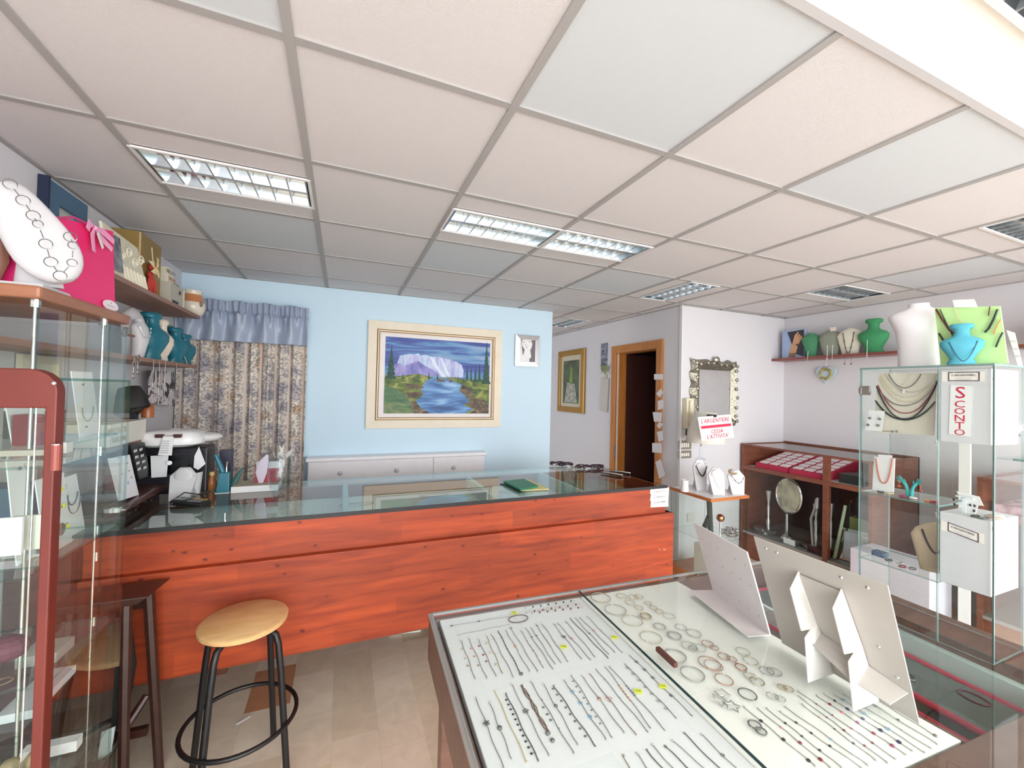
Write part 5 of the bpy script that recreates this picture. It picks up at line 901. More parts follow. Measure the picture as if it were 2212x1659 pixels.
pane(x0+.015, x1-.015, y0+.015, y1-.015, .445, .450, 'shelf', t)
tag(MB().box(x0+.04, x0+.16, 2.42, 2.56, .151, .40).build('white_box', M('e3e0d6', .5), bevel=.004), 'tall white box standing in the bottom of the lamp table case', 'box'); tag(MB().box(x0+.2, x0+.36, 2.4, 2.55, .151, .21).build('paper_pile', M('dcd8da')), 'low white pile in the bottom of the lamp table case', 'paper')
tag(MB().tube([(2.82, 2.5, .451), (2.76, 2.47, .77)], .028, 4, flat=.4).build('blade_sculpture', M('5f6664', .3)), 'tall grey-green blade of a sculpture in the lamp table case', 'sculpture'); tag(MB().tube([(2.70, 2.5, .452), (2.80, 2.5, .62)], .02, 6).build('slanting_sculpture', M('3c4240', .4)), 'dark slanting arm of the sculpture in the lamp table case', 'sculpture')
tag(MB().sph((2.90, 2.48, .60), .032, 16, 10).build('copper_ball', mat('copper', (.65, .28, .13), .12, 1), smooth=True), 'shiny copper ball inside the lamp table case', 'ball'); tag(MB().cyl((2.90, 2.48, .451), (2.90, 2.48, .57), .006, 8).build('ball_stand', CHROME), 'thin stand under the copper ball', 'stand')
q = MB(); [q.sph((2.96+.09*random.random(), 2.42+.12*random.random(), .46+.04*random.random()), .018, 6, 4) for k in range(30)]; tag(q.build('silver_ornament', SILVER, smooth=True), 'clustered silver berry ornament in the lamp table case', 'ornament')
zl = .8017
def lp(px, py=1060, y=2.55): p = PY(px, py, y); return Vector((p.x, y, zl))
c = Vector((2.93, 2.72, zl)); 
t = thing('table_lamp', 'table lamp with cream conical shade and crystal stem on the orange topped case', 'lamp', c)
cc = PY(1526, 925, 2.72); MB().lathe(c, [(.05, 0), (.045, .015), (.015, .03), (.012, .12), (.02, .16), (.04, .19), (.06, .205), (.02, .22), (.05, .24), (.014, .26), (.01, .36)], 16).build('stem', GLENS, t, smooth=True)
zs0 = PY(1526, 955, 2.72).z; zs1 = PY(1526, 890, 2.72).z; q = MB(); cs = Vector((cc.x-.01, 2.72, 0)); q.lathe(cs, [(.165, zs0), (.09, zs1)], 32); me = q.bm
[me.faces.remove(f) for f in list(me.faces) if len(f.verts) > 4]; q.build('shade', mat('lamp_shade', lin('ece8dc'), .8, var=.02), t, smooth=True, solid=.003)
MB().tube([c+Vector((0, 0, .35)), (cs.x, 2.72, zs1)], .005, 6).build('shade_rod', CHROME, t)
# closing down sign clipped to mirror / shade
t = thing('closing_sign', "white sign reading L'ARGENTIERE CESSA L'ATTIVITA' in red, clipped in front of the lamp shade", 'sign', PY(1545, 955, 2.552))
P = [PY(x, y, 2.552) for x, y in ((1516, 953), (1586, 945), (1579, 895), (1507, 901))]; MB().slab(P, (0, .001, 0)).build('paper', PAPER, t)
xd = (P[1]-P[0]).normalized(); yd = (P[3]-P[0]).normalized(); cen = (P[0]+P[1]+P[2]+P[3])/4; W_s = (P[1]-P[0]).length; H_s = (P[3]-P[0]).length; red = M('c0304e', .6)
text("L'ARGENTIERE", W_s*.135, frameM(cen+yd*H_s*.30-xd*0+Vector((0, -.0015, 0)), xd, yd), red, t); text("CESSA", W_s*.13, frameM(cen-yd*H_s*.16+Vector((0, -.0015, 0)), xd, yd), red, t); text("L'ATTIVITA'", W_s*.13, frameM(cen-yd*H_s*.37+Vector((0, -.0015, 0)), xd, yd), red, t)
q = MB(); o_ = cen+yd*H_s*.06+Vector((0, -.0012, 0)); q.slab([o_-xd*W_s*.46-yd*.012, o_+xd*W_s*.46-yd*.012, o_+xd*W_s*.46+yd*.012, o_-xd*W_s*.46+yd*.012], (0, -.0005, 0)); q.build('red_bar', M('cf2f52', .6), t)
q = MB(); o_ = cen+yd*H_s*.5; q.box(o_.x-.012, o_.x+.012, 2.54, 2.62, o_.z-.012, o_.z+.008); q.build('clip', BLACK, t)
LB = LEATH
nstand('tall white necklace stand with a dark multi-strand necklace, left on the lamp table', lp(1513, 1060, 2.62), .25, .115, -28, (BLACK, .0065, 1, .5)); nstand('white necklace stand with a fine silver chain, middle of the lamp table', lp(1550, 1062, 2.46), .21, .135, -25, (SILVER, .003, 3, .28)); nstand('white necklace stand with a black bead necklace and gold bangle, right on the lamp table', lp(1592, 1060, 2.42), .19, .135, -30, (BLACK, .0045, 4, .5))
p = lp(1590, 1060, 2.42); tag(MB().tube([p+Vector((.04*math.cos(a*.39), .02*math.sin(a*.39)+.03, .175+.012*math.sin(a*.39))) for a in range(16)], .008, 6, closed=True).build('gold_bangle', GOLD, smooth=True), 'gold bangle resting on top of the right white stand', 'bangle')
tag(MB().lathe(lp(1479, 1050, 2.62), [(.032, 0), (.027, .095), (.024, .09), (.02, .01)], 20).build('white_cup', WHITE, smooth=True), 'white plastic cup at the left corner of the lamp table', 'cup')
# ================================================================ BLUE WALL
yb = YB
t = thing('painting', 'large mountain lake painting in cream and gold frame on the blue wall', 'painting', (.833, 3.86, 1.237)); X0, X1, Z0, Z1 = .197, 1.470, 1.237, 2.206; cx, cz, W, H = (X0+X1)/2, (Z0+Z1)/2, X1-X0, Z1-Z0
fm = M('ece0cc', .55)
q = MB(); rect_frame(q, (cx, yb-.001, cz), (1, 0, 0), (0, 0, 1), W, H, (0, -1, 0), .095, .035); q.build('outer_frame', fm, t, bevel=.002)
for k, (i, d) in enumerate(((.075, .040), (.092, .036))):
    q = MB(); rect_frame(q, (cx, yb-.002, cz), (1, 0, 0), (0, 0, 1), W-2*i, H-2*i, (0, -1, 0), .009, d); q.build('gold_moulding', mat('gold_moulding', (.72, .42, .12), .25, .85), t)
q = MB(); q.box(X0+.09, X1-.09, yb-.019, yb-.002, Z0+.09, Z1-.09); q.build('mount', M('f0e9e6', .7), t)
# canvas: layered painted shapes in photograph-independent frame units u,v in 0..1
cX0, cX1, cZ0, cZ1 = X0+.150, X1-.125, Z0+.136, Z1-.138
def cv(u, v, L=0): return Vector((cX0+(cX1-cX0)*u, yb-.020-.0004*L, cZ0+(cZ1-cZ0)*v))
pm = [ramp_mat('painted_sky', 'noise', 5, [(.30, lin('2f3f8f')), (.45, lin('4a5fa8')), (.55, lin('5f93c0')), (.68, lin('8fa6c8')), (.8, lin('aaa0c0'))], .5, (.35, 1, 3.5), 5, .6),
      ramp_mat('painted_peaks', 'noise', 6, [(.3, lin('8e8cc4')), (.45, lin('b5b5e0')), (.55, lin('c9d4ee')), (.62, lin('8fb2d8')), (.75, lin('d9d6ec'))], .5, (3, 1, .6), 5, .8),
      ramp_mat('painted_near_ridge', 'noise', 7, [(.3, lin('5c62a8')), (.5, lin('8a86c6')), (.7, lin('b2a4d6'))], .5, (1.5, 1, 1.5), 4, .8),
      ramp_mat('painted_lake', 'noise', 8, [(.3, lin('2d4f86')), (.45, lin('4b78b4')), (.58, lin('6fa0cf')), (.72, lin('a9cbe2'))], .5, (.5, 1, 3), 5, .5),
      ramp_mat('painted_meadow', 'noise', 9, [(.3, lin('2c4a34')), (.5, lin('6a7a3c')), (.65, lin('a3a35c')), (.8, lin('c2b27a'))], .6, (1.2, 1, 2), 5, .8),
      ramp_mat('painted_hill', 'noise', 6, [(.3, lin('335f44')), (.5, lin('5d7d58')), (.7, lin('9a9c6a'))], .6, (1, 1, 2), 5, 1.2),
      ramp_mat('painted_rocks', 'noise', 14, [(.3, lin('3a3430')), (.55, lin('6f5d4c')), (.75, lin('a08a6a'))], .6, (1, 1, 1.5), 5, .8),
      ramp_mat('painted_fir', 'noise', 30, [(.3, lin('16352f')), (.6, lin('2f5a4b')), (.8, lin('4d7a62'))], .6, (1, 1, 3), 4, .5),
      M('dce6f2', .5), M('5ba0bf', .5)]
q = MB()
def shp(mi, pts, L): q.mi = mi; q.poly([cv(u, v, L) for u, v in pts])
shp(0, [(0, 0), (1, 0), (1, 1), (0, 1)], 0)
shp(8, [(.08, .56), (.14, .74), (.3, .80), (.34, .62), (.2, .6)], 1)
shp(1, [(.1, .62), (.13, .76), (.22, .79), (.32, .775), (.36, .79), (.42, .765), (.5, .775), (.53, .75), (.6, .74), (.67, .71), (.71, .68), (.735, .6), (.73, .5), (.1, .48)], 2)
shp(8, [(.40, .77), (.43, .76), (.50, .6), (.56, .5), (.53, .5), (.45, .63)], 3); shp(8, [(.5, .76), (.52, .75), (.60, .52), (.57, .52)], 3)
shp(2, [(.05, .5), (.08, .64), (.13, .66), (.17, .62), (.21, .655), (.3, .70), (.36, .64), (.42, .60), (.5, .53), (.52, .48), (.05, .46)], 4)
shp(9, [(.3, .50), (.52, .50), (.5, .465), (.3, .46)], 5)
shp(4, [(0, .5), (.12, .49), (.3, .53), (.45, .48), (.62, .5), (.8, .47), (1, .5), (1, 0), (0, 0)], 6)
shp(3, [(.38, .45), (.45, .48), (.56, .48), (.62, .46), (.66, .43), (.72, .40), (.69, .32), (.76, .24), (.8, .17), (.74, .12), (.84, .06), (.75, 0), (.42, 0), (.33, .08), (.28, .17), (.35, .24), (.33, .33)], 7)
shp(6, [(.18, .40), (.32, .38), (.36, .345), (.3, .33), (.2, .33)], 8); shp(6, [(.2, .28), (.33, .29), (.34, .25), (.28, .21), (.2, .2)], 8); shp(6, [(.16, .14), (.26, .17), (.33, .08), (.42, 0), (.2, 0)], 8)
shp(6, [(.72, .4), (.8, .36), (.84, .26), (.8, .22), (.7, .31)], 8); shp(6, [(.76, .23), (.95, .2), (1, .1), (1, 0), (.8, 0), (.86, .06), (.76, .13), (.82, .17)], 8); shp(6, [(.48, .45), (.5, .47), (.54, .465), (.56, .43), (.47, .43)], 9); shp(6, [(.6, .46), (.64, .455), (.62, .43), (.59, .43)], 9)
shp(5, [(0, .36), (.08, .34), (.17, .26), (.23, .17), (.27, 0), (0, 0)], 9)
def fir(u, v, w, h, L=10):
    q.mi = 7; n = 7
    for j in range(n):
        y0 = v+h*j/n; ww = w*(1-j/n)*(.9 if j else 1); q.poly([cv(u-ww, y0, L+j*.1), cv(u+ww, y0, L+j*.1), cv(u+ww*.2, y0+h*1.5/n, L+j*.1), cv(u-ww*.2, y0+h*1.5/n, L+j*.1)])
for a in ((.055, .45, .055, .40), (.965, .42, .05, .56), (.77, .46, .018, .2), (.81, .46, .014, .18), (.855, .45, .02, .2), (.895, .45, .02, .24), (.4, .46, .014, .1), (.48, .46, .013, .09), (.65, .47, .008, .05), (.68, .47, .008, .05), (.16, .46, .01, .08)): fir(*a)
q.build('canvas', pm, t)
# small silver framed portrait photograph
t = thing('framed_photo', 'small silver framed black and white portrait photo at the right end of the blue wall', 'photo frame', (1.755, 3.86, 1.86)); q = MB(); rect_frame(q, (1.755, yb-.001, 2.02), (1, 0, 0), (0, 0, 1), .275, .325, (0, -1, 0), .05, .022); q.build('frame', mat('bright_silver', (.75, .74, .75), .25, .9), t, bevel=.003)
q = MB(); o = Vector((1.755, yb-.012, 2.02)); q.box(o.x-.092, o.x+.092, o.y, o.y+.006, o.z-.118, o.z+.118)
def pp(x, z, L): return o+Vector((x, -.0006*L, z))
q.mi = 1; q.poly([pp(-.075, .118, 1), pp(.088, .118, 1), pp(.09, -.115, 1), pp(.03, -.116, 1), pp(.005, -.02, 1), pp(-.05, -.05, 1)])
q.mi = 0; q.poly([pp(-.065, .1, 2), pp(-.04, .118, 2), pp(.04, .118, 2), pp(.055, .07, 2), pp(.04, .02, 2), pp(.01, -.01, 2), pp(-.03, .01, 2), pp(-.06, .05, 2)]); q.poly([pp(-.03, .01, 3), pp(.03, .02, 3), pp(.045, -.06, 3), pp(.0, -.11, 3), pp(-.05, -.06, 3)])
q.mi = 1; [q.poly([pp(x-.012, z, 4), pp(x, z+.006, 4), pp(x+.012, z, 4), pp(x, z-.004, 4)]) for x, z in ((-.045, .085), (.025, .095), (-.008, .035))]; q.poly([pp(-.02, .07, 4), pp(-.012, .055, 4), pp(-.026, .057, 4)])
q.build('portrait', [M('eceaec', .5), M('6d6b70', .5)], t)
# white drawer chest behind the counter against the blue wall
t = thing('drawer_unit', 'low white drawer unit with round knobs against the blue wall', 'drawer unit', (.5, 3.68, 0)); dm = M('e6e2e6', .5)
MB().box(-.245, 1.275, 3.74, 3.872, 0, .985).build('body', dm, t); MB().box(-.26, 1.29, 3.72, 3.875, .985, 1.012).build('top', M('f0edf0', .4), t, bevel=.004)
for a, b_, kn in ((-.24, .775, (.005, .46)), (.785, 1.27, (.97,))):
    o = MB().box(a, b_, 3.725, 3.74, .70, .98).build('drawer', dm, t, bevel=.003)
    for kx in kn: MB().sph((kx, 3.708, .885), .019, 12, 8).build('knob', M('c9c6cc', .3), o, smooth=True)
    MB().box(a, b_, 3.725, 3.74, .38, .69).build('drawer', dm, t, bevel=.003)
# ================================================================ CURTAIN
def curt(u, v):
    x = -1.155+.875*u; z = .32+1.75*v; ph = u*2*math.pi*8.5+.5*math.sin(u*9)
    return (x, 3.795+.034*math.sin(ph)*(1-.25*v)+.009*math.sin(ph*2.3+1.5*v), z)
cm = bpy.data.materials.new('floral_curtain'); cm.use_nodes = True; nt_ = cm.node_tree; N = nt_.nodes; L = nt_.links; b_ = N['Principled BSDF']; b_.inputs['Roughness'].default_value = .85
tc = N.new('ShaderNodeTexCoord'); mp = N.new('ShaderNodeMapping'); mp.inputs['Scale'].default_value = (1, .25, 1); L.new(tc.outputs['Object'], mp.inputs[0])
n1 = N.new('ShaderNodeTexNoise'); n1.inputs['Scale'].default_value = 30; n1.inputs['Detail'].default_value = 2; n1.inputs['Distortion'].default_value = 2.2; L.new(mp.outputs[0], n1.inputs['Vector'])
r1 = N.new('ShaderNodeValToRGB'); r1.color_ramp.elements[0].position = .44; r1.color_ramp.elements[0].color = (*lin('a09a98'), 1); r1.color_ramp.elements[1].position = .54; r1.color_ramp.elements[1].color = (*lin('e4d9cd'), 1); L.new(n1.outputs['Fac'], r1.inputs[0])
n2 = N.new('ShaderNodeTexNoise'); n2.inputs['Scale'].default_value = 9; n2.inputs['Detail'].default_value = 2; L.new(mp.outputs[0], n2.inputs['Vector'])
r2 = N.new('ShaderNodeValToRGB'); e = r2.color_ramp.elements; e[0].position = .34; e[0].color = (*lin('c9cbdc'), 1); e[1].position = .50; e[1].color = (1, 1, 1, 1); e3 = e.new(.62); e3.color = (1, 1, 1, 1); e4 = e.new(.72); e4.color = (*lin('e5cdb4'), 1); L.new(n2.outputs['Fac'], r2.inputs[0])
mx = N.new('ShaderNodeMix'); mx.data_type = 'RGBA'; mx.blend_type = 'MULTIPLY'; mx.inputs[0].default_value = 1; L.new(r1.outputs[0], mx.inputs[6]); L.new(r2.outputs[0], mx.inputs[7])
sx = N.new('ShaderNodeSeparateXYZ'); L.new(tc.outputs['Object'], sx.inputs[0]); ml = N.new('ShaderNodeMath'); ml.operation = 'MULTIPLY'; ml.inputs[1].default_value = 9.7; L.new(sx.outputs[0], ml.inputs[0]); fr_ = N.new('ShaderNodeMath'); fr_.operation = 'FRACT'; L.new(ml.outputs[0], fr_.inputs[0])
r3 = N.new('ShaderNodeValToRGB'); r3.color_ramp.interpolation = 'CONSTANT'; e = r3.color_ramp.elements; e[0].position = 0; e[0].color = (1, 1, 1, 1); e[1].position = .16; e[1].color = (0, 0, 0, 1); L.new(fr_.outputs[0], r3.inputs[0])
mx2 = N.new('ShaderNodeMix'); mx2.data_type = 'RGBA'; mx2.inputs[7].default_value = (*lin('e2d0c4'), 1); L.new(r3.outputs[0], mx2.inputs[0]); L.new(mx.outputs[2], mx2.inputs[6]); L.new(mx2.outputs[2], b_.inputs['Base Color'])
t = thing('curtain', 'floral patterned curtain with a gathered grey-blue satin valance at the left of the blue wall', 'curtain', (-.72, 3.80, .32))
MB().grid(curt, 150, 30).build('drape', cm, t, smooth=True, solid=.003)
sat = mat('grey_blue_satin', lin('9faabf'), .34, var=.1, vs=8, sheen=0)
def val(u, v):
    x = -1.16+.885*u; z = 1.93+.31*v; ph = u*2*math.pi*17+1.5*math.sin(u*7); g = max(0, (v-.72)/.28)
    sw = (1-g)*(.024*math.sin(u*2*math.pi*5.5+.8*math.sin(u*5)+1.2*(1-v))+.010*math.sin(ph*.5+6*v)*v)
    z += .006*math.sin(u*31)*(v > .95)
    seam = .012*math.exp(-((v-.72)/.018)**2); hd = .011*math.sin(ph*1.35+.7*math.sin(u*23)) if v > .72 else .014*math.sin(ph+1.2*math.sin(u*17))*max(0, (v-.25)/.47)**1.5
    return (x, 3.735+sw+hd+seam-(.008 if v > .74 else 0), z)
MB().grid(val, 260, 34).build('valance', sat, t, smooth=True, solid=.003)
MB().cyl((-1.16, 3.79, 2.235), (-.285, 3.79, 2.235), .012, 10).build('rail', WHITE, t)
# ================================================================ LEFT WALL SHELVES
shw = wood('shelf_wood', (.26, .13, .09), (.34, .18, .13), (.1, 0, 0), (9, 1.5, 9), .5, .05, False)
tag(MB().box(-1.165, -.92, 1.98, 3.43, 2.045, 2.067).build('wall_shelf', shw), 'upper brown shelf on the left wall loaded with boxes and a jug', 'shelf'); tag(MB().box(-1.165, -.93, 1.35, 3.45, 1.706, 1.727).build('wall_shelf', shw), 'lower brown shelf on the left wall holding necklace busts', 'shelf')
zu = 2.0675
def pu(px, x=-.95): p = PX(px, 650, x); p.z = zu; return p
# blue frame on the wall
t = thing('picture_frame', 'blue-grey wide framed small picture high on the left wall', 'picture', (-1.15, 2.35, 2.25)); A = PX(90, 385, -1.16); B_ = PX(180, 445, -1.16)
q = MB(); rect_frame(q, (-1.163, 2.425, 2.27), (0, 1, 0), (0, 0, 1), .30, .33, (1, 0, 0), .085, .022); q.build('frame', M('4c6f8c', .5), t); MB().box(-1.163, -1.13, 2.262, 2.275, 2.105, 2.435).build('edge', NAVY, t); MB().box(-1.162, -1.155, 2.35, 2.50, 2.19, 2.36).build('picture', ramp_mat('pale_sketch', 'noise', 12, [(.35, lin('a9b0b0')), (.6, lin('cdcfc6'))]), t)
# carved frame
t = thing('framed_photo', 'carved cream photo frame with striped lower half on the upper left shelf', 'photo frame', pu(285)); y0_, y1_ = PX(268, 600, -.945).y, PX(322, 600, -.945).y; zt_ = 2.30
fcm = M('e3dcc6', .5, bump=.2); MB().slab([(-.945, y0_-.12, zu), (-.945, y1_, zu), (-.985, y1_-.03, zt_-.015), (-.99, y0_-.1, zt_)], (-.012, 0, 0)).build('panel', fcm, t, bevel=.003)
q = MB()
for k in range(7): yy = y0_+(y1_-y0_)*(.08+.14*k); q.tube([(-.944, yy, zu+.004), (-.958, yy-.005, zu+.075)], .006, 6)
for k in range(4): c = Vector((-.962, y0_+(y1_-y0_)*(.1+.25*k), zu+.12+.03*(k % 2))); q.tube([c+Vector((-.004, (.03-.0016*j)*math.cos(j*.6), (.03-.0016*j)*math.sin(j*.6))) for j in range(16)], .0035, 5)
q.build('carving', M('f0ead6', .5), t); MB().slab([(-.943, y0_-.10, zu+.03), (-.943, y0_-.01, zu+.03), (-.962, y0_-.01, zu+.19), (-.965, y0_-.09, zu+.19)], (.001, 0, 0)).build('photo', ramp_mat('grey_photo', 'noise', 16, [(.35, lin('4d515c')), (.65, lin('a9adb5'))]), t)
# gold box and bow
y0_, y1_ = PX(300, 560, -.98).y, PX(348, 560, -.98).y
t = thing('gift_box', 'tall gold gift box with red tulle and cream bow, upper left shelf', 'gift box', (-1.05, (y0_+y1_)/2, zu)); MB().box(-1.12, -.98, y0_, y1_, zu, 2.375).build('box', mat('gold_card', lin('9c8048'), .4, .3), t, bevel=.002)
MB().box(-.981, -.978, y0_+.0, y0_+.012, zu, 2.37).build('ribbon', M('d8b98c', .4), t); q = MB(); yc = (y0_+y1_)/2-.02
for k in range(26): a = Vector((-.972, yc, 2.20)); d = Vector((.02*random.random(), random.uniform(-.06, .06), -random.uniform(.03, .13) if k % 3 else random.uniform(.02, .06))); q.tube([a, a+d*.6, a+d], [.004, .012, .003], 4)
q.build('tulle', M('b8392f', .7), t); q = MB(); c = Vector((-.955, yc+.02, 2.205))
q.tube([c+Vector((.002*j*.2, (.022-.0012*j)*math.cos(j*.7), (.022-.0012*j)*math.sin(j*.7))) for j in range(16)], .006, 5)
for d in ((0, -.09, .035), (0, -.06, -.015), (0, .03, -.03), (0, .01, .08)): q.slab([c, c+Vector(d)*.6+Vector((.01, 0, .018)), c+Vector(d), c+Vector(d)*.6+Vector((.01, 0, -.014))], (-.003, 0, 0))
q.tube([c, c+Vector((-.01, -.02, .06)), c+Vector((-.012, -.03, .12))], .003, 4); q.build('bow', M('dcc79a', .4), t)
# biscuit box, beige appliance boxes
y0_, y1_ = y1_+.006, PX(400, 640, -.93).y
t = thing('appliance_box', 'beige flat cardboard box with a small square mark on the upper left shelf', 'box', (-1.0, (y0_+y1_)/2, zu)); MB().box(-1.12, -.935, y0_, y1_, zu+.0, 2.185).build('box', M('b9b3a4', .6), t, bevel=.002)
MB().box(-.9345, -.932, y0_+.04, y1_-.10, zu+.008, zu+.022).build('slot', BLACK, t); MB().box(-.9345, -.932, y1_-.09, y1_-.065, 2.14, 2.16).build('mark', DARK, t); MB().box(-.9345, -.932, y1_-.02, y1_, zu, 2.185).build('edge', M('ddd6c4', .6), t)
t = thing('biscuit_box', 'cream biscuit box lettered BISCOTTI stacked on the beige box', 'box', (-1.02, y0_+.2, 2.186)); MB().box(-1.12, -.955, y0_+.02, y1_-.12, 2.1855, 2.275).build('box', M('d9d3bf', .6), t, bevel=.002)
text('BISCOTTI', .030, frameM((-.9535, (y0_+y1_-.1)/2, 2.25), (0, 1, 0), (0, 0, 1)), M('7d7468'), t); text('GALLINI', .028, frameM((-.9535, (y0_+y1_-.1)/2+.02, 2.215), (0, 1, 0), (0, 0, 1)), M('c07a4a'), t)
tag(MB().box(-1.14, -1.0, y1_+.004, y1_+.12, 2.0675, 2.235).build('cardboard_box', M('a39f90', .7)), 'grey cardboard box behind the beige box, next to the jug', 'box')
c = Vector((-.985, PX(415, 660, -.985).y, zu)); t = thing('jug', 'cream pottery jug with orange rim at the end of the upper left shelf', 'jug', c)
MB().lathe(c, [(.045, 0), (.065, .02), (.078, .06), (.074, .10), (.055, .135), (.052, .16), (.058, .178), (.05, .178), (.045, .15)], 24).build('body', M('e5dccb', .15), t, smooth=True); MB().lathe(c, [(.0755, .098), (.0565, .136), (.0535, .15), (.054, .151), (.0575, .134), (.077, .096)], 24).build('orange_band', M('c98556', .3), t, smooth=True)
MB().tube([c+Vector((.02, .05, .15)), c+Vector((.03, .105, .13)), c+Vector((.03, .11, .08)), c+Vector((.02, .075, .05))], .009, 8).build('handle', M('e5dccb', .15), t, smooth=True); MB().sph(c+Vector((.062, -.035, .085)), .024, 12, 8, (.35, 1, 1)).build('emblem', M('8f7f78', .3), t, smooth=True)
# busts on the lower left shelf
zl_ = 1.7275
def pl(px, x=-1.0): p = PX(px, 780, x); p.z = zl_; return p
LS = 'busts on the lower left shelf'
bust('tall white bust cut by the pink bag, on the lower left shelf', pl(279, -1.05), .27, 75, LEATH, 'egg', .6, (0, 'fine silver necklace on the tall white bust', SILVER, .0018, .8, .25, .22))
bust('second white bust close in front, right of the case corner, on the lower left shelf', pl(296, -.99), .20, 75, LEATH, 'collar', .5, (2, 'silver ball necklace on the second white bust', SILVER, .004, .8, .5, .2))
bust('large dark teal bust, first of the three teal ones on the left shelf', pl(322), .262, 62, TEAL, 'hour', .66, group=None)
bust('cream glazed bust between two teal ones on the left shelf', pl(343, -1.02), .25, 62, M('e9dccb', .2), 'hour', .5)
bust('dull green velvet bust behind the cream glazed one on the left shelf', pl(355, -1.08), .25, 60, M('5d8a78', .9, bump=.3), 'hour', .6)
bust('middle teal bust of the three on the left shelf', pl(375), .225, 62, TEAL, 'hour', .70)
bust('smallest teal bust at the shelf end, with a long pearl strand', pl(396), .205, 62, TEAL, 'hour', .74, (1, 'long pearl strand on the last teal bust', M('e8dcc8', .3), .0035, .62, -.12, .30))
q = MB(); p = PX(418, 770, -.99); p.y = min(p.y, 3.42); [q.sph((-.985+.012*math.sin(k*.3), p.y+.012*math.sin(k*.25), zl_+.005+.0062*k), .0042, 6, 4) for k in range(26)]; tag(q.build('bead_strand', BLACK), 'standing black bead strand at the end of the lower left shelf', 'necklace')
for k, (px, z1_) in enumerate(((287, 1.62), (296, 1.64), (330, 1.55), (343, 1.45), (356, 1.5), (380, 1.6))):
    p = PX(px, 790, -.927); q = MB(); q.tube([(-.93, p.y, 1.728), (-.924, p.y, 1.72), (-.925, p.y, z1_)], .0012, 4)
    if k < 2: q.tube([(-.922, p.y+.012*math.cos(a), z1_+.075+.02*math.sin(a)) for a in [j*.63 for j in range(10)]], .003, 5, closed=True)
    [q.sph((-.923, p.y, z1_+.02*j), .005, 6, 4) for j in range(2)]; tag(q.build('hanging_chain', CHROME), ['ring pendant hanging first over the lower left shelf edge', 'ring pendant hanging second over the lower left shelf edge', 'silver chain hanging below the first teal bust', 'long silver chain hanging below the cream bust', 'silver chain hanging below the green bust', 'short silver chain hanging below the middle teal bust'][k], 'necklace')
# magazine scrap / picture on the wall under the shelf
t = thing('poster', 'dark and white photo poster hung behind silver chains under the lower left shelf', 'poster', (-1.1, 3.2, 1.35)); P = [PX(x, y, -1.10) for x, y in ((322, 870), (378, 878), (376, 803), (320, 800))]
MB().slab(P, (-.003, 0, 0)).build('print', ramp_mat('bw_poster', 'noise', 9, [(.42, lin('2c2a30')), (.46, lin('d8d3d6')), (.6, lin('e6e1e2')), (.66, lin('51302c'))], .4, (1, 1, 1), 2, 1.0), t)
t = thing('ornament', 'tangled metal flower ornament on a stick at the near shelf corner', 'ornament', PX(268, 720, -.90)); p = PX(268, 717, -.90); q = MB(); [q.tube([p+Vector((.004, .018*math.cos(a+k), .02*math.sin(a+k*1.7))) for a in (0, 1, 2, 3, 4)], .004, 5) for k in range(5)]; q.build('flower', M('7d736a', .4), t); MB().box(p.x-.004, p.x+.006, p.y-.01, p.y+.09, p.z-.014, p.z-.004).build('stick', BROWNW, t)
# white strip curtain frame between: pale framed board hanging behind the glass case
t = thing('mirror_panel', 'tall cream framed narrow panel on the left wall behind the glass case', 'panel', (-1.14, 2.35, 1.15)); q = MB(); y_a, y_b = 2.18, 2.42; rect_frame(q, (-1.160, (y_a+y_b)/2, 1.40), (0, 1, 0), (0, 0, 1), y_b-y_a, .60, (1, 0, 0), .03, .025); q.build('frame', M('d9ceb8', .5), t); MB().box(-1.162, -1.155, y_a+.02, y_b-.02, 1.13, 1.67).build('panel', M('d5cdc0', .5), t)
# ================================================================ LEDGE BEHIND THE COUNTER, LEFT
t = thing('side_counter', 'dark brown wooden side ledge along the left wall behind the counter', 'side counter', (-1.02, 2.6, 0)); dkw = wood('dark_mahogany', (.07, .025, .022), (.11, .045, .04), (.05, 0, 0), (9, 2, 9), .25, .3, False)
MB().box(-1.16, -.88, 2.17, 3.02, 1.02, 1.05).build('top', dkw, t, bevel=.003); MB().box(-1.16, -.90, 3.02, 3.40, .0, .80).build('cupboard', dkw, t); MB().box(-1.16, -.97, 2.17, 3.01, 0, 1.02).build('body', dkw, t)
q = MB()
for k in range(34): q.sph((-.962+random.random()*.02, random.uniform(2.25, 2.95), random.uniform(.99, 1.015)-random.random()*.0), .008, 5, 4)
tag(q.build('beaded_fringe', ramp_mat('black_fringe', 'noise', 60, [(.4, lin('18161a')), (.65, lin('8b8790'))])), 'dark beaded fringe along the underside of the side ledge', 'fringe')
def led(px, py, x): p = PX(px, py, x); return p
def ecard(label, pts, x, marks=(), mk=DSILV, blue=False, name='earring_card'):
    P = [PX(a, b__, x) for a, b__ in pts]; P = [p+Vector((0, 0, 1.0505-min(p.z for p in P))) for p in P]; zmin = min(P[0].z, P[1].z); t = thing(name, label, 'display card', (P[0]+P[1])/2); MB().slab(P, (-.003, 0, 0)).build('card', M('eeedf1', .6), t)
    for a, b__ in marks:
        p = PX(a, b__, x+.003); MB().sph(p, .0055, 7, 5, (.5, 1, .6)).build('earring', mk, t)
    if blue: MB().sph(PX(*blue, x+.001), .009, 8, 5, (.15, 1, 1)).build('logo', M('9fc0e6'), t)
    return t
ecard('white earring card with a light blue dot standing on the side ledge', ((258, 1058), (301, 1047), (281, 959), (235, 965)), -.905, ((256, 989), (273, 985), (257, 1003), (275, 1001), (264, 1024), (279, 1017), (284, 1031)), DSILV, (277, 1043))
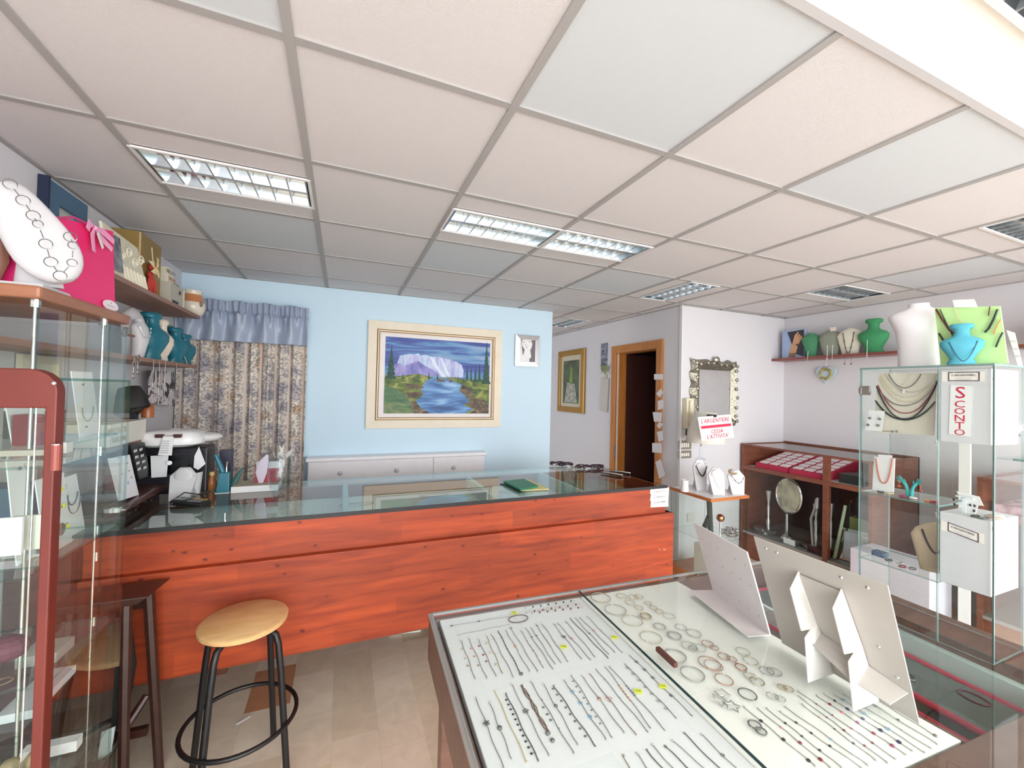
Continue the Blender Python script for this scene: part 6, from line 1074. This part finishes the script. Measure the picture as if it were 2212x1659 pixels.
t = thing('telephone', 'black desk telephone standing behind the white earring card', 'telephone', led(300, 1030, -.95)); P = [PX(x, y, -.95) for x, y in ((300, 1040), (325, 1028), (314, 955), (281, 960))]; MB().slab(P, (-.05, 0, 0)).build('body', BLACK, t, bevel=.006)
for i in range(4):
    for j in range(2): p = PX(292+i*2.8+j*12, 974+i*13-j*3, -.948); MB().box(p.x-.001, p.x+.003, p.y-.016, p.y+.016, p.z-.007, p.z+.007).build('button', M('cfcfd2', .4), t, bevel=.002)
t = thing('biscuit_box', 'white biscuit box lettered BISCOTTI on the telephone shelf behind the glass case', 'box', led(270, 950, -1.0)); P0_, P1_ = PX(236, 962, -.97), PX(315, 935, -.97); MB().box(-1.12, -.97, P0_.y, P1_.y, 1.30, 1.405).build('box', M('dcd8cf', .6), t, bevel=.002); text('BISCOTTI', .04, frameM((-.9685, (P0_.y+P1_.y)/2-.12, 1.37), (0, 1, 0), (0, 0, 1)), M('8d8f8a'), t); text('GALLINI', .035, frameM((-.9685, (P0_.y+P1_.y)/2-.1, 1.33), (0, 1, 0), (0, 0, 1)), M('a08f68'), t)
tag(MB().box(-1.16, -.98, 2.3, 3.0, 1.275, 1.298).build('wall_shelf', shw), 'short brown shelf carrying the biscuit box above the telephone', 'shelf')
for a in (2.32, 2.96): MB().box(-1.16, -1.14, a, a+.02, 1.18, 1.275).build('bracket', shw, bpy.data.objects['wall_shelf.002'])
c = PX(288, 925, -1.02); c.z = 1.4055
t = thing('jewellery_stand', 'curved black jewellery stand on top of the white biscuit box', 'jewellery stand', c); q = MB(); q.strip([c+Vector((0, .05, .012)), c+Vector((0, -.02, .05)), c+Vector((0, -.035, .12)), c+Vector((0, -.065, .165))], [.075, .075, .062, .045], .02, (.2, -1, .6), 14); q.build('stand', BLACK, t, smooth=True)
q = MB(); p = c+Vector((.02, .11, 0)); q.lathe(p, [(.028, 0), (.03, .05), (.02, .075), (.012, .08)], 14); tag(q.build('honey_jar', M('a35d34', .3), smooth=True), 'small brown jar beside the curved black stand', 'jar')
# printer, cash register
t = thing('label_printer', 'white rounded receipt printer with a long printed slip on the black register', 'printer', (-.88, 2.9, 1.24)); c = PY(372, 945, 2.88); q = MB()
q.loft([((c.x, c.y, c.z-.045), .11, .09), ((c.x, c.y, c.z-.03), .155, .11), ((c.x, c.y, c.z), .165, .115), ((c.x, c.y, c.z+.03), .14, .10), ((c.x, c.y, c.z+.045), .09, .07)], 24, .6); q.build('body', M('efeef0', .3), t, smooth=True)
q = MB(); q.sph((c.x+.13, c.y+.05, c.z-.005), .10, 16, 8, (1.0, .9, .3)); q.build('lid', M('e2e1e0', .3), t, smooth=True)
for px in (344, 383): p = PY(px, 942, c.y-.118); MB().box(p.x-.018, p.x+.018, p.y-.004, p.y+.02, p.z-.009, p.z+.009).build('window', M('4a2426', .3), t)
P = [PY(x, y, c.y-.125) for x, y in ((341, 983), (371, 984), (375, 944), (352, 944))]; q = MB(); q.slab(P, (0, .0015, 0)); P2 = [P[3], P[2], Vector((P[2].x, c.y-.02, c.z+.05)), Vector((P[3].x, c.y-.02, c.z+.05))]; q.slab(P2, (0, 0, .0015)); q.build('receipt', M('e9e8ea', .7), t)
q = MB(); [q.slab([PY(x, y, c.y-.1262) for x, y in ((347+k*-.8, 952+k*5), (366-k*.6, 952+k*5), (366-k*.6, 954+k*5), (347-k*.8, 954+k*5))], (0, .0004, 0)) for k in range(6)]; q.build('print', M('b5b4b8'), t)
t = thing('cash_register', 'black cash register standing behind the white necklace stand', 'cash register', (-.85, 2.92, .99)); A = PY(318, 1000, 2.82); B_ = PY(440, 1040, 2.82); MB().box(-1.06, -.70, 2.83, 2.99, .987, c.z-.052).build('body', mat('register_black', lin('17151f'), .35), t, bevel=.008); q = MB(); q.box(-1.02, -.78, 2.825, 2.84, 1.10, 1.20); q.build('display', M('0c0b12', .1), t); MB().box(-.66, -.60, 2.9, 2.96, .987, 1.21).build('side_post', M('2a2740', .4), t)
for k, (pts, l, x) in enumerate(((((327, 1032), (360, 1030), (364, 983), (325, 985)), 'square white card clipped to the front of the black register', 2.80), (((418, 1010), (428, 1015), (444, 1002), (430, 965), (420, 985)), 'folded pale blue-white slip sticking out right of the register', 2.81))):
    MB_ = MB(); MB_.slab([PY(a, b__, x) for a, b__ in pts], (0, .0015, 0)); tag(MB_.build('paper_slip', PAPER), l, 'paper')
tag(MB().cyl(PY(366, 1000, 2.78), PY(366, 1000, 2.81), .012, 14).build('paper_roll', WHITE, smooth=True), 'end of a white paper roll beside the square card', 'paper roll')
# ================================================================ LEFT GLASS CASE (with chrome posts and wooden top)
t = thing('glass_display_case', 'tall glass display case with thick wooden top at the left, carrying the pink bag', 'display case', (-.96, 1.72, 0)); x0, x1, y0, y1 = -1.16, -.75, 1.49, 1.97
q = MB(); q.box(x0, x1+.005, y0-.012, y1+.01, 1.815, 1.85); q.build('wooden_top', TOPW, t, bevel=.008)
MB().box(x0, x1, y0, y1, 0, .22).build('base', dkw, t, bevel=.004); pane(x1-.006, x1, y0, y1-.12, .22, 1.80, 'front_pane', t); pane(x1-.006, x1, y1-.118, y1, .22, 1.80, 'glass_door', t); pane(x0, x1-.006, y0, y0+.006, .22, 1.80, 'side_pane', t); pane(x0, x1-.006, y1-.006, y1, .22, 1.80, 'side_pane', t)
MB().box(x0+.001, x0+.012, y0+.01, y1-.01, .22, 1.03).build('back_panel', dkw, t)
for z in (1.405, 1.07, .66): pane(x0+.01, x1-.012, y0+.01, y1-.01, z, z+.006, 'shelf', t)
for x, y in ((x1-.02, y0+.02), (x1-.02, y1-.12), (x0+.1, y0+.02)): MB().cyl((x, y, .22), (x, y, 1.80), .0038, 10).build('post', CHROME, t, smooth=True); MB().cyl((x, y, 1.795), (x, y, 1.815), .012, 10).build('cap', CHROME, t)
MB().box(x1-.008, x1+.022, y1-.06, y1-.04, 1.13, 1.145).build('lock', CHROME, t); MB().tube([(x1, y1-.05, 1.14), (x1+.03, y1-.04, 1.135), (x1+.045, y1-.02, 1.16)], .004, 6).build('key', CHROME, t)
for z in (1.36, 1.00, .78): MB().cyl((x1-.014, y1-.118, z-.015), (x1-.014, y1-.118, z+.015), .005, 8).build('hinge', CHROME, t)
# contents
def icard(label, x, ya, yb_, z, h, lean=.02, **k): 
    t = thing('jewellery_card', label, 'display card', (x, (ya+yb_)/2, z)); MB().slab([(x, ya, z), (x, yb_, z), (x-lean, yb_-.02, z+h), (x-lean, ya-.02, z+h)], (-.003, 0, 0)).build('card', M('e9ebee', .6), t)
    for (u, v, mt, r_, kind) in k.get('items', ()):
        c = Vector((x-lean*v+.004, ya+(yb_-ya)*u-.02*v, z+h*v)); q = MB()
        if kind == 'bead': q.sph(c, r_, 8, 5, (.4, 1, 1))
        elif kind == 'pend': q.tube([c+Vector((0, -.05, .03)), c+Vector((0, -.02, .008)), c+Vector((0, 0, .004)), c+Vector((0, .03, .012))], .0012, 4); q.sph(c, r_, 8, 5, (.4, .8, 1.2))
        else: q.tube([c+Vector((0, r_*math.cos(a), r_*1.4*math.sin(a))) for a in [math.pi+j*math.pi/10 for j in range(11)]], .002, 5)
        q.build({'bead': 'earring', 'pend': 'pendant'}.get(kind, 'necklace'), mt, t)
    return t
for r_, (ya, yb_, z, h, l, it) in enumerate(((1.66, 1.79, 1.077, .23, 'white card with three pendants and yellow tags in the left case', ((.5, .75, M('b9a99a'), .014, 'pend'), (.5, .5, M('5a3444'), .013, 'pend'), (.6, .25, M('8a5a48'), .017, 'pend'), (.8, .78, YELT, .008, 'bead'), (.8, .55, YELT, .008, 'bead'), (.85, .25, YELT, .008, 'bead'))),
    (1.83, 1.93, 1.077, .20, 'white card with dark looped bead necklaces in the left case', ((.55, .7, DSILV, .028, 'neck'), (.6, .6, DSILV, .036, 'neck'), (.2, .85, M('e0cfd6'), .01, 'bead'))),
    (1.62, 1.72, 1.412, .2, 'white card with a blue mark on the top shelf of the left case', ((.6, .2, M('8fa2cf'), .008, 'bead'),)), (1.81, 1.93, 1.412, .22, 'pale card with a beaded necklace at the far end of the top shelf', ((.4, .8, DSILV, .004, 'bead'), (.5, .45, M('9aa096'), .034, 'neck'), (.3, .15, DSILV, .004, 'bead'))),
    (1.60, 1.68, 1.077, .30, 'white card with two dark studs behind the pendant card', ((.5, .9, DSILV, .006, 'bead'), (.8, .92, DSILV, .006, 'bead'))), (1.72, 1.79, 1.412, .13, 'small pale green card on the top shelf of the left case', ((.5, .6, DSILV, .004, 'bead'),)))):
    icard(l, -.80-.03*(r_ % 3), ya, yb_, z, h, items=it)
VB = MB().box(-.98, -.88, 1.80, 1.90, 1.412, 1.50).build('velvet_box', M('4d5246', .7)); MB().box(-.98, -.88, 1.80, 1.90, 1.5005, 1.54).build('lid', M('d3dad6', .6), VB); tag(VB, 'dark grey-green box under a white lid on the top shelf of the left case', 'box')
tag(MB().box(-.86, -.80, 1.615, 1.66, 1.412, 1.50).build('wine_box', M('7d2630', .5)), 'wine red and white striped little box on the top shelf of the left case', 'box')
tag(MB().box(-.95, -.84, 1.56, 1.70, .667, .72).build('jewel_case', M('3b1520', .6)), 'open dark red jewel case on the low shelf of the left case', 'box'); q = MB(); q.tube([Vector((-.88+.018*math.cos(a*.5), 1.66+.018*math.sin(a*.5), .728)) for a in range(13)], .004, 5, closed=True); tag(q.build('gold_ring', GOLD), 'gold bangle on the dark red jewel case', 'ring')
tag(MB().box(-.84, -.765, 1.56, 1.76, .667, .69).build('white_tray', M('dfe1ea', .5)), 'white tray at the front of the low shelf in the left case', 'tray'); tag(MB().box(-.95, -.85, 1.84, 1.94, .667, .70).build('white_tray', M('c9c6c4', .5)), 'small pale slip at the far end of the low shelf in the left case', 'tray')
q = MB(); [q.sph((-.95+random.uniform(-.12, .12), 1.70+random.uniform(-.15, .15), .27+random.random()*.2), .05, 8, 6) for k in range(22)]; tag(q.build('dark_fabric_heap', ramp_mat('dark_grey_fabric', 'noise', 20, [(.3, lin('2b2d2e')), (.6, lin('55595a')), (.75, lin('8d9496'))]), smooth=True), 'heap of dark grey glittery fabric in the bottom of the left case', 'fabric')
tag(MB().box(-1.10, -.92, 1.78, 1.9, 1.077, 1.26).build('navy_box', M('46627a', .5)), 'blue-grey box behind the cards on the middle shelf of the left case', 'box')
tag(MB().slab([(-1.0, 1.68, 1.12-.04), (-.80, 1.66, 1.08), (-.80, 1.80, 1.08), (-1.0, 1.8, 1.08)], (0, 0, .002)).build('paper_slip', PAPER), 'white paper lying flat on the middle shelf of the left case', 'paper')
# pink bag
zt3 = 1.8505
t = thing('gift_bag', 'bright pink paper gift bag with satin ribbon and oval label on the left case', 'gift bag', (-.83, 1.72, zt3)); pk = mat('pink_paper', lin('ee2a78'), .45, var=.05, vs=3)
Yn, Yf = 1.61, 1.925; zT = 2.15
q = MB(); A = [(-.78, Yn, zt3), (-.77, Yf, zt3), (-.90, Yf+.01, zt3), (-.925, Yn, zt3)]; B4 = [(-.795, Yn+.0, zT-.07), (-.785, Yf, zT-.005), (-.86, Yf, zT-.005), (-.91, Yn, zT-.085)]
v1 = [q.V(p) for p in A]; v2 = [q.V(p) for p in B4]; q.face(v1[::-1])
for i in range(4): q.face([v1[i], v1[(i+1) % 4], v2[(i+1) % 4], v2[i]])
q.build('bag', pk, t, solid=.002)
rb = mat('pink_satin', lin('f0a0c8'), .25, var=.1, vs=40); c = PX(205, 492, -.775)
q = MB(); 
for d in (((0, .05, .004), (.01, .10, -.012)), ((0, .04, -.02), (.012, .085, -.045)), ((0, -.012, -.03), (.008, -.018, -.085)), ((0, -.03, .006), (.0, -.04, -.02))):
    q.strip([c, c+Vector(d[0]), c+Vector(d[1])], [.004, .013, .011], .002, (1, 0, .1), 6)
q.sph(c, .008, 8, 5); q.build('ribbon', rb, t, smooth=True); q = MB(); q.strip([c+Vector((.004, .008, -.012)), c+Vector((.006, .04, -.055))], [.010, .010], .0015, (1, 0, .1), 6); q.build('white_ribbon', WHITE, t)
q = MB(); q.tube([Vector((-.79, 1.62, 2.075)), Vector((-.79, 1.70, 2.11)), c], .004, 6); q.build('handle', M('c23a78', .5), t)
c = PX(238, 660, -.770); q = MB(); q.slab([c+Vector((.001, .052*math.cos(a), .018*math.sin(a))) for a in [k*6.283/24 for k in range(24)]], (.0012, 0, 0)); o = q.build('label_sticker', M('f3e6ee', .5), t); q = MB(); q.box(c.x+.002, c.x+.003, c.y-.024, c.y+.024, c.z-.002, c.z-.0005); q.sph(c+Vector((.0025, 0, .009)), .003, 6, 4, (.3, 1, 1)); q.build('print', M('8d8a95'), t)
# big white neck stand with hoop necklace
c = Vector((-.80, 1.60, zt3))
t = thing('display_bust', 'large white leaning neck stand with a chain of rings in front of the pink bag', 'display bust', c)
top = PY(-6, 395, 1.53); pts = [top, PY(25, 430, 1.535), PY(62, 485, 1.54), PY(92, 530, 1.545), PY(115, 568, 1.545), PY(132, 596, 1.545), PY(140, 612, 1.545)]; q = MB(); q.strip(pts, [.040, .050, .064, .072, .068, .048, .018], .026, (.25, -1, .15), 22); q.build('neck_board', LEATH, t, smooth=True, sub=1)
pf = PY(60, 560, 1.60); q = MB(); q.strip([PY(75, 520, 1.60), PY(82, 570, 1.60), Vector((PY(84, 625, 1.59).x, 1.59, zt3+.012))], [.05, .042, .05], .02, (.2, -1, 0), 14); q.hexa([(-.875, 1.52, zt3), (-.76, 1.52, zt3), (-.765, 1.66, zt3), (-.875, 1.66, zt3)], [(-.87, 1.525, zt3+.012), (-.765, 1.525, zt3+.012), (-.77, 1.655, zt3+.012), (-.87, 1.655, zt3+.012)]); q.build('foot', LEATH, t, smooth=True)
hp = [(22, 398), (50, 433), (72, 466), (82, 484), (99, 527), (110, 566), (130, 596), (156, 568), (158, 530), (152, 512)]
t2 = thing('necklace', 'silver necklace of large open rings on the big white neck stand', 'necklace', pts[2])
prev = None
for k, (x, y) in enumerate(hp):
    p = PY(x, y, 1.500); r_ = .013 if k in (0, 1, 2, 4, 5, 6, 9) else .010; T = frameM(p, (1, .25, 0), (0, 0, 1)); q = MB(); q.tube([T @ Vector((r_*math.cos(a), r_*math.sin(a), 0)) for a in [j*.393 for j in range(16)]], .0012, 5, closed=True); q.build('ring', DSILV, t2, smooth=True)
    if prev is not None: q = MB(); d = (p-prev); q.tube([prev+d*.3, prev+d*.7], .0012, 4); q.build('link', DSILV, t2)
    prev = p
tag(MB().strip([PY(-30, 620, 1.58), PY(-12, 560, 1.58), PY(-6, 500, 1.58)], [.02, .03, .02], .02, (0, -1, 0), 10).build('brown_bust', M('7a4f3c', .5), smooth=True), 'edge of a brown object left of the white neck stand', 'ornament')
# ================================================================ RED FRAMED DOOR CABINET (nearest, left)
t = thing('red_display_cabinet', 'small red-brown framed glass display cabinet at the left edge, nearest the camera', 'display cabinet', (-.85, 1.22, 0)); Y = 1.10; xr = PY(124, 850, Y).x; xi = PY(97, 880, Y).x; ztp = 1.622; zin = 1.545; xl = -1.15
q = MB(); pts = [(xl, ztp)]+[(xr-.045+.045*math.sin(k*math.pi/16), ztp-.045+.045*math.cos(k*math.pi/16)) for k in range(9)]+[(xr, 0.03), (xi, .03), (xi, zin), (xl+.04, zin), (xl+.04, .03), (xl, .03)]
q.slab([(x, Y, z) for x, z in pts], (0, .028, 0)); q.build('door_frame', REDW, t, bevel=.003); MB().box(xl+.04, xi, Y, Y+.028, .03, .10).build('bottom_rail', REDW, t)
pane(xl+.03, xi+.004, Y+.011, Y+.016, .09, zin+.01, 'door_glass', t); pane(xr-.012, xr-.006, Y+.03, 1.42, .03, 1.60, 'side_glass', t); pane(xl, xr-.006, Y+.03, 1.42, 1.60, 1.606, 'top_glass', t)
MB().box(xl, xr-.006, Y+.03, 1.42, .0, .08).build('base', REDW, t)
for z in (1.42, 1.22, .98, .70): pane(xl+.01, xr-.014, Y+.035, 1.41, z, z+.005, 'shelf', t)
p = PY(126, 985, Y-.004); MB().cyl((xr+.004, Y-.004, p.z-.028), (xr+.004, Y-.004, p.z+.022), .0075, 12).build('hinge', M('8a4238', .4), t); MB().cyl((xr+.004, Y-.004, p.z+.022), (xr+.004, Y-.004, p.z+.024), .007, 12).build('hinge_cap', CHROME, t); MB().sph(PY(117, 828, Y-.003), .004, 8, 5).build('screw', CHROME, t); p = PY(108, 1630, Y-.01); 
MB().cyl((xr-.09, Y+.12, .08), (xr-.09, Y+.12, 1.60), .0018, 8).build('post', CHROME, t, smooth=True)
for k, (px, py, z, w_, h, hexc, l) in enumerate(((4, 1160, 1.225, .06, .085, 'e8e4ec', 'white printed card at the left edge of the second shelf in the red cabinet'), (48, 1140, 1.225, .06, .08, 'cfd2c4', 'pale green-white card on the second shelf in the red cabinet'), (15, 900, 1.425, .10, .018, 'a8a498', 'beige tray on the top shelf of the red cabinet'), (70, 900, 1.425, .03, .03, 'c9c8c4', 'small white block on the top shelf of the red cabinet'), (30, 1560, .705, .10, .03, 'd8d8da', 'white slip on the low shelf of the red cabinet'))):
    c = PY(px, py, 1.2); c.z = z+.0; tag(MB().box(c.x-w_/2, c.x+w_/2, 1.2+.03*k, 1.206+.03*k if h > .05 else 1.225+.03*k, z+.0055, z+h).build('display_card', M(hexc, .6)), l, 'card')
tag(MB().sph((-.66, 1.25, 1.015), .03, 12, 8, (1.3, 1, .9)).build('plum_pouch', M('5d2f3c', .7)), 'plum coloured pouch on the middle shelf of the red cabinet', 'pouch')
q = MB(); [q.sph((-.80+random.uniform(-.2, .17), 1.27+random.uniform(-.07, .07), .135+random.random()*.35), .045, 7, 5) for k in range(24)]; tag(q.build('dark_fabric_heap', ramp_mat('dark_grey_fabric2', 'noise', 25, [(.3, lin('2e2d2b')), (.6, lin('5b574e')), (.75, lin('a5a29a'))]), smooth=True), 'dark fabric heap at the bottom of the red cabinet', 'fabric')
q = MB(); [q.sph((-.62+.03*math.sin(k), 1.22+.05*math.cos(k*1.3), .71+.012*(k % 5)), .02, 7, 5) for k in range(12)]; tag(q.build('cord_bundle', M('8a7d58', .6), smooth=True), 'dull gold cord bundle on the low shelf of the red cabinet', 'cord')
# ================================================================ STOOLS
sc = Vector((-.343, 1.975, 0)); zs = .65
t = thing('bar_stool', 'round beech seated stool on four bent black metal legs in front of the counter', 'stool', sc)
MB().lathe(sc, [(.148, zs-.028), (.156, zs-.022), (.158, zs-.006), (.150, zs)], 48).build('seat', SEATW, t, smooth=True)
for k in range(4):
    a = math.radians(62+90*k); d = Vector((math.cos(a), math.sin(a), 0)); pts = [sc+d*.02+Vector((0, 0, zs-.042)), sc+d*.11+Vector((0, 0, zs-.042)), sc+d*.138+Vector((0, 0, zs-.055)), sc+d*.150+Vector((0, 0, zs-.09)), sc+d*.165+Vector((0, 0, .45)), sc+d*.208+Vector((0, 0, .002))]
    MB().tube(pts, .0125, 12).build('leg', BLACK, t, smooth=True)
MB().tube([sc+Vector((.20*math.cos(a), .20*math.sin(a), .245)) for a in [k*6.283/40 for k in range(40)]], .0085, 10, closed=True).build('foot_ring', BLACK, t, smooth=True)
t = thing('wooden_stool', 'dark brown wooden stool half hidden behind the left glass case', 'stool', (-.80, 2.06, 0)); dm2 = wood('dark_stool_wood', (.035, .012, .009), (.055, .02, .014), (.03, 0, 0), (2, 2, 9), .35, .2, False)
MB().hexa([(-.93, 1.99, .755), (-.70, 1.99, .755), (-.68, 2.14, .755), (-.93, 2.14, .755)], [(-.95, 1.985, .785), (-.66, 1.985, .785), (-.64, 2.145, .785), (-.95, 2.145, .785)]).build('seat', dm2, t, bevel=.004)
for a, b_ in (((-.70, 2.10, .755), (-.655, 2.135, 0)), ((-.90, 2.1, .755), (-.94, 2.13, 0)), ((-.74, 2.02, .755), (-.72, 2.0, 0)), ((-.90, 2.02, .755), (-.94, 2.0, 0))): MB().tube([a, b_], [.02, .017], 8).build('leg', dm2, t, smooth=True)
MB().box(-.92, -.69, 2.105, 2.12, .69, .755).build('apron', dm2, t); MB().box(-.92, -.69, 2.10, 2.125, .18, .21).build('stretcher', dm2, t); MB().tube([(-.70, 2.12, .33), (-.82, 2.0, .12)], .014, 8).build('brace', dm2, t)
q = MB(); q.strip([(-.79, 2.06, .70), (-.79, 2.06, .5), (-.79, 2.06, .27)], [.05, .075, .05], .03, (0, 1, 0)); tag(q.build('shoulder_bag', BLACK, smooth=True), 'black bag hanging under the dark wooden stool', 'bag'); tag(MB().slab([(-.80, 2.0, .19), (-.76, 2.0, .22), (-.75, 2.0, .31), (-.79, 2.0, .30)], (0, .002, 0)).build('paper_slip', PAPER), 'white slip showing below the black bag', 'paper')
c = PZ(525, 1555, 0.002); tag(MB().box(c.x-.03, c.x+.03, c.y-.006, c.y+.006, .0005, .003, Matrix.Rotation(.6, 3, 'Z'), c).build('paper_strip', WHITE), 'tiny white strip on the floor under the stool', 'paper'); 
P = [PZ(x, y, .002) for x, y in ((840, 1372), (908, 1365), (912, 1357), (850, 1363))]; tag(MB().slab(P, (0, 0, .02)).build('floor_paper', M('d9dcd2')), 'white paper on the floor under the counter edge', 'paper')
